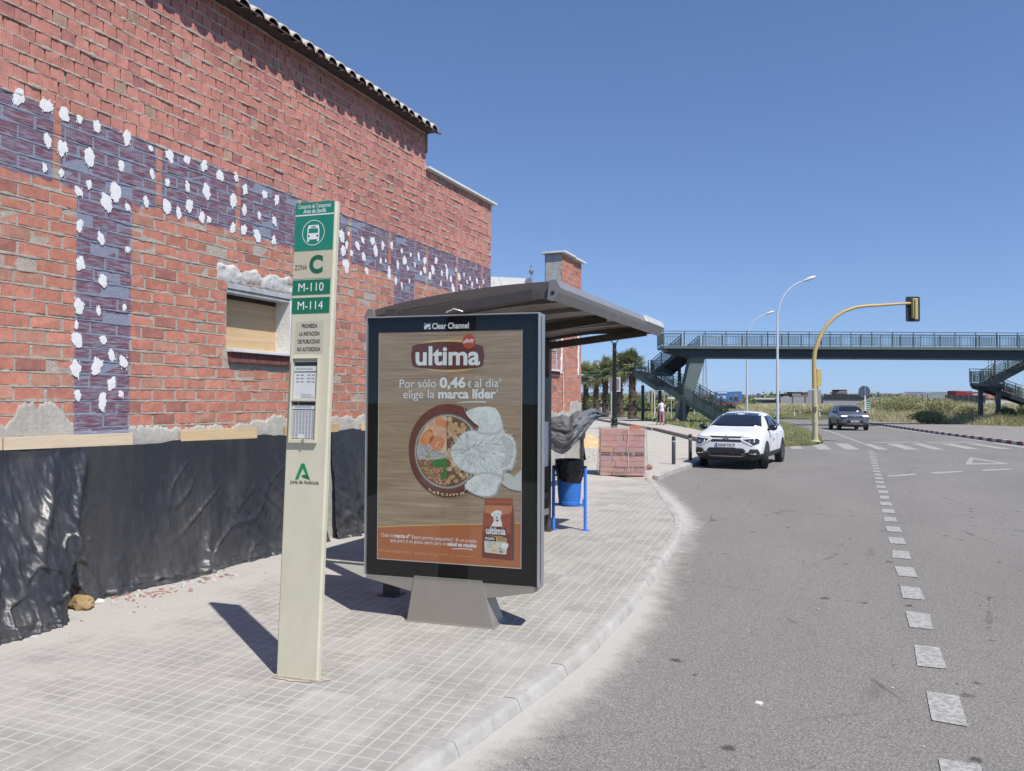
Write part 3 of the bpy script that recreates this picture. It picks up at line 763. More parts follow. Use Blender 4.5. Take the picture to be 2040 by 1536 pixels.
# window: rough opening, lintel, plywood board, sill
wn_ = MB()
wy0, wy1, wz0, wz1 = WIN
wn_.add([(WX - .25, wy0, wz0), (WX, wy0, wz0), (WX, wy0, wz1), (WX - .25, wy0, wz1)], [(0, 1, 2, 3)], 0)
wn_.box((WX - .25, wy1 - .03, wz0), (WX + .012, wy1, wz1), 1)
wn_.box((WX - .26, wy0, wz1 - .02), (WX - .02, wy1, wz1 + .0), 1)
window = wn_.build('window', [RG, WHITE_R], bld)
pb = MB(); pb.box((WX - .215, wy0 + .002, wz0 + .005), (WX - .195, wy1 - .03, wz1 - .10)); pb.build('board', m_wood('plywood', (.52, .37, .21), .55), window)
bx = MB(); bx.box((WX - .26, wy0 + .01, wz1 - .10), (WX - .19, wy1 - .03, wz1 - .02)); bx.box((WX - .26, wy0 - .02, wz0), (WX - .225, wy1 + .02, wz1)); bx.build('shutter_gap', M('black_gap', (.02, .02, .022), .6), window)
lt = MB(); lt.box((WX - .12, wy0, wz1 - .065), (WX + .004, wy1 + .06, wz1 - .028)); lt.box((WX - .12, wy0, wz1 - .026), (WX + .018, wy1 + .08, wz1 + .03)); lt.build('lintel', M('lintel_steel', (.36, .37, .38), .55, var=.2, dirt=.5, dirtcol=(.5, .49, .47)), window, bevel=.004)
si = MB(); si.box((WX - .24, wy0 + .01, 2.135), (WX + .085, wy1 + .08, 2.168)); si.build('sill', M('sill_stone', (.62, .61, .60), .5, var=.1), window, bevel=.004)
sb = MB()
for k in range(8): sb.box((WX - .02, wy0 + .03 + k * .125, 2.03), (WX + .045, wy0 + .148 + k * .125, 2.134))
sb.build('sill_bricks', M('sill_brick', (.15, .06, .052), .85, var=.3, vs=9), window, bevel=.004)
def lumpy(y0, y1, z0, z1, amp, seed, mat, parent, name='plaster_patch'):
    m = MB(); ny, nz = int((y1 - y0) / .018), max(3, int((z1 - z0) / .018)); rows = []
    for i in range(nz + 1):
        row = []
        for k in range(ny + 1):
            a, b = k / ny, i / nz
            e = min(1, min(a, 1 - a) * 9, min(b, 1 - b) * 4)
            n = noise.turbulence(V(((y0 + a * (y1 - y0)) * 6, (z0 + b * (z1 - z0)) * 9, seed)), 4, False)
            yy = y0 + a * (y1 - y0) + .03 * noise.noise(V((b * 5, a * 9, seed))); zz = z0 + b * (z1 - z0) + .035 * noise.noise(V((a * 13, seed, b)))
            row.append((WX - .006 + (.014 + amp * .38 * n + .012 * noise.noise(V((yy * 34, zz * 40, seed)))) * min(1, e * 1.6), yy, zz))
        rows.append(row)
    m.grid(rows); return m.build(name, mat, parent, smooth=True, angle=180)
LP = m_render('lump_plaster', (.50, .49, .47), .16)
lumpy(5.73, 7.08, 2.83, 3.02, .05, 3, LP, window); lumpy(6.86, 7.06, 2.15, 2.82, .035, 9, LP, window)

# ------------------------------------------------------------------ low continuation with a brick pillar at its end
an = thing('brick_annex', 'lower run of brick wall ending in a tall plastered pillar beyond the bus shelter', 'wall', (WX, 14.5, 0))
mb = MB(); AY0, AYP, AYE = YE + .01, 15.62, 16.92
awin = (14.1, 15.42, 2.32, 3.1)
back_plane(mb, WX - .008, AY0, AYP, 0, 3.3, awin); back_plane(mb, WX - .008, AYP, AYE, 0, 4.86)
bricks(mb, WX, AY0, AYE, .98, 3.29, .25, .016, .11, [awin]); bricks(mb, WX, AYP, AYE, 3.29, 4.83, .25, .016, .11)
for i in range(1, 22): ledge(mb, WX, AY0, AYE, .98 + i * .11, .006, .010, 1, [awin])
for i in range(21, 35): ledge(mb, WX, AYP, AYE, .98 + i * .11, .006, .010)
mb.box((WX - .4, AYP, 3.25), (WX - .012, AYP + .02, 4.85), 2); mb.box((WX - .4, AYE - .02, 0), (WX - .012, AYE, 4.85), 2); mb.box((WX - .4, AYP, 3.2), (WX - .39, AYE, 4.85), 2)
aw = mb.build('wall', [BR, MO, GREY_R], an, tint=True)
ps = MB(); rows = []; y = AY0
while y < AYE + .02:
    n = noise.noise(V((y * 2.7, 4, 0))) + .5 * noise.noise(V((y * 9, 2, 0))); t = .014
    rows.append([(WX + t, y, 0), (WX + t, y, 1.1), (WX + t * .8, y, 1.40 + .13 * n + (.22 if y > 16.15 else 0)), (WX - .01, y, 1.43 + .13 * n + (.22 if y > 16.15 else 0))]); y += .03
ps.grid(rows); ps.build('render_skirt', RG, aw)
c2 = MB(); c2.box((WX - .46, AYP - .07, 4.86), (WX + .09, AYP + .66, 4.905)); c2.box((WX - .46, AYP + .665, 4.84), (WX + .09, AYE + .08, 4.885)); c2.build('coping', M('coping_white', (.62, .62, .61)), an, bevel=.005)
w2 = MB(); back_plane(w2, WX - .055, 14.1, 15.42, 2.32, 3.1); bricks(w2, WX - .05, 14.1, 15.42, 2.32, 3.1, .25, .02, .11); w2.box((WX - .06, 14.1, 2.32), (WX + .004, 14.22, 3.1), 2); w2.box((WX - .06, 14.9, 2.72), (WX - .035, 15.42, 2.84), 2); w2.box((WX - .06, 14.1, 3.0), (WX + .004, 15.42, 3.11), 2); w2o = w2.build('window', [BR, MO, GREY_R], an, tint=True, label='window opening filled with loose brickwork')
w3 = MB(); w3.box((WX - .1, 14.05, 2.28), (WX + .07, 15.47, 2.32)); w3.build('sill', M('sill_stone', (.62, .61, .60)), w2o)
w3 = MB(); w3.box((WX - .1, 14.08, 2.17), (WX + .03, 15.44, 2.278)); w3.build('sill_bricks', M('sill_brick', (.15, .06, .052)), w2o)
cb = MB(); cb.tube([(WX + .02, 15.68, 0), (WX + .022, 15.69, 1.2), (WX + .02, 15.66, 2.3)], .012, 6); cb.build('cable', M('cable_cream', (.58, .52, .42)), an)
for y_, z0, z1 in ((15.62, 2.25, 3.3), (16.72, 2.25, 3.3)):
    rows = []; jd = MB()
    for i in range(40):
        z = z0 + (z1 - z0) * i / 39; q = .045 + .03 * noise.noise(V((z * 9, y_, 0))); c = y_ + .04 * noise.noise(V((z * 5, y_, 4)))
        rows.append([(WX - .004, c - q, z), (WX + .012, c - q * .6, z), (WX + .014, c + q * .6, z), (WX - .004, c + q, z)])
    jd.grid(rows); jd.build('plaster_dab', DABM, aw)

# white rendered gable wall far behind, with its lantern finial
wb = thing('white_house', 'white weathered house wall with a small finial showing above the shelter roof', 'house', tuple(L(at_lat(1015, 30), 30, 0)))
m = MB(); a, b = D(955, 555, 30), D(1060, 556, 30); a2 = L(at_lat(955, 30), 30, 0); h1 = D(975, 549, 30).z; h2 = D(1060, 555, 30).z
A, B = L(at_lat(930, 30), 30, 0), L(at_lat(1060, 30), 30, 0); bk = F0 * 7
rows = []
for i in range(50):
    t = i / 49; p = A.lerp(B, t); hh = h1 + (h2 - h1) * t + .03 * noise.noise(V((t * 40, 0, 0))); rows.append([p, p + UP * hh, p + UP * hh + bk, p + bk])
m.grid(rows); m.ngon([B, B + UP * h2, B + UP * h2 + bk, B + bk]); m.ngon([A, A + UP * h1, A + UP * h1 + bk, A + bk])
whm = NT('lime_wash'); p_ = whm.geo(); c_ = whm.mix(whm.map(whm.noise(whm.vec(p_, (2.2, 2.2, .5)), 4, 6, .7), .56, .68, 0, .8), (.70, .69, .66, 1), (.40, .36, .30, 1)); WHM = whm.out(c_, .9, whm.bump(whm.noise(p_, 9, 5), .5, .03), spec=.2)
m.build('wall', WHM, wb)
m = MB(); c = D(1058.5, 566, 29.8); m.lathe([(.05, 0), (.06, .25), (.02, .3), (.02, .38), (.09, .44), (.10, .52), (.03, .60), (.02, .7), (.03, .74), (0, .78)], c, 10); m.tube([c - UP * 6, c], .05, 6)
m.build('finial', M('iron_grey', (.18, .19, .20), .5), wb, smooth=True)

# ------------------------------------------------------------------ black plastic sheets and the battens that hold them
PLA = m_plastic('black_polythene', (.028, .031, .038), .36, .32)
def plank(px0, py0t, py0b, px1, py1t, py1b, label, tone):
    a0, a1 = W(px0, py0b, WX + .03), W(px0, py0t, WX + .03); b0, b1 = W(px1, py1b, WX + .03), W(px1, py1t, WX + .03)
    m = MB(); x0, x1 = WX + .022, WX + .047
    m.hexa([(x0, a0.y, a0.z), (x1, a0.y, a0.z), (x1, b0.y, b0.z), (x0, b0.y, b0.z), (x0, a1.y, a1.z), (x1, a1.y, a1.z), (x1, b1.y, b1.z), (x0, b1.y, b1.z)])
    o = m.build('wooden_batten', m_wood('pine_%d' % tone, ((.62, .50, .36), (.60, .45, .27), (.52, .36, .20))[tone], .8), loc=(WX + .03, (a0.y + b0.y) / 2, a0.z), bevel=.002)
    tag(o, label, 'batten', 'battens nailed along the wall')
plank(-150, 878, 906, 1.5, 872, 897, 'short batten end at the far left edge of the wall', 0)
plank(5, 872, 897, 262, 862, 886, 'pale split batten under the violet upright strip on the wall', 0)
plank(358, 858, 879, 510, 851, 873, 'yellowish batten with a knot, left of the bus stop pillar', 1)
plank(566, 849, 868, 674, 843, 860, 'batten half hidden behind the bus stop pillar', 2)
plank(718, 843, 858, 850, 838, 852, 'batten half hidden behind the advertising panel', 1)
def tarp(name, label, y0, y1, zt, seed, bulge, ny, nz=64):
    m = MB(); rows = []
    for i in range(nz + 1):
        h = i / nz; row = []
        for k in range(ny + 1):
            a = k / ny; y = y0 + a * (y1 - y0)
            low = (1 - h)
            off = .030 + .05 * low ** 1.2 + bulge(y, h)
            off += .06 * (low ** .7) * noise.noise(V((y * 1.6, h * .9, seed))) + .022 * noise.noise(V((y * 3.4 + h * 1.8, h * 1.1, seed + 3))) * (.3 + low * .7)
            cz = noise.noise(V((y * 2.3 - h * 1.7, h * 2.0, seed + 20))); off += .04 * max(0, .10 - abs(cz)) / .10 * (.12 + low) * max(0, .25 + noise.noise(V((y * 1.1, h, seed + 30))))
            wl_ = (1 / (1 + math.exp((y - 4.4) * 10))) * low if seed < 4 else 0; c2_ = noise.noise(V((y * 6 + h * 3, h * 5 - y * 2, seed + 40))); off += wl_ * .03 * max(0, .12 - abs(c2_)) / .12
            for fs_, fa_ in ((3.1, .019), (7.5, .008), (15., .003)):
                q_ = noise.voronoi(V((y * fs_ * (1 + .25 * h), h * fs_ * (.9 if seed < 4 and y < 4.3 else .38) + y * .6, seed)))[0]; off += fa_ * max(0, 1 - (q_[1] - q_[0]) * 3.2) * (.12 + .5 * low + .9 * wl_)
            fan = abs(math.sin((y - .35 * h) * 9)); off += .012 * noise.noise(V((y * 16 + h * 6, h * 2.2, seed + 8)))
            off += .007 * noise.noise(V((y * 38, h * 12, seed + 1))) + .018 * low ** 2 * noise.noise(V((y * 14, h * 14, seed)))
            if h < .10: off += .035 * noise.noise(V((y * 9, h * 60, seed + 2))) * (1 - h / .10) + .03 * (1 - h / .1)
            sag = .028 * abs(math.sin(y * 3.1 + seed)) + .01 * noise.noise(V((y * 8, seed, 0)))
            z = h * (zt - sag) + .004
            if h < .2: z += .012 * noise.noise(V((y * 11, h * 40, seed + 6)))
            yy = y + .02 * noise.noise(V((h * 4, y * 2, seed))) + (.05 * low * noise.noise(V((h * 6, seed, 1))) if k in (0, ny) else 0)
            row.append((WX + max(.045, off), yy, max(.003, z)))
        rows.append(row)
    m.grid(rows); o = m.build(name, PLA, loc=(WX, (y0 + y1) / 2, 0), smooth=True, angle=180)
    return tag(o, label, 'plastic sheet', 'black plastic along the wall foot')
def g_(v, c, s): return math.exp(-((v - c) / s) ** 2)
def bulge_a(y, h):
    l = 1 - h
    yb = 3.98 + .38 * h; return .36 * l ** 1.15 * (1 / (1 + math.exp((y - yb) * 26))) + .07 * g_(y, yb - .02, .05) * min(1, l * 2.2) * (.4 + h) + .07 * g_(y, 4.15 - .1 * h, .04) * g_(h, .35, .22) - .05 * g_(y, 4.52, .07) * l + .05 * g_(y - (h - .5) * .5, 3.85, .05) * g_(h, .55, .3) + .06 * g_(y, 5.55 + .3 * (h - .1), .05) * g_(h, .14, .2) + .05 * l * g_(y, 7.0, .25)
tarp('plastic_sheet', 'black polythene sheet draped along the wall foot left of the bus stop pillar', 0.95, 7.42, 1.285, 2.2, bulge_a, 720, 112)
def bulge_b(y, h):
    l = 1 - h
    return .07 * l + .09 * g_(y, 7.75 + .1 * l, .10) * (.2 + l) + .06 * g_(y, 8.15 - .25 * h, .07) * l + .05 * l * g_(y, 9.1, .3)
tarp('plastic_sheet', 'black polythene curtain gathered between the bus stop pillar and the advertising panel', 7.56, 12.5, 1.30, 6.7, bulge_b, 420, 90)
# loose end blown out by the wind past the far end of the wall
top = [(1086, 842, 15.4), (1102, 832, 15.3), (1120, 826, 15.2), (1134, 831, 15.1), (1141, 824, 15.0), (1153, 818, 15.0), (1164, 819, 15.1), (1175, 813.5, 15.3), (1187, 814, 15.5), (1197, 821, 15.7), (1206, 823, 15.9), (1214, 818, 16.1)]
bot = [(1086, 880, 15.1), (1094, 892, 14.9), (1108, 901, 14.7), (1122, 905, 14.6), (1136, 895, 14.5), (1146, 884, 14.6), (1156, 873, 14.7), (1166, 860, 14.9), (1174, 850, 15.1), (1182, 840, 15.4), (1194, 831, 15.7), (1211, 824, 16.1)]
tp = resample([D(*q) for q in top], 70); bt = resample([D(*q) for q in bot], 70); rows = []
for i in range(41):
    t = i / 40; row = []
    for k in range(70):
        s = k / 69; p = tp[k].lerp(bt[k], t)
        nf_ = noise.noise(V((s * 2.2, t * 1.5, 8))); b = .26 * math.sin(t * math.pi) * math.sin(min(1, s * 1.35) * math.pi) + (.055 * math.sin(2 * math.pi * (2.3 * t + .8 * nf_ + .25 * s)) + .028 * math.sin(2 * math.pi * (5.3 * t + 1.3 * nf_ - .5 * s))) * math.sin(t * math.pi) ** .6 * (1 - .5 * s) + .03 * noise.noise(V((s * 7 + t * 2, t * 4, 2))) + .03 * noise.noise(V((s * 24 + t * 9, t * 12 - s * 10, 6))) + .04 * max(0, .12 - abs(noise.noise(V((s * 6 + t * 3, t * 5 - s * 6, 16))))) / .12
        row.append(p - F0 * (b + .045 * max(0, 1 - (lambda q_: q_[1] - q_[0])(noise.voronoi(V((s * 7 + t * 2, t * 5 - s * 3, 3)))[0]) * 3) * math.sin(t * math.pi)) + UP * .018 * noise.noise(V((s * 16, t * 5, 9))))
    rows.append(row)
m = MB(); m.grid(rows); o = m.build('plastic_sheet', m_plastic('grey_polythene', (.125, .135, .145), .52, .2), loc=tuple(D(1120, 870, 15.1)), smooth=True, angle=180)
sd = o.modifiers.new('solid', 'SOLIDIFY'); sd.thickness = .004
tag(o, 'loose dusty black plastic blown out sideways above the litter bin', 'plastic sheet', 'black plastic along the wall foot')
# dark tail hanging below it
rows = []
for i in range(24):
    t = i / 23; row = []
    for k in range(14):
        s = k / 13; px = 1154 + s * (7 + 5 * t) + 2 * t; py = 868 + t * 49
        row.append(D(px, py, 15.6 + .12 * math.sin(s * 7 + t * 3) + .05 * noise.noise(V((s * 5, t * 6, 0)))))
    rows.append(row)
m = MB(); m.grid(rows); o = m.build('plastic_strip', PLA, loc=tuple(D(1160, 917, 15.6)), smooth=True, angle=180); sd = o.modifiers.new('solid', 'SOLIDIFY'); sd.thickness = .01
tag(o, 'narrow black plastic tail hanging to the ground beside the pale corner block', 'plastic strip')
# pale block at the foot of the wall end
m = MB(); b0 = G(1094, 944, 0); b1 = G(1152, 944, 0); 
u = (b1 - b0).normalized(); m.obox(b0 - u * .5, u * ((b1 - b0).length * .72 + .5), F0 * .3, UP * .50); m.obox(b0 + u * (b1 - b0).length * .73, u * .18, F0 * .34, UP * .62)
o = m.build('concrete_block', M('pale_block', (.42, .40, .37), .9, var=.15, vs=2), loc=tuple(b0), bevel=.01); tag(o, 'pale concrete block at the wall end under the blown plastic', 'block')
# ------------------------------------------------------------------ bus stop pillar
BL, BRt = G(549, 1349), G(632.6, 1360)
TL, TR = D(588, 405, (BL - CAM).dot(F0)), D(671.5, 402, (BRt - CAM).dot(F0))
su = (BRt - BL).normalized(); SWd = (BRt - BL).length; sv = ((TL - BL) + (TR - BRt)).normalized(); SH = ((TL - BL).length + (TR - BRt).length) / 2
snb = su.cross(sv).normalized()                  # towards the viewer
if snb.dot(F0) > 0: snb = -snb
def S(px, py, n=0.0):
    d = ray(px, py); t = (BL + snb * n - CAM).dot(snb) / d.dot(snb); return CAM + d * t
def SP(u, v, n=0.0): return BL + su * u + sv * v + snb * n
sg = thing('bus_stop_sign', 'tall leaning cream bus stop pillar with a green bus pictogram and zone letter C', 'bus stop sign', tuple(BL.lerp(BRt, .5)))
CREAM = M('cream_paint', (.575, .54, .405), .5, var=.06, vs=3, dirt=.30, dirtcol=(.40, .365, .27), bump=.1, bs=15)
m = MB(); dpt = .036; e = .010
sec = [(0, 0), (e, e), (SWd - e, e), (SWd, 0), (SWd, -dpt + .01), (SWd - .02, -dpt), (.02, -dpt), (0, -dpt + .01)]
sec = [(0, -e), (e, 0), (SWd - e, 0), (SWd, -e), (SWd, -dpt), (0, -dpt)]
m.prism([SP(u, 0, n) for u, n in sec], sv * SH)
body = m.build('body', CREAM, sg)
GREEN = M('sign_green', (.012, .205, .135), .45, var=.04, dirt=.05); GREEN2 = M('sign_green_dark', (.008, .15, .075), .45, var=.04)
SWH = M('sign_white', (.72, .74, .73), .5, var=.02); LAB = M('sign_beige', (.50, .455, .335), .55, var=.04); INK = M('ink_black', (.02, .018, .016), .6); DGR = M('letter_green', (.006, .115, .055), .5)
BROWN = M('letter_brown', (.09, .075, .045), .6)
def vy(py): return max(S(630 - (py - 402) * .04, py).dot(sv) - BL.dot(sv), 0)
def panel(mb, u0, u1, v0, v1, n, mi, th=.0015): mb.obox(SP(u0, v0, n), su * (u1 - u0), sv * (v1 - v0), snb * th, mi)
gp_ = MB(); v_top, v_hd, v_g = vy(403.5), vy(429), vy(500)
panel(gp_, .008, SWd - .016, v_g, v_top, .0, 0, .002); gpo = gp_.build('green_panel', GREEN, sg)
tx = MB(); n1 = .0032
tx.obox(SP(.008, v_hd - .004, .002), su * (SWd - .024), sv * .007, snb * .001)
put_text(tx, 'Consorcio de Transportes', SP(.025, vy(415.5), n1), su, sv, SWd - .062, .026, bold=.006, shear=.2)
put_text(tx, 'Área de Sevilla', SP(.06, vy(425.5), n1), su, sv, SWd - .13, .026, bold=.012, shear=.2)
cu_, cv_ = SWd * .475, (vy(465))
ring = []
for k in range(48):
    t = 2 * math.pi * k / 48; ring.append((math.cos(t), math.sin(t)))
def S2(u, v, n=n1): return SP(cu_ + u, cv_ + v, n)
for k in range(48):
    a, b = ring[k], ring[(k + 1) % 48]; r0, r1 = .0765, .0725
    tx.ngon([S2(a[0] * r0, a[1] * r0), S2(b[0] * r0, b[1] * r0), S2(b[0] * r1, b[1] * r1), S2(a[0] * r1, a[1] * r1)])
def rrect(u0, u1, v0, v1, r, fn, n=5):
    pts = []
    for cx_, cy_, a0 in ((u1 - r, v0 + r, -90), (u1 - r, v1 - r, 0), (u0 + r, v1 - r, 90), (u0 + r, v0 + r, 180)):
        for k in range(n): t = R(a0 + 90 * k / (n - 1)); pts.append(fn(cx_ + r * math.cos(t), cy_ + r * math.sin(t)))
    return pts
tx.ngon([S2(u, v) for u, v in [(-.041, -.04), (.041, -.04), (.041, .02), (.034, .046), (-.034, .046), (-.041, .02)]])
for q in (-.041, .027): tx.ngon(rrect(q, q + .014, -.053, -.036, .004, lambda a, b: S2(a, b)))
tx.build('lettering', SWH, gpo)
tg = MB(); tg.ngon([S2(u, v, .0042) for u, v in [(-.033, -.001), (.033, -.001), (.031, .026), (-.031, .026)]]); tg.ngon(rrect(-.018, .018, .032, .038, .003, lambda a, b: S2(a, b, .0042)))
tg.build('bus_window', GREEN, gpo)
tg = MB()
for q in (-.029, .029): tg = MB(); tg.ngon([S2(q + .006 * a, -.019 + .006 * b, .0042) for a, b in ring[::3]]); tg.build('bus_headlamp', INK, gpo)
zp = MB(); panel(zp, .008, SWd - .016, vy(556), vy(501.5), 0, 0, .002); zo = zp.build('zone_panel', LAB, sg)
tx = MB(); put_text(tx, 'ZONA', SP(.018, vy(538), n1), su, sv, .083, .030, bold=.004); tx.build('lettering', BROWN, zo)
tx = MB(); put_text(tx, 'C', SP(.117, vy(544), n1), su, sv, .092, .098, bold=.05); tx.build('zone_letter', DGR, zo)
for lab, y0, y1 in (('M-110', 558.5, 588), ('M-114', 594, 625.5)):
    q = MB(); panel(q, .006, SWd - .022, vy(y1), vy(y0), 0, 0, .002); qo = q.build('line_plate', GREEN2, sg, label='green plate reading ' + lab)
    tx = MB(); put_text(tx, lab, SP(SWd * .47, vy((y0 + y1) / 2) - .024, n1), su, sv, .172, .05, bold=0.0, align='C'); tx.build('lettering', SWH, qo)
q = MB(); panel(q, .04, SWd - .055, vy(705), vy(641), 0, 0, .001); qo = q.build('notice_plate', M('label_grey', (.47, .44, .345), .6, var=.04), sg)
tx = MB()
for k, (s_, y, wd) in enumerate((('PROHIBIDA', 654.5, .105), ('LA INSTACIÓN', 670, .137), ('DE PUBLICIDAD', 685.5, .150), ('NO AUTORIZADA', 701, .158))):
    put_text(tx, s_, SP(SWd * .475, vy(y), .002), su, sv, wd, .024, bold=.02, align='C')
tx.build('lettering', INK, qo)
# timetable case with two sheets
tc = MB(); u0, u1, v0, v1 = .030, SWd - .068, vy(884), vy(713); fr = .010
for a, b, c, d in ((u0, u1, v1 - fr, v1), (u0, u1, v0, v0 + fr + .012), (u0, u0 + fr, v0 + fr + .012, v1 - fr), (u1 - fr, u1, v0 + fr + .012, v1 - fr), (u0 + fr, u1 - fr, vy(799) - .005, vy(799) + .007)):
    panel(tc, a, b, c, d, 0, 0, .020)
case = tc.build('timetable_case', CREAM, sg, bevel=.002)
PAPER = M('paper', (.60, .60, .59), .6, var=.06, vs=9, bump=.2, bs=9); TXG = M('print_grey', (.22, .22, .23), .7)
sheets = MB(); panel(sheets, u0 + fr + .004, u1 - fr - .004, vy(796), v1 - fr - .014, 0, 0, .006); so1 = sheets.build('timetable_sheet', PAPER, case)
tx = MB(); vt = v1 - fr - .014; uw = u1 - u0 - 2 * fr - .008; ub = u0 + fr + .004
panel(tx, ub + .004, ub + uw, vt - .028, vt - .006, .0065, 0, .0006); panel(tx, ub + .004, ub + uw, vt - .066, vt - .061, .0065, 0, .0006); tx.build('heading_bar', INK, so1)
tx = MB()
for r_ in range(2): panel(tx, ub + .012, ub + uw - .03, vt - .042 - r_ * .008, vt - .040 - r_ * .008, .0065, 0, .0004)
for r_ in range(3):
    for c_i in range(4): panel(tx, ub + .018 + c_i * .030 + (c_i > 1) * .015, ub + .038 + c_i * .030 + (c_i > 1) * .015, vt - .086 - r_ * .020, vt - .080 - r_ * .020, .0065, 0, .0004)
for r_ in range(3): panel(tx, ub + .055, ub + uw - .016 - r_ * .01, vt - .218 + r_ * .009, vt - .216 + r_ * .009, .0065, 0, .0004)
tx.build('timetable_print', TXG, so1)
sheets = MB(); panel(sheets, u0 + fr + .004, u1 - fr - .004, v0 + fr + .018, vy(801), 0, 0, .006); so2 = sheets.build('timetable_sheet', PAPER, case)
tx = MB(); vt = vy(801)
panel(tx, ub + .002, ub + .038, vt - .022, vt - .004, .0065, 0, .0006); panel(tx, ub + .042, ub + uw - .002, vt - .022, vt - .004, .0065, 0, .0006); panel(tx, ub + .002, ub + uw - .002, vt - .052, vt - .047, .0065, 0, .0006); tx.build('heading_bar', INK, so2)
tx = MB()
for r_ in range(2): panel(tx, ub + .014, ub + uw - .03, vt - .032 - r_ * .007, vt - .0305 - r_ * .007, .0065, 0, .0004)
for r_ in range(24):
    for c_i in range(7):
        if r_ > 18 and c_i in (2, 3): continue
        panel(tx, ub + .006 + c_i * .0215, ub + .022 + c_i * .0215, vt - .061 - r_ * .0073, vt - .058 - r_ * .0073, .0065, 0, .0004)
tx.build('timetable_print', TXG, so2)
lk = MB(); lk.lathe([(.008, -.006), (.008, .006), (0, .006)], SP((u0 + u1) / 2 + .01, v0 + .016, .022), 10); lk.build('lock', M('lock_metal', (.5, .45, .35), .35, .8), case)
# regional mark: a green open A
lg = MB(); ca, cb = .128, vy(957); hh = vy(925) - cb; n2 = .0015
def A2(u, v): return SP(ca + u, cb + v, n2)
wA = .050
lg.ngon([A2(-wA, 0), A2(-wA + .022, 0), A2(.0, hh - .028), A2(.011, hh), A2(-.011, hh)][0:3] + [A2(.011, hh), A2(-.011, hh)])
lg.ngon([A2(.011, hh), A2(.0, hh - .028), A2(.030, .018), A2(wA, 0), A2(wA * 1.02, .002)][0:5])
lg.build('emblem', M('emblem_green', (.01, .24, .07), .5), sg)
lg = MB(); lg.ngon([A2(.004, .012), A2(.022, .008), A2(wA + .002, -.001), A2(.034, .026), A2(.012, .030), A2(-.008, .024)]); lg.build('emblem_fold', M('emblem_green_dark', (.006, .16, .055), .5), sg)
tx = MB(); put_text(tx, 'Junta de Andalucía', SP(.045, vy(965.5), n2), su, sv, .195, .022, bold=.008); tx.build('lettering', INK, sg)
m = MB(); pts = []
for k in range(26):
    t = 2 * math.pi * k / 26; q = 1 + .3 * noise.noise(V((math.cos(t) * 2, math.sin(t) * 2, 5))) + .2 * noise.noise(V((math.cos(t) * 6, math.sin(t) * 6, 5))); pts.append(BL.lerp(BRt, .5) - snb * .04 + su * math.cos(t) * .185 * q - snb * math.sin(t) * .075 * q)
m.ngon([(p.x, p.y, .004) for p in pts]); m.prism([SP(u, -.02, n) for u, n in [(-.008, .008), (SWd + .008, .008), (SWd + .008, -dpt - .008), (-.008, -dpt - .008)]], UP * .035)
m.build('mortar_collar', m_render('collar_mortar', (.46, .40, .33), .15), sg)

# ------------------------------------------------------------------ advertising panel
pc0 = G(897.5, 1245.5); PA = R(16.5)
pu = (R0 * math.cos(PA) - F0 * math.sin(PA)).normalized(); pn = -(R0 * math.sin(PA) + F0 * math.cos(PA)).normalized()
pfoot = V((pc0.x, pc0.y, 0))
def PP(u, v, n=0.0): return pfoot + pu * u + UP * v + pn * n
def hit(px, py, n=0.0):
    d = ray(px, py); t = (pfoot + pn * n - CAM).dot(pn) / d.dot(pn); p = CAM + d * t - pfoot; return p.dot(pu), p.z
ap_ = thing('advertising_panel', 'black framed street advertising panel with a pet food poster on a grey trapezoid foot', 'advertising panel', tuple(pfoot))
ua, ub_, va, vb = hit(728, 1145)[0], hit(1069, 1165)[0], .326, 2.297
GREYM = M('panel_grey_metal', (.30, .272, .238), .42, .35, var=.07, vs=3, dirt=.25, dirtcol=(.30, .28, .25))
STEEL = M('panel_edge_steel', (.42, .43, .44), .35, .6, var=.06)
BLKG = M('black_glass_border', (.006, .006, .007), .5, var=.02, spec=.15)
DT = .17; PNN = -.022                                  # cabinet depth, poster plane
m = MB(); eg = .012
m.obox(PP(ua - eg, va, -DT), pu * (ub_ - ua + 2 * eg), UP * (vb - va), pn * (DT - .03))
m.obox(PP(ua - eg, va, -.03), pu * eg * .8, UP * (vb - va), pn * .034); m.obox(PP(ub_ + eg * .2, va, -.03), pu * eg, UP * (vb - va), pn * .034)
m.obox(PP(ua - eg * .2, vb - eg * .8, -.03), pu * (ub_ - ua + eg * .4), UP * eg * .8, pn * .034)
m.obox(PP(ub_ + eg * 1.25, va + .02, -DT * .62), pu * .006, UP * (vb - va - .04), pn * .045)
cab = m.build('frame', STEEL, ap_, bevel=.003)
pu0, pu1 = hit(751.5, 1113, PNN)[0], hit(1038.5, 1135, PNN)[0]; pv0, pv1 = .447, 2.176
m = MB()
for a, b, c, d in ((ua, pu0, va, vb - eg), (pu1, ub_, va, vb - eg), (pu0, pu1, va, pv0), (pu0, pu1, pv1, vb - eg)):
    m.obox(PP(a, c, -.03), pu * (b - a), UP * (d - c), pn * .010)
m.build('border', BLKG, ap_)
LW = M('lettering_white', (.74, .75, .76), .5, var=.02); RIM = M('poster_edge', (.62, .60, .58), .5)
m = MB(); t_ = .004
m.obox(PP(pu1 - t_, pv0, -.0205), pu * t_, UP * (pv1 - pv0), pn * .002); m.obox(PP(pu0, pv0 - .002, -.0205), pu * (pu1 - pu0), UP * t_, pn * .002); m.obox(PP(pu0, pv0, -.0205), pu * t_ * .6, UP * (pv1 - pv0), pn * .002)
m.build('poster_trim', RIM, ap_)
tx = MB(); hb = -.0195
def Hp(px, py, n=hb): u, v = hit(px, py, n); return PP(u, v, n)
a, b = hit(861, 655.3, hb), hit(934, 653.2, hb); put_text(tx, 'Clear Channel', PP(a[0], a[1], hb), pu, UP, b[0] - a[0], .044, bold=.022)
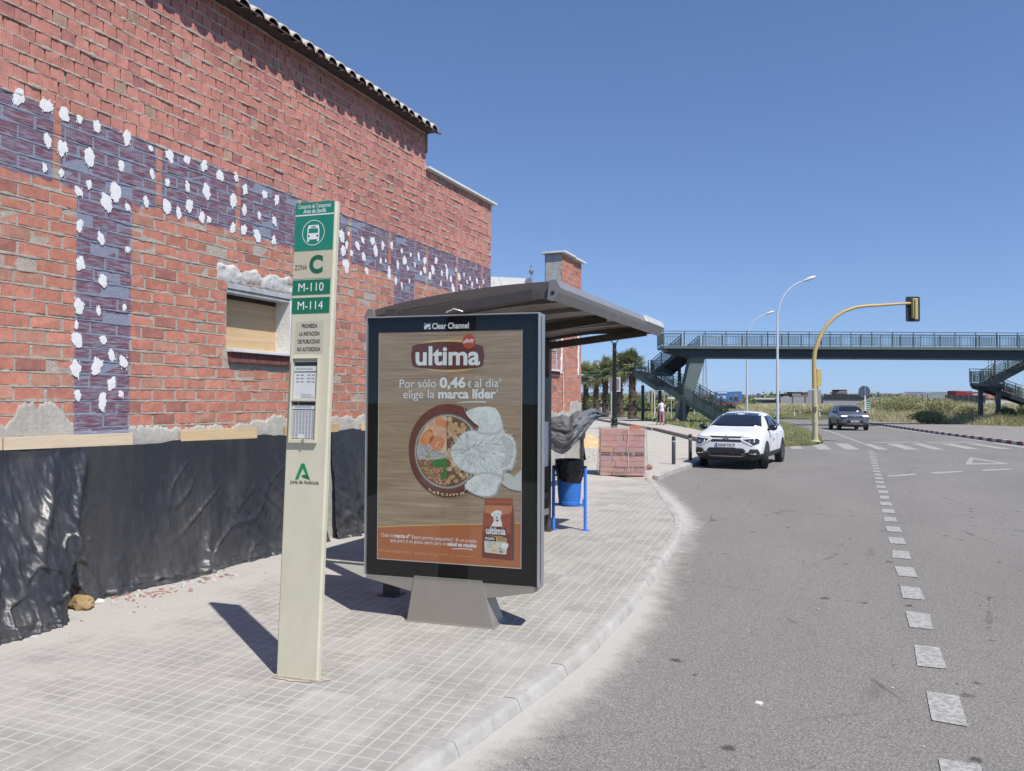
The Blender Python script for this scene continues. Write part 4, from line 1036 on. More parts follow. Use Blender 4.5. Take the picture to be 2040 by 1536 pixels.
a, b = hit(845, 656, hb), hit(858, 643.5, hb); w_, h_ = b[0] - a[0], b[1] - a[1]
tx.ngon([PP(a[0] + w_ * x, a[1] + h_ * y, hb) for x, y in [(0, 0), (.45, 0), (.2, .3), (.06, .55), (0, .62)]])
tx.ngon([PP(a[0] + w_ * x, a[1] + h_ * y, hb) for x, y in [(.55, 0), (1, 0), (1, .45), (.9, .3), (.75, .16)]])
tx.ngon([PP(a[0] + w_ * (.52 + .42 * math.cos(t) - .16 * math.sin(t)), a[1] + h_ * (.55 + .22 * math.sin(t) + .2 * math.cos(t)), hb) for t in [2 * math.pi * k / 24 for k in range(24)]])
tx.ngon([PP(a[0] + w_ * x, a[1] + h_ * y, hb) for x, y in [(0, .75), (.2, .92), (.5, 1), (0, 1)]])
tx.ngon([PP(a[0] + w_ * x, a[1] + h_ * y, hb) for x, y in [(.7, 1), (.95, .9), (1, .7), (1, 1)]])
tx.build('lettering', LW, ap_)
# poster: flat printed sheet, everything on it printed flat
wdm = NT('poster_wood_print'); p_ = wdm.obj(); gr_ = wdm.noise(wdm.vec(p_, (1.0, 1.0, 16)), 2.6, 7, .68, .5); gr2 = wdm.noise(wdm.vec(p_, (.6, .6, 60)), 3, 4, .6)
c_ = wdm.mix(wdm.map(gr_, .3, .72), (.245, .168, .110, 1), (.45, .325, .222, 1)); c_ = wdm.scale(c_, wdm.map(gr2, .3, .7, .86, 1.1))
WOODP = wdm.out(c_, .55)
def pm(n_, c, r=.55, v=.05): return M('print_' + n_, c, r, var=v, vs=14)
PM = dict(maroon=pm('maroon', (.13, .032, .028)), gold=pm('gold', (.58, .42, .17)), red=pm('red', (.50, .065, .05)), orange=pm('orange', (.43, .135, .05), v=.06), rust=pm('rust', (.33, .07, .035)), rust2=pm('rust_dark', (.19, .04, .03)), rustl=pm('rust_light', (.52, .19, .09)),
          white=LW, bowl=pm('bowl', (.155, .045, .035)), bowl2=pm('bowl_dark', (.09, .028, .025)), steel=pm('steel', (.38, .37, .35)), steel2=pm('steel_dark', (.16, .145, .13)), kib=pm('kibble', (.50, .30, .155), v=.2), kib2=pm('kibble_light', (.60, .41, .25), v=.2), kibd=pm('kibble_shade', (.17, .085, .05)), sal=pm('salmon', (.66, .25, .12), v=.2), sal2=pm('salmon_pale', (.68, .38, .25), v=.2), cream=pm('cream', (.66, .50, .32)),
          rice=pm('rice', (.62, .58, .58), v=.15), rice2=pm('rice_shade', (.36, .33, .36)), grain=pm('grain', (.46, .24, .14), v=.25), grain2=pm('grain_shade', (.22, .09, .06)), leaf=pm('leaf', (.05, .20, .05), v=.2), pea=pm('pea', (.30, .30, .08)), fur=pm('fur', (.72, .72, .71), v=.12), fur2=pm('fur_shade', (.54, .535, .52)), fur3=pm('fur_dark', (.38, .365, .34)), furw=pm('fur_white', (.80, .80, .80)), tan=pm('tan', (.60, .40, .16)), paper=pm('label', (.62, .58, .50)), ink=INK, shade=pm('wood_shade', (.25, .165, .105)))
keys = list(PM); KI = {k: i + 1 for i, k in enumerate(keys)}
ps_ = MB(); LAY = [0.0]
ps_.obox(PP(pu0, pv0, -.032), pu * (pu1 - pu0), UP * (pv1 - pv0), pn * .0098, 0)
def Q(px, py, k): u, v = hit(px, py, PNN); u = min(max(u, pu0 + .001), pu1 - .001); return PP(u, v, PNN + .0003 * k)
def art(pts, key, k=1): ps_.ngon([Q(x, y, k) for x, y in pts], KI[key])
def z4(x, y): return (720 + x / 5.486, 620 + y / 5.486)
def z5(x, y): return (740 + x / 4.2656, 800 + y / 4.2667)
def zg(x, y): return (940 + x / 10.24, 980 + y / 10.24)
def spline(pts, n=8):
    out = []; m_ = len(pts)
    for i in range(m_):
        p0, p1, p2, p3 = (V((*pts[(i + q) % m_], 0)) for q in (-1, 0, 1, 2))
        for k in range(n):
            t = k / n; p = .5 * ((2 * p1) + (p2 - p0) * t + (2 * p0 - 5 * p1 + 4 * p2 - p3) * t * t + (3 * p1 - p0 - 3 * p2 + p3) * t ** 3); out.append((p.x, p.y))
    return out
# logo barrel with gold crescents, red disc
art([z4(*p) for p in [(640, 350), (760, 318), (940, 305), (1120, 315), (1250, 350), (1120, 400), (760, 400)]], 'gold', 2)
art([z4(*p) for p in [(640, 620), (760, 650), (940, 668), (1120, 655), (1240, 620), (1120, 600), (760, 600)]], 'gold', 2)
art([z4(*p) for p in spline([(575, 372), (760, 342), (940, 333), (1120, 342), (1310, 375), (1335, 430), (1345, 490), (1335, 550), (1310, 605), (1120, 632), (940, 640), (760, 632), (575, 605), (553, 550), (543, 490), (553, 430)], 4)], 'maroon', 3)
art([z4(1176 + 72 * math.cos(t), 331 + 79 * math.sin(t)) for t in [2 * math.pi * k / 32 for k in range(32)]], 'red', 4)
def ptext(s_, p0, p1, h, k=5, bold=0.0, key='white', shear=0.0):
    a, b = Q(*p0, k), Q(*p1, k); u = (b - a); v = UP
    put_text(ps_, s_, a, u.normalized(), v, u.length, h, KI[key], bold, shear)
hx = lambda dy: dy / FPX * 5.65
ptext('ultima', z4(592, 584), z4(1296, 582), hx(38) * .98, 5, .028)
ptext('affinity', z4(1113, 352), z4(1236, 332), hx(8), 6, .02, shear=.3)
ptext('Por sólo', z4(418, 836), z4(815, 834), hx(17.5)); ptext('0,46', z4(855, 834), z4(1140, 832), hx(20), bold=.035); ptext('€', z4(1157, 832), z4(1203, 831), hx(12), bold=.02); ptext('al día', z4(1238, 831), z4(1500, 829), hx(17.5)); ptext('**', z4(1500, 805), z4(1532, 804), hx(14))
ptext('elige la', z4(457, 951), z4(798, 950), hx(17.5)); ptext('marca líder', z4(840, 951), z4(1470, 950), hx(18), bold=.035); ptext('*', z4(1474, 925), z4(1492, 925), hx(14))
art([z4(*p) for p in [(1035, 1002), (1120, 990), (1240, 985), (1362, 986), (1362, 998), (1240, 996), (1120, 1000)]], 'white', 5)
# bowl
def ell(cx, cy, rx, ry, n=56): return [z5(cx + rx * math.cos(t), cy + ry * math.sin(t)) for t in [2 * math.pi * k / n for k in range(n)]]
art(ell(672, 436, 352, 400), 'shade', 1); art(ell(655, 420, 338, 396), 'bowl2', 2); art(ell(655, 400, 338, 380), 'bowl', 3); art(ell(648, 424, 285, 322), 'steel2', 4); art(ell(646, 424, 276, 313), 'steel', 5); art(ell(645, 424, 264, 300), 'kibd', 6)
rnd = random.Random(11)
def inb(x, y, s=.97): return ((x - 645) / 264) ** 2 + ((y - 424) / 300) ** 2 < s * s
def clip_half(poly): return [(x if inb(x, y, 1) else 645 + (x - 645) * .95, y) for x, y in poly]
def blob(x, y, rx, ry, rot, key, k, n=10, wob=.15):
    pts = []
    for i in range(n):
        t = 2 * math.pi * i / n; q = 1 + rnd.uniform(-wob, wob); a, b = rx * math.cos(t) * q, ry * math.sin(t) * q
        pts.append(z5(x + a * math.cos(rot) - b * math.sin(rot), y + a * math.sin(rot) + b * math.cos(rot)))
    art(pts, key, k)
half = [(640, 124)] + [(645 + 264 * math.cos(t), 424 + 300 * math.sin(t)) for t in [R(-91 - 178 * k / 30) for k in range(31)]] + [(640, 724)]
art([z5(*p) for p in half], 'grain2', 7)
art([z5(*p) for p in [(640, 124), (560, 135), (470, 200), (410, 300), (398, 370), (500, 400), (580, 440), (640, 480)]], 'cream', 8)
art([z5(*p) for p in [(395, 365), (385, 420), (392, 490), (480, 500), (560, 490), (640, 480), (640, 455), (560, 420), (470, 370)]], 'rice2', 8)
for _ in range(330):
    x, y = rnd.uniform(388, 635), rnd.uniform(370, 490)
    if inb(x, y, .96) and (y > 365 + max(0, x - 470) * .35): blob(x, y, 12, 4.5, rnd.uniform(0, 3.1), 'rice', 9, 6)
for _ in range(360):
    x, y = rnd.uniform(395, 632), rnd.uniform(500, 712)
    if inb(x, y, .96): blob(x, y, 11, 5, rnd.uniform(0, 3.1), rnd.choice(['grain', 'grain', 'sal2']), 9, 6)
for x, y in ((490, 458), (466, 575), (508, 606)): blob(x, y, 20, 17, 0, 'pea', 10)
for p, key in (([(545, 140), (590, 132), (640, 175), (640, 225), (600, 215), (555, 200)], 'sal'), ([(540, 205), (600, 218), (638, 240), (640, 320), (590, 300), (550, 270)], 'sal2'), ([(470, 245), (510, 240), (535, 290), (510, 345), (470, 370), (415, 350), (425, 290)], 'sal'), ([(505, 300), (560, 290), (625, 325), (600, 400), (540, 410), (495, 360)], 'sal'), ([(490, 190), (540, 170), (548, 235), (520, 260), (480, 240)], 'sal2')): art([z5(*q) for q in spline(p, 4)], key, 10)
for p in ([(560, 210), (640, 230), (640, 236), (560, 216)], [(540, 385), (560, 345), (622, 335), (565, 352), (548, 388)], [(480, 250), (508, 290), (535, 298), (505, 294)]): art([z5(*q) for q in p], 'cream', 11)
art([z5(*q) for q in spline([(508, 535), (540, 495), (600, 488), (638, 480), (638, 550), (600, 555), (550, 556)], 4)], 'leaf', 11); art([z5(*q) for q in spline([(615, 575), (638, 560), (638, 640), (600, 662), (585, 640)], 4)], 'leaf', 11)
art([z5(*q) for q in [(640, 124), (650, 124), (650, 724), (640, 724)]], 'kibd', 11)
for _ in range(150):
    x, y = rnd.uniform(652, 900), rnd.uniform(132, 716)
    if inb(x, y, .93): blob(x, y, rnd.uniform(17, 24), rnd.uniform(17, 24), 0, rnd.choice(['kib', 'kib2', 'kib']), 12 + rnd.random() * 2, 9)
for ch_, p0_, p1_ in (('u', (488, 752), (545, 785)), ('l', (560, 786), (574, 790)), ('t', (588, 794), (620, 800)), ('i', (634, 801), (648, 802)), ('m', (662, 803), (738, 795)), ('a', (752, 793), (795, 778))): ptext(ch_, z5(*p0_), z5(*p1_), hx(6), 7, .02, 'cream')
# dog seen from above
body_p = [(1105, 590), (1170, 610), (1215, 640), (1278, 575), (1278, 762), (1215, 752), (1160, 735), (1100, 690)]
art([z5(*q) for q in body_p], 'fur2', 13)
dog = [(805, 100), (860, 60), (960, 43), (1050, 56), (1090, 110), (1112, 200), (1135, 262), (1200, 300), (1226, 380), (1222, 470), (1190, 562), (1122, 585), (1110, 650), (1076, 720), (1040, 790), (960, 802), (880, 782), (812, 745), (795, 712), (832, 662), (898, 615), (840, 602), (775, 578), (720, 530), (684, 462), (680, 410), (715, 350), (760, 288), (825, 252), (905, 244), (912, 205), (868, 172)]
sh_ = [(x + 14, y + 16) for x, y in dog]; art([z5(*q) for q in spline(sh_, 3)], 'fur3', 14)
dp = []
for i, (x, y) in enumerate(spline(dog, 7)): r_ = rnd.uniform(-1, 1) * 5 * (i % 2); dp.append((x + r_, y + r_))
art([z5(*q) for q in dp], 'fur', 15)
art([z5(*q) for q in spline([(1100, 300), (1180, 310), (1215, 390), (1200, 480), (1150, 550), (1090, 560), (1140, 470), (1140, 380)], 4)], 'fur2', 16)
for _ in range(1500):
    a = rnd.uniform(0, 2 * math.pi); r_ = 340 * rnd.random() ** .75; x, y = 860 + r_ * math.cos(a), 420 + r_ * 1.0 * math.sin(a)
    q = (x, y); n_in = 0; P_ = dog
    for i in range(len(P_)):
        (x1, y1), (x2, y2) = P_[i], P_[i - 1]
        if (y1 > y) != (y2 > y) and x < (x2 - x1) * (y - y1) / (y2 - y1) + x1: n_in ^= 1
    if not n_in: continue
    l = rnd.uniform(22, 70); b = a + rnd.uniform(-.35, .35); wv = rnd.uniform(1.0, 2.6)
    art([z5(x, y), z5(x + l * .5 * math.cos(b) - wv * math.sin(b), y + l * .5 * math.sin(b) + wv * math.cos(b)), z5(x + l * math.cos(b + .1), y + l * math.sin(b + .1)), z5(x + l * .5 * math.cos(b) + wv * math.sin(b), y + l * .5 * math.sin(b) - wv * math.cos(b))], rnd.choice(['fur2', 'fur2', 'furw', 'furw', 'furw'] + (['fur3'] if x > 1010 or r_ < 60 else ['fur2'])), 17)
for p_ in ([(905, 250), (960, 262), (1040, 262), (1100, 240), (1105, 262), (1040, 282), (960, 280), (905, 268)], [(890, 612), (950, 596), (1040, 600), (1108, 622), (1104, 640), (1040, 618), (950, 612), (895, 628)], [(1118, 270), (1150, 330), (1160, 420), (1150, 500), (1118, 570), (1132, 500), (1142, 420), (1132, 330)], [(684, 400), (730, 402), (800, 418), (800, 426), (730, 416), (690, 416)]): art([z5(*q) for q in spline(p_, 3)], 'fur2', 18)
# orange foot band, copy and bag
top_e = [(30, 1066), (250, 1056), (480, 1051), (700, 1046), (950, 1041), (1290, 1033)]
art([z5(*q) for q in top_e] + [z5(1290, 1450), z5(30, 1345)], 'orange', 6)
art([z5(x, y - 5) for x, y in top_e] + [z5(x, y + 4) for x, y in top_e[::-1]], 'gold', 7)
ptext('Dale la', z5(88, 1147), z5(186, 1152), hx(7.5), 8); ptext('marca nº 1', z5(196, 1153), z5(352, 1163), hx(7.5), 8, .04); ptext('para perros pequeños*. A un precio', z5(363, 1164), z5(893, 1200), hx(7.5), 8)
ptext('que para ti es poco, pero para su', z5(160, 1190), z5(635, 1222), hx(7.5), 8); ptext('salud es mucho', z5(645, 1223), z5(893, 1241), hx(7.5), 8, .04)
art([z5(*q) for q in [(685, 1250), (770, 1246), (858, 1254), (858, 1261), (770, 1253), (690, 1256)]], 'white', 8)
for y0, y1, x1 in ((1256, 1320, 880), (1264, 1310, 562)):
    n_ = 40
    for k in range(n_):
        if rnd.random() < .18: continue
        xa, xb = 65 + (x1 - 65) * k / n_, 65 + (x1 - 65) * (k + .8) / n_; ya, yb = y0 + (y1 - y0) * k / n_, y0 + (y1 - y0) * (k + .8) / n_
        art([z5(xa, ya), z5(xb, yb), z5(xb, yb + 4), z5(xa, ya + 4)], 'sal2', 8)
art([zg(*q) for q in [(290, 260), (862, 300), (885, 700), (880, 1390), (230, 1350), (205, 1300)]], 'shade', 8)
art([zg(*q) for q in [(280, 128), (837, 124), (842, 270), (862, 640), (858, 1372), (820, 1397), (230, 1338), (208, 1300), (226, 640), (270, 268)]], 'rust', 9)
art([zg(*q) for q in [(270, 268), (832, 280), (805, 420), (590, 480), (262, 420)]], 'rustl', 10); art([zg(*q) for q in [(280, 128), (837, 124), (842, 270), (270, 268)]], 'rust', 11)
art([zg(*q) for q in [(278, 196), (840, 200), (840, 210), (278, 206)]], 'rustl', 12); art([zg(*q) for q in [(274, 255), (842, 262), (842, 270), (274, 263)]], 'rust2', 12)
art([zg(*q) for q in [(222, 800), (800, 860), (800, 1390), (230, 1338), (208, 1300)]], 'rust2', 10); art([zg(*q) for q in [(832, 280), (842, 270), (862, 640), (858, 1372), (820, 1397), (790, 700)]], 'rust2', 11)
art([zg(*q) for q in spline([(390, 460), (450, 400), (500, 378), (580, 380), (618, 420), (600, 455), (590, 520), (600, 590), (615, 640), (608, 705), (520, 715), (410, 700), (425, 640), (450, 590), (445, 520), (430, 505)], 4)], 'fur', 12)
for x, y, r_ in ((468, 470, 11), (540, 450, 11), (511, 522, 18)): art([zg(x + r_ * math.cos(t), y + r_ * math.sin(t)) for t in [2 * math.pi * k / 12 for k in range(12)]], 'ink', 13)
art([zg(*q) for q in [(490, 575), (520, 565), (556, 572), (540, 600), (522, 610), (505, 598)]], 'red', 13); art([zg(*q) for q in [(490, 570), (520, 560), (556, 568), (520, 576)]], 'ink', 14)
art([zg(*q) for q in spline([(300, 715), (480, 705), (690, 720), (700, 800), (690, 900), (480, 900), (320, 870), (290, 790)], 3)], 'maroon', 13); art([zg(*q) for q in [(320, 875), (480, 898), (640, 905), (640, 914), (480, 910)]], 'gold', 14); art([zg(*q) for q in spline([(600, 730), (630, 705), (662, 715), (655, 750), (620, 765)], 3)], 'red', 14)
ptext('ultima', zg(295, 848), zg(692, 872), hx(14), 15, .03)
art([zg(*q) for q in [(270, 918), (500, 935), (498, 1010), (258, 988)]], 'ink', 14); art([zg(*q) for q in [(500, 920), (700, 940), (715, 960), (712, 1035), (498, 1010)]], 'tan', 14)
ptext('PEQUEÑO', zg(275, 962), zg(468, 982), hx(4.2), 15, .03); ptext('ADULTO', zg(527, 985), zg(688, 1004), hx(4.2), 15, .02, 'ink')
art([zg(*q) for q in [(256, 990), (498, 1012), (712, 1036), (715, 1250), (695, 1278), (290, 1232), (262, 1205)]], 'paper', 14)
art([zg(*q) for q in [(612, 1040), (750, 1052), (742, 1120), (715, 1165), (608, 1150)]], 'white', 15); art([zg(*q) for q in spline([(405, 1180), (470, 1155), (525, 1180), (510, 1220), (430, 1222)], 3)], 'sal2', 15); art([zg(*q) for q in spline([(540, 1150), (590, 1140), (635, 1170), (600, 1190)], 3)], 'kib', 15); art([zg(*q) for q in spline([(550, 1210), (600, 1205), (650, 1222), (600, 1240)], 3)], 'leaf', 15); art([zg(*q) for q in spline([(440, 1030), (480, 1035), (490, 1060), (450, 1070)], 3)], 'gold', 15)
for r_ in range(3): art([zg(*q) for q in [(320, 1024 + r_ * 45), (430, 1034 + r_ * 45), (430, 1042 + r_ * 45), (320, 1032 + r_ * 45)]], 'shade', 15)
ps_.build('poster', [WOODP] + [PM[k] for k in keys], ap_)
# front glass, foot and lower skirts
m = MB(); m.obox(PP(ua + .001, va + .001, -.006), pu * (ub_ - ua - .002), UP * (vb - eg - va - .002), pn * .005); m.build('glass', glass_mat('panel_glass', (.93, .95, .94), 1.0), ap_)
m = MB(); fb0, fb1, ft0, ft1 = hit(810, 1239)[0], hit(984, 1253)[0], hit(823, 1150)[0], hit(959, 1165)[0]; ft = .34
m.hexa([PP(fb0, 0, 0), PP(fb1, 0, 0), PP(fb1, 0, -.26), PP(fb0, 0, -.26), PP(ft0, ft, -.012), PP(ft1, ft, -.012), PP(ft1, ft, -.155), PP(ft0, ft, -.155)])
m.hexa([PP(fb0 - .012, -.004, .006), PP(fb1 + .012, -.004, .006), PP(fb1 + .012, -.004, -.27), PP(fb0 - .012, -.004, -.27), PP(fb0 - .006, .012, .004), PP(fb1 + .006, .012, .004), PP(fb1 + .006, .012, -.265), PP(fb0 - .006, .012, -.265)])
m.build('foot', GREYM, ap_, bevel=.004)
for s_ in (0, 1):
    m = MB()
    if s_ == 0: p = [PP(ua - .005, va - .003, -.014), PP(ua + .0, va - .03, -.014), PP(ft0 - .022, va - .105, -.014), PP(ft0 - .004, va - .003, -.014)]
    else: p = [PP(ft1 + .004, va - .003, -.014), PP(ft1 + .022, va - .115, -.014), PP(ub_ - .02, va - .045, -.014), PP(ub_ + .012, va - .025, -.014), PP(ub_ + .012, va - .003, -.014)]
    m.prism(p, pn * -.14); m.build('skirt', GREYM, ap_, bevel=.003)

# ------------------------------------------------------------------ bus shelter
SX0, SX1, SY0, SY1 = -3.85, -2.18, 5.72, 9.24
BRM = M('shelter_brown', (.135, .115, .102), .42, .3, var=.08, vs=3, dirt=.2, dirtcol=(.22, .2, .18)); BRL = M('shelter_grey', (.30, .285, .27), .38, .45, var=.06); DRK = M('shelter_under', (.21, .165, .145), .45, var=.10)
CAPG = M('gutter_grey', (.33, .33, .33), .4, .4, var=.06); BLU = M('roof_skin', (.16, .18, .24), .3, .2)
sh_ = thing('bus_shelter', 'brown metal bus shelter with a curved ribbed roof behind the advertising panel', 'bus shelter', ((SX0 + SX1) / 2, (SY0 + SY1) / 2, 0))
def arc(t): return SX0 + (SX1 - SX0) * t, 2.44 + .155 * (1 - (1 - t) ** 2.1) + .0 * t
m = MB(); rows = []; n = 24
def prof(t): x, z = arc(t); return x, z
loop = [(arc(k / n)[0], arc(k / n)[1]) for k in range(n + 1)]; under = [(x, z - .022) for x, z in loop]
for y in (SY0, SY1): rows.append([(x, y, z) for x, z in loop])
m.grid(rows, 0); m.grid([[(x, y, z) for x, z in under] for y in (SY0, SY1)], 1)
for y in (SY0, SY1): m.grid([[(x, y, z) for x, z in loop], [(x, y, z) for x, z in under]], 0)
roof_o = m.build('roof', [BLU, DRK], sh_, smooth=True, angle=30)
# gable fascias: arched top, straighter foot
for y, s_ in ((SY0 - .03, 1), (SY1 - .01, 1)):
    m = MB(); fp = [(x, y, z + .012) for x, z in loop] + [(x, y, 2.395 + .1 * (1 - t) * t + (.08 if t > .5 else .16 * t) * 1.0) for t, x in [(k / n, arc(k / n)[0]) for k in range(n, -1, -1)]]
    m.prism(fp, (0, .04, 0)); m.build('fascia', BRM, sh_)
for k in range(1, 5):
    y = SY0 + (SY1 - SY0) * k / 5; m = MB(); m.grid([[(x, y - .02, z - .024) for x, z in loop], [(x, y - .02, z - .062) for x, z in loop], [(x, y + .02, z - .062) for x, z in loop], [(x, y + .02, z - .024) for x, z in loop]]); m.build('rib', BRL, sh_)
for x_, z_, s_ in ((SX1, arc(1)[1], 1), (SX0, arc(0)[1], -1)):
    m = MB(); pr = [(0, .02), (.05 * s_, .015), (.085 * s_, -.05), (.07 * s_, -.085), (.02 * s_, -.145), (-.02 * s_, -.13), (-.01 * s_, -.02)]
    m.prism([(x_ + a, SY0 - .05, z_ + b) for a, b in pr], (0, SY1 - SY0 + .10, 0)); go = m.build('gutter', CAPG, sh_, bevel=.003)
    m = MB(); m.prism([(x_ + a * 1.06 - .004 * s_, SY0 - .064, z_ + b * 1.04) for a, b in pr], (0, .012, 0)); m.build('end_cap', BRL, go)
    m = MB(); m.prism([(x_ + .02 * s_ + .016 * math.cos(t), SY0 - .068, z_ - .085 + .016 * math.sin(t)) for t in [2 * math.pi * k / 14 for k in range(14)]], (0, .003, 0)); m.build('drain_hole', M('black_gap', (.02, .02, .022)), go)
m = MB()
for k in range(9):
    y = SY1 - .86 + k * .098; m.hexa([(SX1 + .052, y, arc(1)[1] + .016), (SX1 + .092, y, arc(1)[1] - .052), (SX1 + .092, y + .085, arc(1)[1] - .052), (SX1 + .052, y + .085, arc(1)[1] + .016), (SX1 + .066, y + .01, arc(1)[1] + .026), (SX1 + .104, y + .01, arc(1)[1] - .046), (SX1 + .104, y + .075, arc(1)[1] - .046), (SX1 + .066, y + .075, arc(1)[1] + .026)])
m.build('glint_strip', M('glint_white', (.50, .50, .49), .35), sh_)  # ridged gutter end, painted white for the sun glints on it
PX = -3.60
for y in (5.62, 7.55, 9.22):
    m = MB(); m.box((PX - .06, y - .05, 0), (PX + .05, y + .05, 2.44)); m.box((PX - .09, y - .09, 0), (PX + .09, y + .09, .012)); m.bar((PX, y, 2.36), (PX + 1.3, y, 2.50), .05, .09); m.build('post', M('post_brown', (.085, .075, .07), .45, .3), sh_, bevel=.004)
for a, b in ((5.68, 7.49), (7.61, 9.16)):
    m = MB(); m.box((PX - .006, a, .42), (PX + .004, b, 2.05)); m.build('glass', glass_mat('shelter_glass', (.86, .9, .88), 1.0), sh_)
m = MB(); m.box((PX - .10, 8.30, .42), (PX + .045, 9.22, .50)); m.build('rail', BRM, sh_)
# map case hung on the last bay
m = MB(); m.box((PX + .06, 8.42, .78), (PX + .085, 9.14, 1.95)); mc = m.build('map_case', M('post_brown', (.085, .075, .07)), sh_, bevel=.003)
m = MB(); m.box((PX + .086, 8.50, .84), (PX + .089, 9.06, 1.40)); m.build('map_sheet', PAPER, mc)
m = MB(); m.box((PX + .086, 8.50, 1.44), (PX + .089, 9.06, 1.90)); m.build('advert_sheet', M('dark_sheet', (.05, .045, .045), .5), mc)
m = MB(); m.box((PX + .10, 6.1, .40), (PX + .45, 8.12, .435)); m.box((PX + .44, 6.1, .385), (PX + .465, 8.12, .45)); be = m.build('bench', M('bench_grey', (.20, .20, .205), .4, .3), sh_, bevel=.004)
for y in (6.5, 7.7): m = MB(); m.box((PX + .22, y - .04, 0), (PX + .30, y + .04, .40)); m.build('leg', BRM, be)
m = MB(); pts = [S(0, 0)][:0]
hk = [D(888, 622.5, 5.75), D(903, 615.5, 5.75), D(913, 618, 5.75), D(922, 621, 5.75)]; m.tube(hk, .006, 6); m.build('cable', BRL, sh_)

# ------------------------------------------------------------------ litter bin
bc = G(1134, 1056); bn = thing('litter_bin', 'blue litter bin lined with a black bag on a blue two post frame', 'litter bin', tuple(V((bc.x, bc.y, 0))))
BLUE = M('bin_blue', (.028, .155, .52), .42, var=.07, vs=4, dirt=.12, dirtcol=(.02, .08, .25)); BLUE2 = M('frame_blue', (.05, .22, .70), .4, var=.05)
bx_, by_ = bc.x, bc.y; bu = (R0 * math.cos(R(10)) - F0 * math.sin(R(10)))
m = MB(); m.lathe([(0, .315), (.132, .315), (.136, .32), (.140, .375), (.138, .379), (.145, .42), (.165, .80), (.168, .86), (.160, .86), (.15, .5), (0, .44)], (bx_, by_, .0), 32); m.build('bucket', BLUE, bn, smooth=True, angle=35)
rows = []; NB = 72
for i in range(22):
    t = i / 21; z = .655 + .255 * t; row = []
    for k in range(NB + 1):
        a = 2 * math.pi * k / NB; r_ = .158 + .026 * t + .012 * math.sin(t * math.pi)
        gx = math.exp(-((((a + .45) % (2 * math.pi)) - .0) / .5) ** 2)
        r_ += .010 * noise.noise(V((math.cos(a) * 3 + t * 4, math.sin(a) * 3, t * 5))) + .006 * noise.noise(V((math.cos(a) * 9, math.sin(a) * 9, t * 9 + a))) * (1 - t * .6)
        zz = z - .045 * (1 - t) * math.sin(a * 1 + 2.2) + .012 * noise.noise(V((math.cos(a) * 2, math.sin(a) * 2, 4))) * (1 - t)
        row.append((bx_ + r_ * math.cos(a), by_ + r_ * math.sin(a), zz))
    rows.append(row)
rows.append([(bx_ + .168 * math.cos(2 * math.pi * k / NB), by_ + .168 * math.sin(2 * math.pi * k / NB), .905) for k in range(NB + 1)])
rows.append([(bx_ + .145 * math.cos(2 * math.pi * k / NB), by_ + .145 * math.sin(2 * math.pi * k / NB), .55) for k in range(NB + 1)])
m = MB(); m.grid(rows); m.ngon([(bx_ + .145 * math.cos(2 * math.pi * k / 24), by_ + .145 * math.sin(2 * math.pi * k / 24), .56) for k in range(24)])
m.build('bag', M('bin_bag', (.010, .010, .011), .24, var=.1, bump=.5, bs=26), bn, smooth=True, angle=180)
for s_ in (-1, 1):
    c = V((bx_, by_, 0)) + bu * .205 * s_; m = MB(); m.tube([c, c + UP * .80], .021, 12); m.box((c.x - .05, c.y - .03, 0), (c.x + .05, c.y + .03, .01)); po = m.build('post', BLUE2, bn, smooth=True)
    m = MB(); m.tube([c + UP * .80, c + UP * .815, c + UP * .83], [.022, .02, .008], 10); m.tube([c + UP * .70, c + UP * .70 - bu * .04 * s_], .012, 8); m.build('pivot', M('black_rubber', (.015, .015, .016), .6), po)
m = MB(); c = V((bx_, by_, .325)); m.obox(c - bu * .19 - F0 * .01 - UP * .018, bu * .38, F0 * .02, UP * .036); m.build('crossbar', BLUE2, bn, bevel=.003)
m = MB(); c = V((bx_, by_, .34)) + bu * .165; m.obox(c - F0 * .012, bu * .02, F0 * .02, UP * .06); m.build('bracket', BLUE2, bn)

# ------------------------------------------------------------------ pallet of new bricks
p0, p1 = G(1196, 947.5), G(1285, 948.8); pl_u = (p1 - p0).normalized(); pl_v = V((-pl_u.y, pl_u.x, 0)); PW = (p1 - p0).length
pl = thing('brick_pallet', 'stack of new red hollow bricks wrapped in clear film at the pavement corner', 'brick pallet', tuple(p0.lerp(p1, .5)))
NEWB = NT('new_brick'); p_ = NEWB.geo(); c_ = NEWB.scale(NEWB.attr('tint'), NEWB.map(NEWB.noise(p_, 12, 5, .65), .3, .7, .86, 1.14)); NEWBM = NEWB.out(c_, .9, spec=.15)
HOLE = M('brick_hole', (.05, .018, .015), .95)
PD = 1.0; m = MB(); rn = random.Random(3); nw, nh, nd = 4, 10, 4; bw_, bh_ = PW / nw, 1.03 / nh; dd = PD / nd
def PL(a, b, c): return p0 + pl_u * a + pl_v * b + UP * c
rows_ = [.075, .115, .135, .115, .075, .125, .13, .125, .135]; zz_ = .01
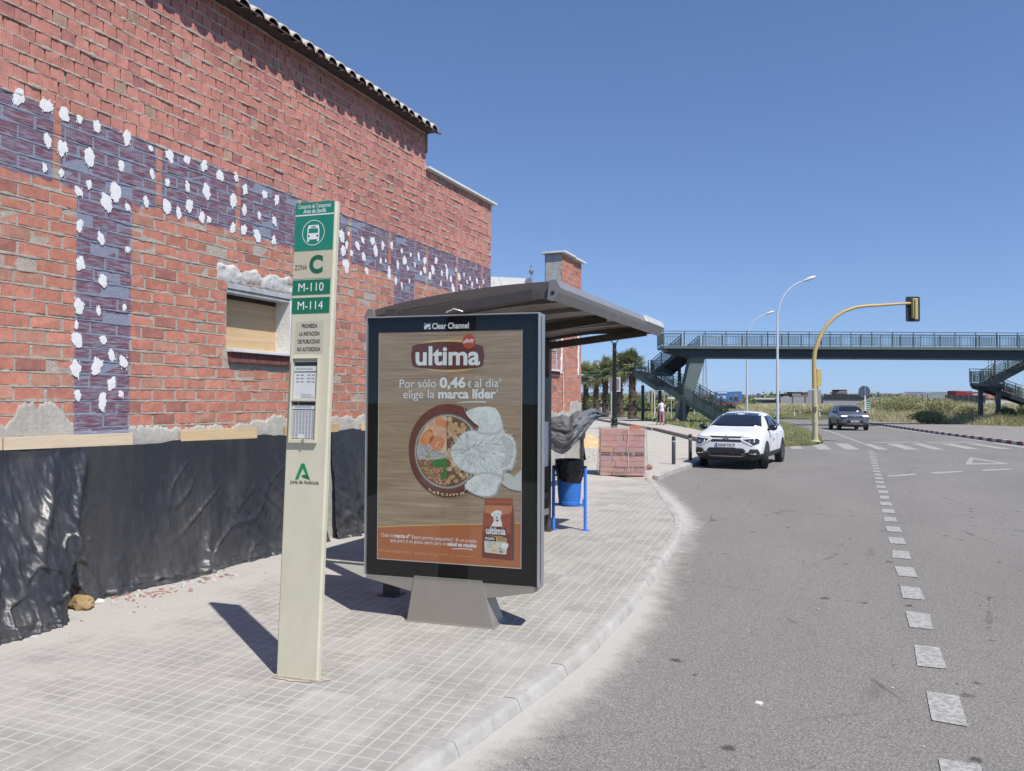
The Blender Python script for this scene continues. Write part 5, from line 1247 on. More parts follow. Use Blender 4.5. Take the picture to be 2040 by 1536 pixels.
for k, rh in enumerate(rows_):
    hole = k == 4; cuts = [0, .25, .5, .75, 1] if hole else sorted([0, 1] + [min(.9, max(.1, q + rn.uniform(-.05, .05))) for q in rn.choice([(.33, .67), (.25, .6), (.3, .55, .8), (.5,)])])
    for i in range(len(cuts) - 1):
        x0_, x1_ = cuts[i] * PW, cuts[i + 1] * PW
        for j in range(nd):
            if 0 < i < len(cuts) - 2 and 0 < j < nd - 1 and k < len(rows_) - 1: continue
            m.tint = tuple(q * rn.uniform(.86, 1.10) for q in (.49, .26, .225)); o_ = rn.uniform(-.006, .006)
            m.obox(PL(x0_ + .0015 + o_ * (0 < i), j * dd + .002 + (rn.uniform(-.018, .004) if j == 0 else 0), zz_), pl_u * (x1_ - x0_ - .007), pl_v * (dd - .004), UP * (rh - .007), 0)
            if hole and j == 0:
                for a in range(6):
                    for b in range(3): m.obox(PL(x0_ + .03 + a * (bw_ - .05) / 6, -.021, zz_ + .008 + b * .022), pl_u * .022, pl_v * .006, UP * .014, 1)
            if i == 0:
                for a in range(4):
                    for b in range(2): m.obox(PL(-.0105, j * dd + .04 + a * .055, zz_ + .012 + b * .04), pl_u * .006, pl_v * .03, UP * .02, 1)
    zz_ += rh
m.build('brick_stack', [NEWBM, HOLE], pl, tint=True, bevel=0)
m = MB(); m.obox(PL(PW * .68, .25, 1.04), pl_u * .24, pl_v * .11, UP * .07); m.build('loose_brick', M('orange_brick', (.46, .15, .07), .9), pl)
film = NT('clear_film'); film.n.remove(film.b); tr = film.n.new('ShaderNodeBsdfTransparent'); tr.inputs[0].default_value = (.95, .95, .95, 1); gl = film.n.new('ShaderNodeBsdfGlossy'); gl.inputs['Roughness'].default_value = .22; df = film.n.new('ShaderNodeBsdfDiffuse'); df.inputs[0].default_value = (.62, .60, .60, 1)
p_ = film.geo(); cr_ = film.noise(film.vec(p_, (1, 1, 1.6)), 9, 6, .7, 1.0); bmp = film.bump(film.noise(p_, 14, 5, .7, .8), 1.0, .03); film.l.new(bmp, gl.inputs['Normal'])
mx1 = film.n.new('ShaderNodeMixShader'); film.l.new(film.map(cr_, .48, .78, .05, .36), mx1.inputs[0]); film.l.new(tr.outputs[0], mx1.inputs[1]); film.l.new(df.outputs[0], mx1.inputs[2])
mx2 = film.n.new('ShaderNodeMixShader'); mx2.inputs[0].default_value = .06; film.l.new(mx1.outputs[0], mx2.inputs[1]); film.l.new(gl.outputs[0], mx2.inputs[2]); film.l.new(mx2.outputs[0], film.n['Material Output'].inputs[0])
m = MB(); ring_ = []
per = [(-.03, -.03), (PW + .03, -.03), (PW + .12, PD + .05), (-.03, PD + .03)]
rows = []
for i in range(16):
    t = i / 15; row = []
    for q in range(4):
        a, b = per[q], per[(q + 1) % 4]
        for k in range(14):
            s = k / 14; x, y = a[0] + (b[0] - a[0]) * s, a[1] + (b[1] - a[1]) * s; fl = .10 * (1 - t) ** 3 if q in (1, 3) else .01
            nn = noise.noise(V((x * 5, y * 5, t * 5))); ox = (x - PW / 2) / PW; oy = (y - PD / 2) / PD
            row.append(PL(x + ox * (fl + .03 * nn), y + oy * (fl + .03 * nn) - .004, .02 + t * 1.06 + .02 * noise.noise(V((x * 3, y * 3, 7))) * t))
    row.append(row[0]); rows.append(row)
m.grid(rows); m.build('film', film.m, pl, smooth=True, angle=180)
rows = []
for i in range(10): rows.append([PL(-.03 + (PW + .1) * k / 12, -.03 + (PD + .06) * i / 9, 1.085 + .02 * noise.noise(V((k * .5, i * .5, 2)))) for k in range(13)])
m = MB(); m.grid(rows); m.build('film_top', film.m, pl, smooth=True, angle=180)
m = MB(); m.tube([PL(PW * .62 + .012 * math.sin(k), -.045, 1.09 - k * .098) for k in range(11)], .006, 5); m.build('strap', M('strap_cream', (.62, .56, .48), .6), pl)

# ------------------------------------------------------------------ bits lying about
def rock(name, label, cat, p, r, col, seed, sz=(1, 1, .7), mat=None):
    bm = bmesh.new(); bmesh.ops.create_icosphere(bm, subdivisions=3, radius=r)
    for v in bm.verts:
        n_ = v.co.normalized(); v.co = V((v.co.x * sz[0], v.co.y * sz[1], v.co.z * sz[2])) * (1 + .35 * noise.noise(n_ * 1.7 + V((seed, 0, 0))) + .15 * noise.noise(n_ * 5 + V((seed, 3, 0))))
    me = bpy.data.meshes.new(name); bm.to_mesh(me); bm.free(); me.materials.append(mat or m_render('stone_%d' % int(col[0] * 1000 + col[2] * 100), col, .3)); me.polygons.foreach_set('use_smooth', [True] * len(me.polygons)); me.set_sharp_from_angle(angle=R(35))
    o = bpy.data.objects.new(name, me); COL.objects.link(o); o.location = p + UP * r * sz[2] * .6; return tag(o, label, cat)
rock('rubble_stone', 'yellow brown lump of rubble at the hem of the black plastic', 'stone', G(163, 1212), .085, (.33, .235, .12), 2.2, (1.25, .9, .8))
rock('plaster_chip', 'flat white plaster chip next to the yellow brown rubble lump', 'plaster chip', G(193, 1199), .05, (.62, .61, .6), 5.1, (1.3, .8, .35))
rock('rubble_stone', 'reddish brick lump at the pallet corner by the kerb', 'stone', G(1293, 934), .075, (.30, .15, .11), 4.2, (1, .9, .9))
rb = MB(); rn = random.Random(9)
def chip(p, r, mi):
    a = rn.uniform(0, 6.28); u = V((math.cos(a), math.sin(a), rn.uniform(-.1, .1))) * r; v = V((-math.sin(a), math.cos(a), 0)) * r * rn.uniform(.3, .8); rb.obox(p - u / 2 - v / 2, u, v, UP * r * rn.uniform(.15, .5), mi)
def line_chips(n, x0, y0, x1, y1, sx, sy, r0, r1, pick):
    for _ in range(n):
        t = rn.random(); chip(G(x0 + (x1 - x0) * t + rn.gauss(0, sx), y0 + (y1 - y0) * t + rn.gauss(0, sy)), rn.uniform(r0, r1), rn.choice(pick))
line_chips(60, 225, 1196, 320, 1180, 26, 5, .01, .035, [0, 0, 0, 1]); line_chips(70, 320, 1180, 450, 1142, 20, 5, .01, .04, [0, 0, 1, 2]); line_chips(40, 60, 1270, 560, 1110, 40, 14, .006, .02, [1, 2, 2]); line_chips(26, 655, 1070, 725, 1050, 12, 6, .01, .04, [0, 2, 1]); line_chips(60, 100, 1300, 1100, 1300, 130, 90, .003, .009, [1, 2, 2]); line_chips(50, 1160, 925, 1190, 900, 14, 8, .01, .05, [2, 0]); line_chips(12, 40, 1273, 75, 1262, 10, 4, .012, .03, [1])
for _ in range(40): chip(G(rn.uniform(1230, 2000), rn.uniform(1000, 1500), ROAD + .004), rn.uniform(.006, .02), rn.choice([1, 2]))
for px, py, r_ in ((1512, 1405, .05), (1488, 1258, .04), (1420, 1118, .05), (1284, 1189, .035)): chip(G(px, py, ROAD + .005), r_, 1)
tag(rb.build('rubble', [M('brick_crumb', (.36, .20, .165), .9), M('plaster_crumb', (.55, .54, .52), .9), M('stone_crumb', (.25, .22, .19), .9)]), kind='stuff')
# heap of sand at the side street
sc_ = G(1185, 893, apz); m = MB(); rows = []
for i in range(14):
    r_ = i / 13; row = []
    for k in range(33):
        a = 2 * math.pi * k / 32; q = 1.25 * r_ * (1 + .15 * noise.noise(V((math.cos(a) * 1.5, math.sin(a) * 1.5, 2)))); row.append(sc_ + V((-.7, 1.0, 0)) + V((q * math.cos(a), q * math.sin(a), .42 * math.cos(min(1, r_) * math.pi / 2) ** 1.3 + .09 * noise.noise(V((q * math.cos(a) * 3, q * math.sin(a) * 3, 0))) + .05 * noise.noise(V((q * math.cos(a) * 9, q * math.sin(a) * 9, 3))))))
    rows.append(row)
m.grid(rows); o = m.build('sand_heap', m_render('yellow_sand', (.54, .40, .23), .25), loc=tuple(sc_), smooth=True, angle=180); tag(o, 'small heap of yellow building sand behind the brick pallet', 'sand heap')

# ------------------------------------------------------------------ bollards
def bollard(px, py, label, src=None):
    p = G(px, py, apz)
    if src: o = copy_tree(src); o.location = p; o['label'] = label; return o
    t = thing('bollard', label, 'bollard', tuple(p), 'dark bollards at the side street corner')
    m = MB(); c = V(p); m.lathe([(.05, 0), (.05, .60), (.046, .605), (.046, .63), (.05, .635), (.05, .72), (.045, .745), (0, .75)], c, 20); m.build('post', M('bollard_dark', (.055, .057, .062), .45, .2, var=.1), t, smooth=True)
    m = MB(); m.lathe([(.048, .606), (.0515, .608), (.0515, .627), (.048, .629)], c, 20); m.build('band', M('band_light', (.6, .6, .6), .4), t, smooth=True); return t
b1_ = bollard(1342, 925, 'dark bollard nearest the brick pallet'); bollard(1375, 917, 'dark bollard nearest the white car', b1_)
# ------------------------------------------------------------------ cars
def body_mesh(name, stations, mats, parent, lvl=2):
    vs, fs, mi = [], [], []; n = len(stations[0][1])
    for x, pts in stations:
        for y, z in pts: vs.append((x, y, z))
        for y, z in pts[1:-1][::-1]: vs.append((x, -y, z))
    N = 2 * n - 2
    for i in range(len(stations) - 1):
        for k in range(N):
            fs.append((i * N + k, i * N + (k + 1) % N, (i + 1) * N + (k + 1) % N, (i + 1) * N + k)); kk = min(k, N - 1 - k); mi.append(1 if kk <= 1 else 0)
    fs.append(tuple(range(N))); mi.append(0); fs.append(tuple((len(stations) - 1) * N + k for k in range(N))[::-1]); mi.append(0)
    me = bpy.data.meshes.new(name); me.from_pydata(vs, [], fs)
    for q in mats: me.materials.append(q)
    me.polygons.foreach_set('material_index', mi); me.polygons.foreach_set('use_smooth', [True] * len(fs)); me.update()
    o = bpy.data.objects.new(name, me); COL.objects.link(o)
    md = o.modifiers.new('s', 'SUBSURF'); md.levels = md.render_levels = lvl
    bm = bmesh.new(); bm.from_mesh(me); bmesh.ops.recalc_face_normals(bm, faces=bm.faces); bm.to_mesh(me); bm.free()
    dg = bpy.context.evaluated_depsgraph_get(); dg.update(); ev = o.evaluated_get(dg); em = ev.to_mesh()
    bvh = BVHTree.FromPolygons([v.co.copy() for v in em.vertices], [tuple(p.vertices) for p in em.polygons]); ev.to_mesh_clear()
    o.parent = parent; return o, bvh
def patch(name, bvh, poly, axis, mat, parent, off=.006, mirror=False, cuts=4, thick=.0):
    """a fitted panel of the bodywork: outline in side or front view, laid on the shell"""
    def make(pts, sgn):
        bm = bmesh.new(); f = bm.faces.new([bm.verts.new(p) for p in pts]); bmesh.ops.triangulate(bm, faces=[f]); bmesh.ops.subdivide_edges(bm, edges=bm.edges[:], cuts=cuts, use_grid_fill=True)
        for v in bm.verts:
            if axis == 'f': o, d = V((6, v.co.y, v.co.z)), V((-1, 0, 0))
            elif axis == 't': o, d = V((v.co.x, v.co.y, 6)), V((0, 0, -1))
            else: o, d = V((v.co.x, 6 * sgn, v.co.z)), V((0, -sgn, 0))
            loc, nrm, _, _ = bvh.ray_cast(o, d)
            if loc is None:
                loc, nrm, _, _ = bvh.find_nearest(v.co if axis != 'f' else V((2.0, v.co.y, v.co.z)))
            if nrm.dot(d) > 0: nrm = -nrm
            v.co = loc + nrm * off
        bmesh.ops.recalc_face_normals(bm, faces=bm.faces)
        me = bpy.data.meshes.new(name); bm.to_mesh(me); bm.free(); me.materials.append(mat); me.polygons.foreach_set('use_smooth', [True] * len(me.polygons))
        o = bpy.data.objects.new(name, me); COL.objects.link(o); o.parent = parent
        md = o.modifiers.new('solid', 'SOLIDIFY'); md.thickness = off + .004; md.offset = -1
        return o
    if axis == 'f':
        r = [make([(0, y, z) for y, z in poly], 1)]
        if mirror: r.append(make([(0, -y, z) for y, z in poly], 1))
    elif axis == 't': r = [make([(x, y, 0) for x, y in poly], 1)]
    else: r = [make([(x, 0, z) for x, z in poly], 1), make([(x, 0, z) for x, z in poly], -1)]
    return r
TYRE = M('tyre', (.018, .018, .019), .8, var=.15, bump=.2, bs=40); RIMM = M('rim_dark', (.10, .10, .105), .4, .6); RIML = M('rim_light', (.40, .40, .41), .35, .8)
CLAD = M('black_cladding', (.022, .022, .023), .55, var=.12, dirt=.15, dirtcol=(.10, .095, .09)); CGL = M('car_glass', (.012, .016, .026), .07, var=.02, spec=.7); CHR = M('chrome', (.6, .6, .6), .15, 1.0); GAP = M('black_gap', (.02, .02, .022))
def wheel(x, y, r, parent, steer=0.0, rimm=None):
    s_ = 1 if y > 0 else -1; w_ = bpy.data.objects.new('wheel', None); COL.objects.link(w_); w_.empty_display_size = .1; w_.parent = parent; w_.location = (x, y, r); w_.rotation_euler = (0, 0, steer)
    pr = [(r * .64, .10), (r * .72, .108), (r * .92, .105), (r * .985, .085), (r, .05), (r, -.05), (r * .985, -.085), (r * .92, -.105), (r * .7, -.105), (r * .64, -.1)]
    m = MB(); vs, fs = [], []; n = 32
    for a, b in pr:
        for k in range(n): t = 2 * math.pi * k / n; vs.append((a * math.cos(t), b * s_, a * math.sin(t)))
    for i in range(len(pr) - 1):
        for k in range(n): fs.append((i * n + k, i * n + (k + 1) % n, (i + 1) * n + (k + 1) % n, (i + 1) * n + k))
    m.add(vs, fs); m.build('tyre', TYRE, w_, smooth=True, local=True, angle=50)
    m = MB(); vs = []; m.ngon([(r * .645 * math.cos(2 * math.pi * k / n), .035 * s_, r * .645 * math.sin(2 * math.pi * k / n)) for k in range(n)])
    m.build('brake_well', GAP, w_, local=True)
    m = MB()
    for q in range(5):
        a = 2 * math.pi * q / 5; c, s2 = math.cos(a), math.sin(a); P_ = lambda rr, tt, yy: (rr * c - tt * s2, yy * s_, rr * s2 + tt * c)
        m.hexa([P_(.03, -.04, .075), P_(r * .63, -.06, .085), P_(r * .63, .06, .085), P_(.03, .04, .075), P_(.03, -.04, .095), P_(r * .63, -.05, .102), P_(r * .63, .05, .102), P_(.03, .04, .095)])
    m.tube([(r * .05, .06 * s_, 0), (r * .05, .1 * s_, 0)], .07, 14); vs, fs = [], []
    for a, b in ((r * .60, .09), (r * .655, .104), (r * .655, .07)):
        for k in range(n): t = 2 * math.pi * k / n; vs.append((a * math.cos(t), b * s_, a * math.sin(t)))
    for i in range(2):
        for k in range(n): fs.append((i * n + k, i * n + (k + 1) % n, (i + 1) * n + (k + 1) % n, (i + 1) * n + k))
    m.add(vs, fs); m.build('rim', rimm or RIMM, w_, local=True)
def arches(bvh, x, r, parent):
    for pts, mat, off, nm in (([(x + (r + .075) * math.cos(t), .33 + (r + .075) * math.sin(t)) for t in [R(-12 + 204 * k / 22) for k in range(23)]], CLAD, .008, 'arch_trim'), ([(x + (r + .02) * math.cos(t), .33 + (r + .02) * math.sin(t)) for t in [R(-12 + 204 * k / 22) for k in range(23)]], GAP, .014, 'wheel_arch')):
        patch(nm, bvh, pts, 's', mat, parent, off, cuts=3)
def mirror_(x, y, z, parent, mat):
    for s_ in (1, -1):
        bm = bmesh.new(); bmesh.ops.create_uvsphere(bm, u_segments=16, v_segments=10, radius=1)
        for v in bm.verts: v.co = V((v.co.x * .075 + (.03 if v.co.x > 0 else 0) * (1 - abs(v.co.z)), v.co.y * .125, v.co.z * .085))
        me = bpy.data.meshes.new('mirror'); bm.to_mesh(me); bm.free(); me.materials.append(mat); me.polygons.foreach_set('use_smooth', [True] * len(me.polygons))
        o = bpy.data.objects.new('mirror', me); COL.objects.link(o); o.parent = parent; o.location = (x, (y + .10) * s_, z)
        m = MB(); m.bar((x, y * s_ - .08 * s_, z - .08), (x, (y + .06) * s_, z - .05), .05, .03); m.build('mirror_arm', CLAD, parent, local=True)

# pale crossover standing at the kerb
def car_c(paint, label, loc, rz):
    t = thing('parked_car', label, 'car', loc, rotz=rz)
    st = [(2.19, [(0, .32), (.55, .32), (.60, .42), (.62, .62), (.60, .76), (.52, .845), (.36, .875), (0, .89)]),
          (2.10, [(0, .24), (.76, .25), (.82, .42), (.83, .64), (.78, .82), (.68, .905), (.44, .935), (0, .95)]),
          (1.92, [(0, .22), (.83, .22), (.895, .42), (.90, .68), (.865, .88), (.76, .955), (.48, .985), (0, 1.0)]),
          (1.45, [(0, .21), (.85, .21), (.90, .42), (.912, .70), (.885, .93), (.78, 1.02), (.5, 1.05), (0, 1.065)]),
          (1.02, [(0, .21), (.85, .21), (.90, .42), (.908, .70), (.885, .965), (.78, 1.06), (.52, 1.09), (0, 1.105)]),
          (.55, [(0, .21), (.85, .21), (.90, .42), (.906, .72), (.88, .99), (.71, 1.28), (.52, 1.34), (0, 1.365)]),
          (.10, [(0, .21), (.85, .21), (.90, .42), (.906, .72), (.878, 1.0), (.645, 1.44), (.48, 1.495), (0, 1.515)]),
          (-.55, [(0, .21), (.85, .21), (.90, .42), (.906, .72), (.878, 1.01), (.625, 1.47), (.46, 1.525), (0, 1.54)]),
          (-1.15, [(0, .21), (.85, .21), (.90, .42), (.908, .72), (.88, 1.03), (.605, 1.40), (.44, 1.455), (0, 1.47)]),
          (-1.75, [(0, .24), (.84, .24), (.89, .42), (.90, .72), (.87, 1.03), (.63, 1.22), (.44, 1.26), (0, 1.275)]),
          (-2.05, [(0, .28), (.78, .28), (.84, .42), (.85, .72), (.82, .98), (.66, 1.09), (.45, 1.12), (0, 1.13)]),
          (-2.19, [(0, .34), (.60, .34), (.66, .45), (.68, .70), (.66, .88), (.56, .95), (.4, .97), (0, .98)])]
    body, bvh = body_mesh('body', st, [paint, CLAD], t)
    P = lambda *a, **k: patch(*a, **k)
    P('windscreen', bvh, [(-.70, 1.115), (.70, 1.115), (.545, 1.455), (0, 1.49), (-.545, 1.455)], 'f', CGL, t)
    P('side_window', bvh, [(.62, 1.06), (-.35, 1.065), (-.35, 1.41), (.12, 1.385)], 's', CGL, t); P('side_window', bvh, [(-.41, 1.065), (-1.25, 1.09), (-1.62, 1.16), (-1.25, 1.30), (-.80, 1.385), (-.41, 1.41)], 's', CGL, t)
    P('quarter_trim', bvh, [(.98, 1.02), (.68, 1.05), (.16, 1.40), (.12, 1.385), (.60, 1.045), (.62, 1.03)], 's', CLAD, t, off=.005)
    hl = P('headlight', bvh, [(.42, .80), (.78, .835), (.835, .79), (.83, .70), (.70, .655)], 'f', M('lamp_glass', (.03, .034, .042), .08, spec=.8), t, mirror=True)
    for h_, s_ in zip(hl, (1, -1)):
        for yy in (.60, .71): patch('lamp_lens', bvh, [(s_ * (yy + .034 * math.cos(q)), .745 + .034 * math.sin(q)) for q in [2 * math.pi * k / 10 for k in range(10)]], 'f', CHR, h_, off=.012, cuts=1)
    P('lamp_trim', bvh, [(.36, .815), (.42, .80), (.70, .655), (.665, .635), (.40, .76)], 'f', paint, t, off=.012, mirror=True)
    P('bonnet_strip', bvh, [(-.45, .885), (-.36, .845), (.36, .845), (.45, .885), (.30, .88), (-.30, .88)], 'f', M('gloss_black', (.016, .018, .03), .15), t, off=.008)
    P('day_light', bvh, [(.45, .885), (.42, .865), (.62, .855), (.78, .89), (.76, .905), (.60, .875)], 'f', M('daylight_lens', (.62, .63, .64), .2), t, off=.008, mirror=True)
    P('badge', bvh, [(-.085, .845), (-.03, .875), (0, .90), (.03, .875), (.085, .845), (.05, .848), (0, .874), (-.05, .848)], 'f', CHR, t, off=.018); P('badge', bvh, [(-.075, .818), (0, .862), (.075, .818), (.045, .82), (0, .842), (-.045, .82)], 'f', CHR, t, off=.018)
    P('upper_grille', bvh, [(-.44, .775), (-.38, .735), (.38, .735), (.44, .775), (.38, .80), (-.38, .80)], 'f', GAP, t, off=.007)
    P('lower_grille', bvh, [(-.52, .50), (-.40, .40), (.40, .40), (.52, .50), (.44, .575), (-.44, .575)], 'f', GAP, t, off=.009)
    P('bumper_trim', bvh, [(-.76, .30), (.76, .30), (.80, .40), (-.80, .40)], 'f', CLAD, t, off=.008); P('fog_lamp_trim', bvh, [(.54, .40), (.80, .36), (.845, .46), (.80, .56), (.62, .555)], 'f', CLAD, t, off=.011, mirror=True)
    P('skid_plate', bvh, [(-.42, .345), (.42, .345), (.46, .365), (-.46, .365)], 'f', RIML, t, off=.014); P('fog_bezel', bvh, [(.60, .42), (.77, .41), (.78, .435), (.60, .44)], 'f', CHR, t, off=.018, mirror=True)
    m = MB(); m.box((2.165, -.26, .595), (2.205, .26, .705)); pl_ = m.build('number_plate', M('plate_white', (.62, .63, .64), .4), t, local=True)
    m = MB(); m.box((2.2055, -.26, .595), (2.207, -.225, .705)); m.build('plate_band', M('plate_blue', (.02, .06, .35), .4), pl_, local=True)
    m = MB(); put_text(m, '4368 MLT', (2.208, -.205, .618), (0, 1, 0), (0, 0, 1), .44, .066, bold=0.0); m.build('lettering', INK, pl_, local=True)
    for q in (1.30, -1.34): arches(bvh, q, .345, t)
    P('sill_trim', bvh, [(.93, .24), (-.95, .24), (-.95, .40), (.60, .34), (.85, .38)], 's', CLAD, t, off=.010)
    P('door_seam', bvh, [(-.375, .38), (-.365, .38), (-.365, 1.05), (-.375, 1.05)], 's', GAP, t, off=.004, cuts=3); P('door_seam', bvh, [(.78, .42), (.79, .42), (.82, 1.0), (.81, 1.0)], 's', GAP, t, off=.004, cuts=3)
    P('door_handle', bvh, [(-.16, .89), (-.33, .90), (-.33, .93), (-.16, .92)], 's', paint, t, off=.03, cuts=2); P('door_handle', bvh, [(-.98, .93), (-1.15, .94), (-1.15, .97), (-.98, .96)], 's', paint, t, off=.03, cuts=2)
    P('door_emblem', bvh, [(.35, .70), (.31, .70), (.33, .82)], 's', INK, t, off=.004, cuts=1); P('door_print', bvh, [(.26, .73), (.02, .74), (.02, .755), (.26, .745)], 's', M('print_grey', (.22, .22, .23)), t, off=.004, cuts=1)
    mirror_(.74, .86, 1.09, t, M('gloss_black', (.016, .018, .03), .15))
    for x in (1.30, -1.34):
        for y in (.81, -.81): wheel(x, y, .335, t, R(15) if x > 0 else 0)
    return t
WPAINT = M('white_car_paint', (.74, .745, .75), .22, var=.02, vs=2, spec=.6)
fl = G(1521, 933, ROAD); hd = L(-.47, -.88).normalized(); hrz = math.atan2(hd.y, hd.x); lft = V((-hd.y, hd.x, 0))
cpos = fl - hd * 1.30 - lft * .81
car_c(WPAINT, 'white crossover car with its front wheels turned, standing at the kerb', (cpos.x, cpos.y, ROAD), hrz)

# grey higher car coming round the bend, lamps on
def car_g(paint, label, loc, rz, name='moving_car'):
    t = thing(name, label, 'car', loc, rotz=rz)
    st = [(2.06, [(0, .34), (.58, .34), (.64, .46), (.66, .70), (.64, .88), (.56, .955), (.38, .98), (0, .99)]),
          (1.98, [(0, .25), (.77, .25), (.84, .45), (.85, .72), (.81, .93), (.70, 1.0), (.46, 1.025), (0, 1.04)]),
          (1.80, [(0, .22), (.83, .22), (.90, .45), (.905, .76), (.875, .98), (.77, 1.05), (.5, 1.08), (0, 1.09)]),
          (1.10, [(0, .21), (.84, .21), (.90, .45), (.91, .76), (.885, 1.03), (.78, 1.10), (.5, 1.13), (0, 1.145)]),
          (.86, [(0, .21), (.84, .21), (.90, .45), (.908, .76), (.885, 1.06), (.78, 1.15), (.52, 1.18), (0, 1.195)]),
          (.45, [(0, .21), (.84, .21), (.90, .45), (.906, .76), (.88, 1.08), (.71, 1.42), (.54, 1.475), (0, 1.49)]),
          (.12, [(0, .21), (.84, .21), (.90, .45), (.906, .76), (.88, 1.08), (.66, 1.57), (.52, 1.62), (0, 1.635)]),
          (-.8, [(0, .21), (.84, .21), (.90, .45), (.906, .76), (.88, 1.08), (.65, 1.58), (.50, 1.635), (0, 1.65)]),
          (-1.55, [(0, .23), (.84, .23), (.90, .45), (.905, .76), (.87, 1.09), (.66, 1.53), (.50, 1.585), (0, 1.60)]),
          (-1.90, [(0, .27), (.80, .27), (.87, .45), (.88, .76), (.84, 1.05), (.68, 1.30), (.50, 1.34), (0, 1.35)]),
          (-2.08, [(0, .36), (.66, .36), (.72, .5), (.74, .76), (.70, .98), (.58, 1.08), (.42, 1.1), (0, 1.11)])]
    body, bvh = body_mesh('body', st, [paint, CLAD], t)
    P = lambda *a, **k: patch(*a, **k)
    P('windscreen', bvh, [(-.70, 1.20), (.70, 1.20), (.565, 1.585), (0, 1.61), (-.565, 1.585)], 'f', CGL, t)
    P('side_window', bvh, [(.55, 1.12), (-.42, 1.13), (-.42, 1.51), (.12, 1.49)], 's', CGL, t); P('side_window', bvh, [(-.48, 1.13), (-1.50, 1.15), (-1.55, 1.45), (-.48, 1.51)], 's', CGL, t)
    P('headlight', bvh, [(.42, .935), (.74, .955), (.83, .93), (.80, .89), (.50, .895)], 'f', emit('lit_headlamp', (.9, .95, 1.0), 1.2), t, mirror=True); P('headlight_lower', bvh, [(.45, .80), (.80, .81), (.84, .75), (.60, .72)], 'f', M('lamp_glass', (.03, .034, .042)), t, mirror=True)
    P('grille_strip', bvh, [(-.45, .90), (.45, .90), (.42, .865), (-.42, .865)], 'f', GAP, t, off=.006); P('grille_strip', bvh, [(-.45, .835), (.45, .835), (.42, .80), (-.42, .80)], 'f', GAP, t, off=.006); P('chrome_line', bvh, [(-.45, .925), (.45, .925), (.45, .905), (-.45, .905)], 'f', CHR, t, off=.010)
    P('badge', bvh, [(-.09, .84), (0, .90), (.09, .84), (.05, .84), (0, .87), (-.05, .84)], 'f', CHR, t, off=.016)
    P('lower_grille', bvh, [(-.52, .58), (-.44, .47), (.44, .47), (.52, .58), (.44, .69), (-.44, .69)], 'f', GAP, t, off=.008)
    P('skid_plate', bvh, [(-.55, .41), (.55, .41), (.58, .43), (-.58, .43)], 'f', RIML, t, off=.014); P('bumper_trim', bvh, [(-.78, .30), (.78, .30), (.82, .395), (-.82, .395)], 'f', CLAD, t, off=.008)
    m = MB(); m.box((2.04, -.26, .53), (2.085, .26, .64)); pl_ = m.build('number_plate', M('plate_white', (.62, .63, .64)), t, local=True)
    m = MB()
    for k in range(7): m.box((2.086, -.19 + k * .06 + (k > 3) * .03, .555), (2.0875, -.15 + k * .06 + (k > 3) * .03, .615))
    m.build('plate_digits', INK, pl_, local=True)
    for q in (1.28, -1.28): arches(bvh, q, .35, t)
    P('sill_trim', bvh, [(.90, .24), (-.90, .24), (-.88, .38), (.88, .38)], 's', CLAD, t, off=.010); mirror_(.66, .85, 1.17, t, M('gloss_black', (.016, .018, .03), .15))
    for x in (1.28, -1.28):
        for y in (.81, -.81): wheel(x, y, .335, t)
    return t
GPAINT = M('grey_car_paint', (.15, .155, .185), .25, .35, var=.02, spec=.6)
gpos = L(at_lat(1689, 51), 51, ROAD); ghd = L(-.20, -.98).normalized(); gpos = gpos - ghd * 0
car_g(GPAINT, 'grey car with lit headlamps approaching beyond the zebra crossing', (gpos.x, gpos.y, ROAD), math.atan2(ghd.y, ghd.x))
NPAINT = M('navy_car_paint', (.018, .032, .085), .25, .2, var=.03)
nd = L(.80, .60).normalized(); q = L(at_lat(1171, 27.7) - 2.2, 26.5, apz)
car_g(NPAINT, 'dark blue car mostly hidden behind the end of the brick wall', (q.x, q.y, apz), math.atan2(nd.y, nd.x), 'parked_car')

# ------------------------------------------------------------------ street lamps
GALV = M('galvanised', (.60, .62, .64), .45, .15, var=.05); LAMPW = M('lamp_head_white', (.62, .61, .57), .4, var=.05)
def street_lamp(loc, label, src=None):
    if src: o = copy_tree(src); o.location = loc; o['label'] = label; return o
    t = thing('street_lamp', label, 'street lamp', loc, 'curved white street lamps along the road'); o0 = V(loc)
    pts = [o0, o0 + UP * 3, o0 + UP * 6.9]
    for k in range(1, 12):
        a = R(90 * k / 11 * .86); pts.append(o0 + UP * (6.75 + 2.35 * math.sin(a)) + R0 * (1.95 * (1 - math.cos(a)) ** 1.0))
    rad = [.095, .08, .055] + [.05 - .0018 * k for k in range(11)]
    m = MB(); m.tube(pts, rad, 12); m.lathe([(.2, 0), (.2, .02), (.12, .05), (.115, .35)], o0, 14); m.build('pole', GALV, t, smooth=True)
    e = pts[-1]; d = (pts[-1] - pts[-2]).normalized(); hd_ = bmesh.new(); bmesh.ops.create_uvsphere(hd_, u_segments=20, v_segments=12, radius=1)
    s2 = V((-d.z * R0.x, -d.z * R0.y, d.dot(R0))); 
    for v in hd_.verts:
        x, y, z = v.co; tp_ = 1 - .45 * max(0, -x); p = e + d * (.40 + .46 * x) + F0 * (.18 * y * tp_) + V((0, 0, 1)) * (.13 * z * tp_ * (1 if z > 0 else .7)); v.co = p - o0
    me = bpy.data.meshes.new('lamp_head'); hd_.to_mesh(me); hd_.free(); me.materials.append(LAMPW); me.polygons.foreach_set('use_smooth', [True] * len(me.polygons)); ob = bpy.data.objects.new('lamp_head', me); COL.objects.link(ob); ob.parent = t
    return t
def lamp_pos(px, dep, z=ROAD): return tuple(L(at_lat(px, dep), dep, z))
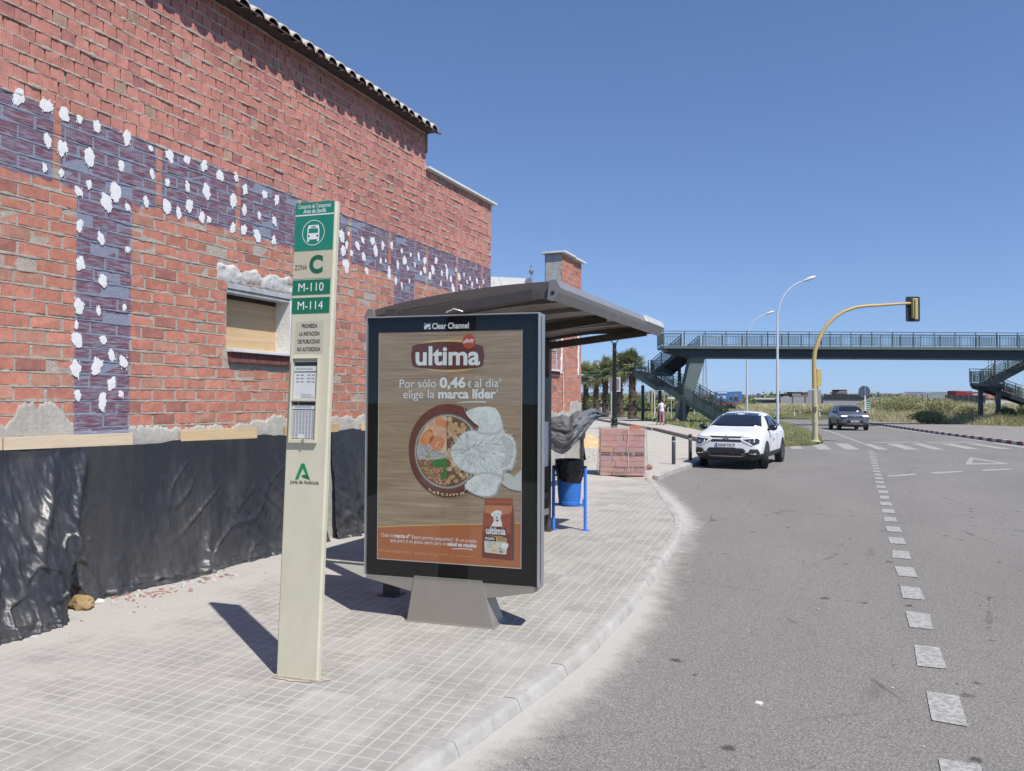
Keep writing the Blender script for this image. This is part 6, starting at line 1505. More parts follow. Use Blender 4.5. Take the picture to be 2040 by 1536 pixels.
l1_ = street_lamp(lamp_pos(1549, 46), 'tallest curved street lamp, rising right behind the white car')
street_lamp(lamp_pos(1488, 65, 0), 'second curved street lamp, left of the tallest one and behind the footbridge stairs', l1_)
street_lamp(lamp_pos(1395, 90, 0), 'farthest curved street lamp, its head seen through the footbridge railing', l1_)

# ------------------------------------------------------------------ signal post
YEL = M('signal_yellow', (.50, .36, .13), .55, var=.12, vs=2, dirt=.35, dirtcol=(.36, .31, .2)); YELP = M('signal_post_pale', (.46, .40, .25), .6, var=.15, vs=2, dirt=.3, dirtcol=(.25, .22, .15))
tz = G(1624, 880, iz); td = (tz - CAM).dot(F0); tl = thing('traffic_light', 'yellow cantilevered traffic light seen from behind on the grass island', 'traffic light', tuple(tz))
def T(px, py): return D(px, py, td)
cur = [(1622.5, 775), (1622, 745), (1621.5, 720), (1623.5, 700), (1629, 682), (1637, 664), (1648, 647), (1662, 633), (1680, 621), (1703, 612.5), (1726, 609.5), (1760, 607.5), (1821, 603.5)]
m = MB(); m.tube([T(*q) for q in cur], [.098, .094, .090, .086, .083, .080, .076, .072, .069, .066, .062, .057, .05], 14); m.build('arm', YEL, tl, smooth=True)
m = MB(); m.tube([tz, tz + UP * 1.2, T(1622.5, 778)], [.112, .108, .104], 16); m.lathe([(.22, 0), (.22, .03), (.14, .06), (.13, .2)], tz, 16); m.build('post', YELP, tl, smooth=True)
c = T(1820, 615.5); m = MB(); fx, fz = R0, UP
pts = rrect(-.30, .30, -.535, .535, .07, lambda a, b: c + R0 * a + UP * b + F0 * .05, 5); m.prism(pts, F0 * .025); bb = m.build('backing_board', M('board_black', (.02, .022, .026), .5), tl)
m = MB(); m.obox(c - R0 * .085 - UP * .40 - F0 * .13, R0 * .20, F0 * .17, UP * .84); m.obox(c - R0 * .02 - UP * .46 - F0 * .19, R0 * .12, F0 * .06, UP * .88); sh2 = m.build('signal_housing', M('housing_yellow', (.44, .385, .15), .5, var=.12), tl, bevel=.015)
for k in range(3):
    m = MB(); cc = c + UP * (.27 - .27 * k) + F0 * .075; ri_ = [(math.cos(2 * math.pi * q / 16), math.sin(2 * math.pi * q / 16)) for q in range(16)]
    m.grid([[cc + R0 * a * .11 + UP * b * .11 for a, b in ri_ + ri_[:1]], [cc + R0 * a * .115 + UP * b * .115 + F0 * (.2 if b > -.2 else .02) for a, b in ri_ + ri_[:1]]]); m.build('visor', M('board_black', (.02, .022, .026)), tl)
m = MB(); a = T(1628, 752); m.obox(a - UP * .36 - R0 * .0, R0 * .20, F0 * .18, UP * .72); m.obox(a - UP * .5 + R0 * .02, R0 * .05, F0 * .1, UP * .15); m.build('signal_housing', M('housing_yellow', (.34, .31, .12)), tl, bevel=.01)
m = MB(); a = T(1617.5, 815); m.obox(a - UP * .1 - F0 * .16, R0 * .14, F0 * .12, UP * .2); m.build('push_button', M('button_box', (.10, .09, .07), .5), tl, bevel=.008)
m = MB(); a = T(1623, 840); m.tube([a - R0 * .12 - UP * .012, a + R0 * .12 - UP * .012], .01, 6); m.lathe([(.116, -.05), (.117, .05)], a, 16); m.build('band', YELP, tl)

# ------------------------------------------------------------------ road signs
BACKG = M('sign_back_grey', (.30, .31, .32), .5, .3, var=.05); GREENS = M('plate_green', (.02, .16, .11), .5)
def B_(px, py, dep): return D(px, py, dep)
def disc(m, c, r, th=.02, mi=0):
    m.prism([c + R0 * r * math.cos(2 * math.pi * k / 28) + UP * r * math.sin(2 * math.pi * k / 28) for k in range(28)], F0 * th, mi)
d0 = 58; base = L(at_lat(1723, d0), d0, 0); rs = thing('road_sign', 'round road sign seen from behind on a pale post with a green plate', 'road sign', tuple(base))
m = MB(); disc(m, B_(1722, 780, d0), .44); m.build('sign_face', BACKG, rs); m = MB(); m.obox(base - R0 * .05 - F0 * .06, R0 * .10, F0 * .05, UP * (B_(1723, 769, d0).z)); m.build('post', GALV, rs)
m = MB(); a, b = B_(1726, 817, d0), B_(1734, 799, d0); m.obox(a, R0 * (b - a).dot(R0), F0 * .02, UP * (b.z - a.z)); gq = m.build('green_plate', GREENS, rs); m = MB()
for k in range(4): m.obox(a + UP * (.08 + .15 * k) + R0 * .05 - F0 * .004, R0 * .18, F0 * .003, UP * .05)
m.obox(a - F0 * .004, R0 * .02, F0 * .004, UP * (b.z - a.z)); m.obox(a + R0 * ((b - a).dot(R0) - .02) - F0 * .004, R0 * .02, F0 * .004, UP * (b.z - a.z)); m.build('lettering_rows', M('plate_white', (.62, .63, .64)), gq)
d1 = 64; a, b = B_(1610, 803.5, d1), B_(1636, 777, d1); rs = thing('road_sign', 'large rectangular grey sign back behind the yellow signal post', 'road sign', tuple(L(at_lat(1624, d1), d1, -.1)))
m = MB(); m.prism(rrect(0, (b - a).dot(R0), 0, b.z - a.z, .08, lambda u, v: a + R0 * u + UP * v), F0 * .03); m.build('sign_face', BACKG, rs); m = MB()
for u in (.5,): p = a + R0 * (b - a).dot(R0) * u - F0 * .04; m.obox(V((p.x, p.y, -.1)) + F0 * .08, R0 * .06, F0 * .04, UP * (b.z + .1))
m.build('post', M('post_dull', (.13, .13, .125), .7), rs)
d2 = 66; base = L(at_lat(1298.5, d2), d2, .1); rs = thing('road_sign', 'yellow post with the backs of a triangular and a round sign', 'road sign', tuple(base)); zt = B_(1298, 778, d2).z
m = MB(); m.tube([base, V((base.x, base.y, zt))], .07, 8); m.build('post', YEL, rs); m = MB(); c = B_(1297, 787, d2) + F0 * .08; m.prism([c + R0 * x + UP * y for x, y in ((-.42, -.2), (.42, -.2), (0, .5))], F0 * .02); m.build('triangle_face', BACKG, rs); m = MB(); disc(m, B_(1297, 797, d2) + F0 * .08, .30); m.build('round_face', BACKG, rs)
base = L(at_lat(1304, d2), d2, .1); rs = thing('sign_post', 'slim white post beside the yellow sign post', 'post', tuple(base)); m = MB(); m.tube([base, V((base.x, base.y, B_(1304, 768, d2).z))], .05, 8); m.build('post', LAMPW, rs); m = MB(); m.lathe([(.055, 0), (.055, .03), (0, .035)], V((base.x, base.y, B_(1304, 768, d2).z)), 8); m.build('cap', GALV, rs)
base = L(at_lat(1337.5, d2), d2, .1); rs = thing('road_sign', 'small double white plate on a slim post under the lower stairs', 'road sign', tuple(base)); m = MB(); m.tube([base, V((base.x, base.y, B_(1337, 787, d2).z))], .03, 8); m.build('post', GALV, rs); m = MB(); a, b = B_(1330, 794.5, d2), B_(1344, 791, d2); w_ = (b - a).dot(R0); m.obox(a, R0 * w_ * .47, F0 * .02, UP * (b.z - a.z)); m.obox(a + R0 * w_ * .53, R0 * w_ * .47, F0 * .02, UP * (b.z - a.z)); m.build('sign_face', LAMPW, rs)
def delineator(px, py, dep, label, src=None):
    base = L(at_lat(px, dep), dep, -.1)
    if src: o = copy_tree(src); o.location = base; o['label'] = label; return o
    t = thing('marker_post', label, 'marker post', tuple(base), 'white marker posts on the far verge'); m = MB(); m.obox(base - R0 * .06, R0 * .12, F0 * .08, UP * .95); m.build('post', M('marker_white', (.62, .61, .57), .5), t, bevel=.01)
    m = MB(); m.obox(base - R0 * .062 + UP * .70 - F0 * .005, R0 * .124, F0 * .09, UP * .14); m.build('black_band', INK, t); return t
q = delineator(1546, 0, 88, 'white marker post just left of the tallest street lamp'); delineator(1583, 0, 86, 'white marker post between the tallest street lamp and the yellow signal post', q); delineator(1633, 0, 86, 'white marker post right of the yellow signal post', q)

# ------------------------------------------------------------------ old style lamp post and notice board
IRON = M('cast_iron_black', (.014, .015, .017), .42, .3, var=.1)
bd = 34; base = L(at_lat(1224, bd), bd, apz); bl = thing('lamp_post', 'black cast iron lamp post rising behind the brick pallet', 'lamp post', tuple(base))
zt = D(1225, 684, bd).z; H_ = zt - base.z; zc = D(1224, 846, bd).z - base.z
m = MB(); m.lathe([(.20, 0), (.20, .05), (.15, .1), (.14, zc - .06), (.15, zc), (.12, zc + .08), (.15, zc + .14), (.155, zc + .22), (.11, zc + .28), (.105, zc + .34), (.10, H_ * .5), (.105, H_ * .52), (.10, H_ * .53), (.088, H_ - .35), (.10, H_ - .33), (.085, H_ - .30), (.082, H_ - .1), (.10, H_ - .08), (.09, H_), (.05, H_ + .02)], base, 18); m.build('column', IRON, bl, smooth=True)
m = MB(); c = base + UP * H_
for s_ in (-1, 1): m.tube([c, c + R0 * .12 * s_ + UP * .05, c + R0 * .16 * s_ + UP * .18, c + R0 * .15 * s_ + UP * .34], .022, 8)
m.lathe([(.02, .30), (.17, .32), (.23, .66), (.25, .68), (.10, .84), (.04, .9), (0, .96)], c, 10); m.build('lantern', IRON, bl, smooth=True)
m = MB(); m.lathe([(.17, .34), (.225, .64), (0, .65)], c, 10); m.build('lantern_glass', M('lantern_glass', (.5, .5, .46), .2), bl)
nb_d = 46; base = L(at_lat(1228, nb_d), nb_d, .12); nbt = thing('notice_board', 'white framed notice board on a pale post behind the black lamp post', 'notice board', tuple(base))
a, b = D(1215, 780, nb_d), D(1236, 752, nb_d); w_, h_ = (b - a).dot(R0), b.z - a.z; m = MB(); m.obox(a, R0 * w_ * .45, F0 * .15, UP * h_); m.build('side_panel', M('board_brown', (.22, .14, .12), .6), nbt); m = MB(); m.obox(a + R0 * w_ * .45, R0 * w_ * .55, F0 * .1, UP * h_); fr_ = m.build('frame', LAMPW, nbt); m = MB(); m.obox(a + R0 * w_ * .5 + UP * h_ * .07 - F0 * .004, R0 * w_ * .42, F0 * .003, UP * h_ * .86); m.build('sheet', M('board_sheet', (.16, .17, .19), .3), fr_)
m = MB(); p = D(1217, 800, nb_d); m.obox(V((p.x, p.y, .12)), R0 * .24, F0 * .15, UP * (a.z - .12)); m.build('post', M('post_pale', (.33, .33, .31), .7), nbt)

# ------------------------------------------------------------------ footbridge
FG = M('bridge_green', (.060, .088, .080), .5, .1, var=.10, vs=.8, dirt=.2, dirtcol=(.10, .10, .085)); FD = M('bridge_girder', (.016, .028, .037), .5, .1, var=.1, vs=.6); FSL = M('bridge_edge', (.095, .12, .115), .7, var=.15, vs=1.5)
fb = thing('footbridge', 'dark green steel footbridge spanning the road with switchback stairs', 'footbridge', tuple(L(26, 57, 0)))
bd0, bd1 = 56.0, 58.4; blat0, blat1 = at_lat(1322, bd0), 52.0
z_dk, z_rt, z_gb = 5.72, 6.78, 4.88
def BX(m, l0, l1, d0, d1, z0, z1, mi=0): m.obox(L(l0, d0, z0), R0 * (l1 - l0), F0 * (d1 - d0), UP * (z1 - z0), mi)
m = MB(); BX(m, blat0, blat1, bd0, bd1, z_dk - .20, z_dk); m.build('deck', FSL, fb)
m = MB(); g0, g1 = bd0 + .35, bd1 - .35
for dd_ in (g0, g1 - .05): m.prism([L(blat0 + .35, dd_, z_dk - .2), L(blat0 + .35, dd_, z_dk - .40), L(at_lat(1378, 57), dd_, z_gb), L(blat1, dd_, z_gb), L(blat1, dd_, z_dk - .2)], F0 * .05)
m.add([L(blat0 + .35, g0, z_dk - .4), L(at_lat(1378, 57), g0, z_gb), L(blat1, g0, z_gb), L(blat1, g1, z_gb), L(at_lat(1378, 57), g1, z_gb), L(blat0 + .35, g1, z_dk - .4)], [(0, 1, 4, 5), (1, 2, 3, 4)])
BX(m, blat0 + .35, blat0 + .42, g0, g1, z_dk - .4, z_dk - .2); m.build('girder', FD, fb)
def railing(p0, p1, name='railing', h=1.06, parent=None, post=1.5, bar=.115, bw=.022):
    """posts, two rails and upright bars between two floor points"""
    m = MB(); d = p1 - p0; ln = d.length; u = d / ln; np_ = max(1, int(round(ln / post)))
    for i in range(np_ + 1): p = p0 + d * i / np_; m.bar(p, p + UP * h, .055, .055, up=u)
    m.bar(p0 + UP * h, p1 + UP * h, .06, .045); m.bar(p0 + UP * (h - .17), p1 + UP * (h - .17), .03, .03); m.bar(p0 + UP * .12, p1 + UP * .12, .03, .03)
    nb_ = int(ln / bar)
    for i in range(nb_): p = p0 + d * (i + .5) / nb_; m.bar(p + UP * .12, p + UP * (h - .17), bw, .022, up=u)
    return m.build(name, FG, parent or fb)
railing(L(blat0, bd0 + .04, z_dk), L(blat1, bd0 + .04, z_dk))
railing(L(at_lat(1400, 58.3), bd1 - .04, z_dk), L(blat1, bd1 - .04, z_dk)); railing(L(blat0, bd0 + .04, z_dk), L(blat0, bd1 - .04, z_dk))
railing(L(blat0, bd1 - .04, z_dk), L(at_lat(1357, 58.3), bd1 - .04, z_dk))
def flight(a0, a1, wv, name='stair_flight', bars='bar', n=None, dark=False, landing=None):
    """steps between stringers from the upper point a0 to the lower a1, wv = width vector"""
    m = MB(); n = n or max(4, int(abs(a0.z - a1.z) / .165)); d = a1 - a0; hd_ = V((d.x, d.y, 0)) / n; rs_ = d.z / n
    for i in range(n):
        p = a0 + hd_ * i + UP * rs_ * (i + 1); m.obox(p, hd_ * 1.08, wv, UP * -.045); m.obox(p + UP * -.045, hd_ * .06, wv, UP * (-rs_ + .04))
    for o_ in (V((0, 0, 0)), wv):
        s_ = wv.normalized() * .06; q0 = a0 + o_ - s_ / 2
        m.hexa([q0 + UP * -.34, a1 + o_ - s_ / 2 + UP * -.34, a1 + o_ + s_ / 2 + UP * -.34, q0 + s_ + UP * -.34, q0 + UP * .03, a1 + o_ - s_ / 2 + UP * .03, a1 + o_ + s_ / 2 + UP * .03, q0 + s_ + UP * .03])
    f = m.build(name, FD if dark else FG, fb)
    railing(a0, a1, parent=f, h=1.0, post=1.1, bar=.11, bw=.045); railing(a0 + wv, a1 + wv, parent=f, h=1.0, post=1.1, bar=.11, bw=.045); return f
wv = L(1.5, 1.15) - L(0, 0); wv.z = 0; sd_ = L(.616, -.788); sd_.z = 0
lt0 = D(1264, 716, 60); zl = lt0.z - 1.0; P0 = V((lt0.x, lt0.y, zl))
P1 = P0 + sd_ * 2.25 + UP * -1.14; P2 = P1 + sd_ * .75; P3 = P2 + sd_ * 5.5; P3.z = .12
flight(P0, P1, wv); flight(P2, P3, wv)
m = MB(); m.obox(P1 - UP * .28, P2 - P1, wv, UP * .28); ld = m.build('landing', FG, fb); railing(P1, P2, parent=ld, h=1.0, post=.7); railing(P1 + wv, P2 + wv, parent=ld, h=1.0, post=.7)
# upper landing joins both flights; upper flight rises to the deck
uw = L(1.5, .45); uw.z = 0; U0 = P0 + wv + R0 * .05; U1 = D(1357, 686, 58.5); U1.z = z_dk
m = MB(); m.hexa([q + UP * -.26 for q in (P0 - sd_ * 1.3, P0, P0 + wv, U0 + uw, )][:0] or [P0 - sd_ * .3 + UP * -.26, P0 + UP * -.26, U0 + uw + UP * -.26, U0 + uw - sd_ * .3 + UP * -.26, P0 - sd_ * .3, P0, U0 + uw, U0 + uw - sd_ * .3]); ld = m.build('landing', FD, fb)
railing(P0 + wv - sd_ * .3, U0 + uw - sd_ * .3, parent=ld, h=1.0)
flight(U1, U0, uw, n=11, dark=True)
# slanted pier and round-free square posts
m = MB(); m.hexa([L(at_lat(1343, 57), 56.6, 0), L(at_lat(1362, 57), 56.6, 0), L(at_lat(1364, 57), 57.8, 0), L(at_lat(1345, 57), 57.8, 0), L(at_lat(1376, 57), 56.6, z_gb + .3), L(at_lat(1405, 57), 56.6, z_gb + .3), L(at_lat(1405, 57), 57.8, z_gb + .3), L(at_lat(1376, 57), 57.8, z_gb + .3)]); m.build('pier', M('pier_green', (.115, .145, .135), .5, .1, var=.1, vs=.6), fb)
m = MB(); BX(m, at_lat(1341, 57), at_lat(1364, 57), 56.4, 58, -.05, .16); m.build('pier_footing', CONC, fb)
for px, dep, zt_ in ((1281, 60.6, P0.z - 1.0), (1315, 58.3, P1.z - .3), (1354, 60.2, 4.6), (1363, 56.0, 1.9)):
    m = MB(); BX(m, at_lat(px, dep) - .11, at_lat(px, dep) + .11, dep, dep + .2, 0, zt_); m.build('column', FD, fb)
m = MB(); q0 = P3 + UP * .0; m.obox(q0 + sd_ * .02, sd_ * .25, wv * .9, UP * 1.05); m.build('end_panel', M('end_panel', (.19, .19, .15), .7), fb)
# stairs at the far right end
Ra = D(1932, 763, 60); rl_ = Ra.z; r0 = V((Ra.x, Ra.y, rl_)); rw = L(1.6, .9); rw.z = 0; ru = L(1.0, .05); ru.z = 0
m = MB(); m.obox(r0 - UP * .26, ru * 1.7, rw, UP * .26); ld = m.build('landing', FD, fb); railing(r0, r0 + ru * 1.7, parent=ld, h=1.1); railing(r0 + rw, r0 + rw + ru * 1.7, parent=ld, h=1.1); railing(r0, r0 + rw, parent=ld, h=1.1)
e0 = r0 + ru * 1.7; e1 = e0 + ru * 4.2 - F0 * .8; e1.z = z_dk - .1; rw2 = F0 * 1.8 + R0 * .2; flight(e1, e0, rw2, n=12, dark=True)
f0 = r0 + ru * 2.2 + F0 * 2.2; f1 = f0 + ru * 5.0; f1.z = 1.6; flight(f0, f1, rw2 * .8, n=14, dark=True)
for px in (1954, 1989):
    m = MB(); l_ = at_lat(px, 60.8); BX(m, l_ - .13, l_ + .13, 60.7, 60.96, -.1, rl_ - .26); m.hexa([L(l_ - .13, 60.7, rl_ - .6), L(l_ + .13, 60.7, rl_ - .6), L(l_ + .13, 60.96, rl_ - .6), L(l_ - .13, 60.96, rl_ - .6), L(l_ - .4, 60.7, rl_ - .26), L(l_ + .4, 60.7, rl_ - .26), L(l_ + .4, 60.96, rl_ - .26), L(l_ - .4, 60.96, rl_ - .26)]); m.build('column', FD, fb)

# ------------------------------------------------------------------ people
def skin(name, joints, bones, mats, parent, root=0, lvl=2, fn=None):
    me = bpy.data.meshes.new(name); me.from_pydata([j[0] for j in joints], bones, []); o = bpy.data.objects.new(name, me); COL.objects.link(o)
    sk = o.modifiers.new('skin', 'SKIN'); sk.use_smooth_shade = True
    for i, j in enumerate(joints): me.skin_vertices[0].data[i].radius = j[1]; me.skin_vertices[0].data[i].use_root = (i == root)
    ss = o.modifiers.new('sub', 'SUBSURF'); ss.levels = ss.render_levels = lvl
    dg = bpy.context.evaluated_depsgraph_get(); dg.update(); nm = bpy.data.meshes.new_from_object(o.evaluated_get(dg)); bpy.data.objects.remove(o)
    ob = bpy.data.objects.new(name, nm); COL.objects.link(ob); nm.materials.clear()
    for q in mats: nm.materials.append(q)
    for p in nm.polygons: p.use_smooth = True; p.material_index = fn(p.center) if fn else 0
    ob.parent = parent; return ob
SKIN = M('skin_tone', (.48, .27, .18), .6); HAIR = M('dark_hair', (.025, .016, .012), .6); TSH = M('white_shirt', (.66, .655, .65), .8, var=.06, vs=9, bump=.4, bs=20); PINK = M('pink_trousers', (.44, .20, .22), .8, var=.1, vs=8); SHOE = M('dark_shoe', (.06, .045, .045), .6)
def person(loc, rz, label, top, low, group=None, arms_fwd=True, h=1.64):
    t = thing('person', label, 'person', loc, group, rz); k = h / 1.64       # faces +x
    J = [((0, 0, .90), (.135, .155)), ((.01, 0, 1.05), (.115, .135)), ((.03, 0, 1.22), (.125, .155)), ((.06, 0, 1.34), (.09, .13)), ((.075, 0, 1.41), (.050, .052)), ((.10, 0, 1.48), (.062, .058)), ((.11, 0, 1.55), (.088, .078)), ((.10, 0, 1.62), (.05, .045)),
         ((.06, .17, 1.33), (.055, .055)), ((.10, .21, 1.08), (.042, .042)), ((.33 if arms_fwd else .12, .20, .98 if arms_fwd else .84), (.032, .032)), ((.42 if arms_fwd else .14, .19, .985 if arms_fwd else .74), (.030, .042)),
         ((.06, -.17, 1.33), (.055, .055)), ((.10, -.21, 1.08), (.042, .042)), ((.33 if arms_fwd else .12, -.20, .98 if arms_fwd else .84), (.032, .032)), ((.42 if arms_fwd else .14, -.19, .985 if arms_fwd else .74), (.030, .042)),
         ((0, .085, .82), (.095, .095)), ((.10, .085, .47), (.062, .062)), ((.09, .085, .10), (.042, .042)), ((.13, .085, .04), (.040, .042)), ((.24, .085, .03), (.030, .040)),
         ((-.01, -.085, .82), (.095, .095)), ((-.02, -.085, .46), (.062, .062)), ((-.17, -.085, .13), (.042, .042)), ((-.16, -.085, .06), (.040, .042)), ((-.06, -.085, .03), (.030, .040))]
    B = [(0, 1), (1, 2), (2, 3), (3, 4), (4, 5), (5, 6), (6, 7), (3, 8), (8, 9), (9, 10), (10, 11), (3, 12), (12, 13), (13, 14), (14, 15), (0, 16), (16, 17), (17, 18), (18, 19), (19, 20), (0, 21), (21, 22), (22, 23), (23, 24), (24, 25)]
    def pick(c):
        if c.z > 1.385: return 0
        if c.z < .085: return 3
        if abs(c.y) > .155 and c.z < 1.17: return 0
        if c.z > .885: return 1
        if c.z < .16: return 0
        return 2
    skin('body', J, B, [SKIN, top, low, SHOE], t, fn=pick)
    m = MB(); bm = bmesh.new(); bmesh.ops.create_uvsphere(bm, u_segments=20, v_segments=14, radius=.098)
    for v in bm.verts: v.co = V((v.co.x * 1.02 - .012, v.co.y * .92, v.co.z * 1.05)) * (1 + .08 * noise.noise(v.co * 30))
    bmesh.ops.delete(bm, geom=[v for v in bm.verts if v.co.x > .05 and v.co.z < .045], context='VERTS')
    b2 = bmesh.ops.create_uvsphere(bm, u_segments=12, v_segments=8, radius=.05)
    for v in b2['verts']: v.co += V((-.07, 0, .085))
    me = bpy.data.meshes.new('hair'); bm.to_mesh(me); bm.free(); me.materials.append(HAIR); ob = bpy.data.objects.new('hair', me); COL.objects.link(ob); ob.parent = t; ob.location = (.105, 0, 1.575)
    fm = MB()
    fm.prism([(.192, -.012, 1.555), (.192, .012, 1.555), (.188, 0, 1.59)], (.02, 0, -.012))
    fm.build('nose', SKIN, t, local=True)
    for s_ in (-1, 1):
        e = MB(); e.lathe([(0, -.008), (.009, -.005), (.009, .005), (0, .008)], (.185, .03 * s_, 1.585), 8); e.build('eye', INK, t, local=True)
        e = MB(); e.lathe([(0, -.028), (.012, -.016), (.014, .01), (0, .028)], (.105, .082 * s_, 1.565), 8); e.build('ear', SKIN, t, local=True)
        hnd = MB(); hx_ = .40 if arms_fwd else .14; hz_ = .985 if arms_fwd else .70
        for f in range(4):
            y0_ = (.165 + f * .018) * s_ + .0 * s_
            if arms_fwd: hnd.tube([(hx_ + .03, y0_, hz_ + .012), (hx_ + .075 - abs(f - 1.3) * .006, y0_, hz_ + .005), (hx_ + .082, y0_, hz_ - .03), (hx_ + .05, y0_, hz_ - .045)], [.010, .009, .008, .007], 6)
            else: hnd.tube([(hx_ + (f - 1.5) * .018, .19 * s_, hz_ - .0), (hx_ + (f - 1.5) * .019, .185 * s_, hz_ - .05), (hx_ + (f - 1.5) * .018 + .004, .175 * s_, hz_ - .082 + abs(f - 1.4) * .008)], [.010, .009, .007], 6)
        if arms_fwd: hnd.tube([(hx_ + .01, .155 * s_, hz_), (hx_ + .04, .142 * s_, hz_ - .012), (hx_ + .066, .150 * s_, hz_ - .028)], [.012, .010, .008], 6)
        else: hnd.tube([(hx_ + .03, .185 * s_, hz_ + .03), (hx_ + .05, .18 * s_, hz_ - .005), (hx_ + .052, .172 * s_, hz_ - .03)], [.012, .010, .008], 6)
        hnd.build('fingers', SKIN, t, local=True, smooth=True)
    t.scale = (k, k, k); return t
pp = G(1318.5, 847, pz); pdir = L(.10, .995).normalized(); prz = math.atan2(pdir.y, pdir.x)
person((pp.x, pp.y, pz), prz, 'person in white shirt and pink trousers pushing a pushchair along the path', TSH, PINK, h=1.66)
# pushchair in front of the walker
bz = pp + pdir * .62; pc = thing('pushchair', 'dark pushchair pushed along the path by the person in pink trousers', 'pushchair', (bz.x, bz.y, pz), rotz=prz)
CLOTH = M('pushchair_cloth', (.03, .03, .036), .8); TUBE_ = M('pushchair_tube', (.5, .5, .5), .35, .7)
m = MB()
for s_ in (-1, 1):
    m.tube([(-.20, .20 * s_, 1.0), (-.05, .22 * s_, .75), (.28, .23 * s_, .18)], .014, 8); m.tube([(.10, .22 * s_, .55), (-.22, .27 * s_, .14)], .014, 8)
m.tube([(-.20, -.20, 1.0), (-.22, 0, 1.01), (-.20, .20, 1.0)], .016, 8); m.build('frame', TUBE_, pc, local=True, smooth=True)
m = MB(); m.hexa([(-.02, -.19, .40), (.34, -.19, .36), (.34, .19, .36), (-.02, .19, .40), (-.14, -.2, .86), (.0, -.2, .80), (.0, .2, .80), (-.14, .2, .86)]); m.build('seat', CLOTH, pc, local=True, bevel=.02)
m = MB(); m.box((-.16, -.19, .18), (.18, .19, .34)); m.build('basket', CLOTH, pc, local=True, bevel=.02)
m = MB(); rows = [[(-.10 + .26 * math.cos(R(a)) * 1.0, y, .80 + .22 * math.sin(R(a))) for a in range(150, 20, -13)] for y in (-.2, -.1, 0, .1, .2)]; m.grid(rows); m.build('hood', CLOTH, pc, local=True, smooth=True)
for x, y, r_ in ((-.24, .27, .14), (-.24, -.27, .14), (.30, .22, .10), (.30, -.22, .10)):
    m = MB(); n = 20
    pr = [(0, .02), (r_ * .75, .022), (r_, .018), (r_, -.018), (r_ * .75, -.022), (0, -.02)]; vs, fs = [], []
    for a, b in pr:
        for k in range(n): tt = 2 * math.pi * k / n; vs.append((x + a * math.cos(tt), y + b, r_ + a * math.sin(tt)))
    for i in range(len(pr) - 1):
        for k in range(n): fs.append((i * n + k, i * n + (k + 1) % n, (i + 1) * n + (k + 1) % n, (i + 1) * n + k))
    m.add(vs, fs); m.build('wheel', TYRE, pc, local=True, smooth=True)
p2 = L(at_lat(1197, 92), 92, .02)
person(tuple(p2), math.atan2(F0.y, F0.x), 'distant person in a dark top and pale trousers among the palm trunks', M('dark_top', (.03, .035, .05), .8), M('pale_trousers', (.6, .6, .58), .8), arms_fwd=False, h=1.66)

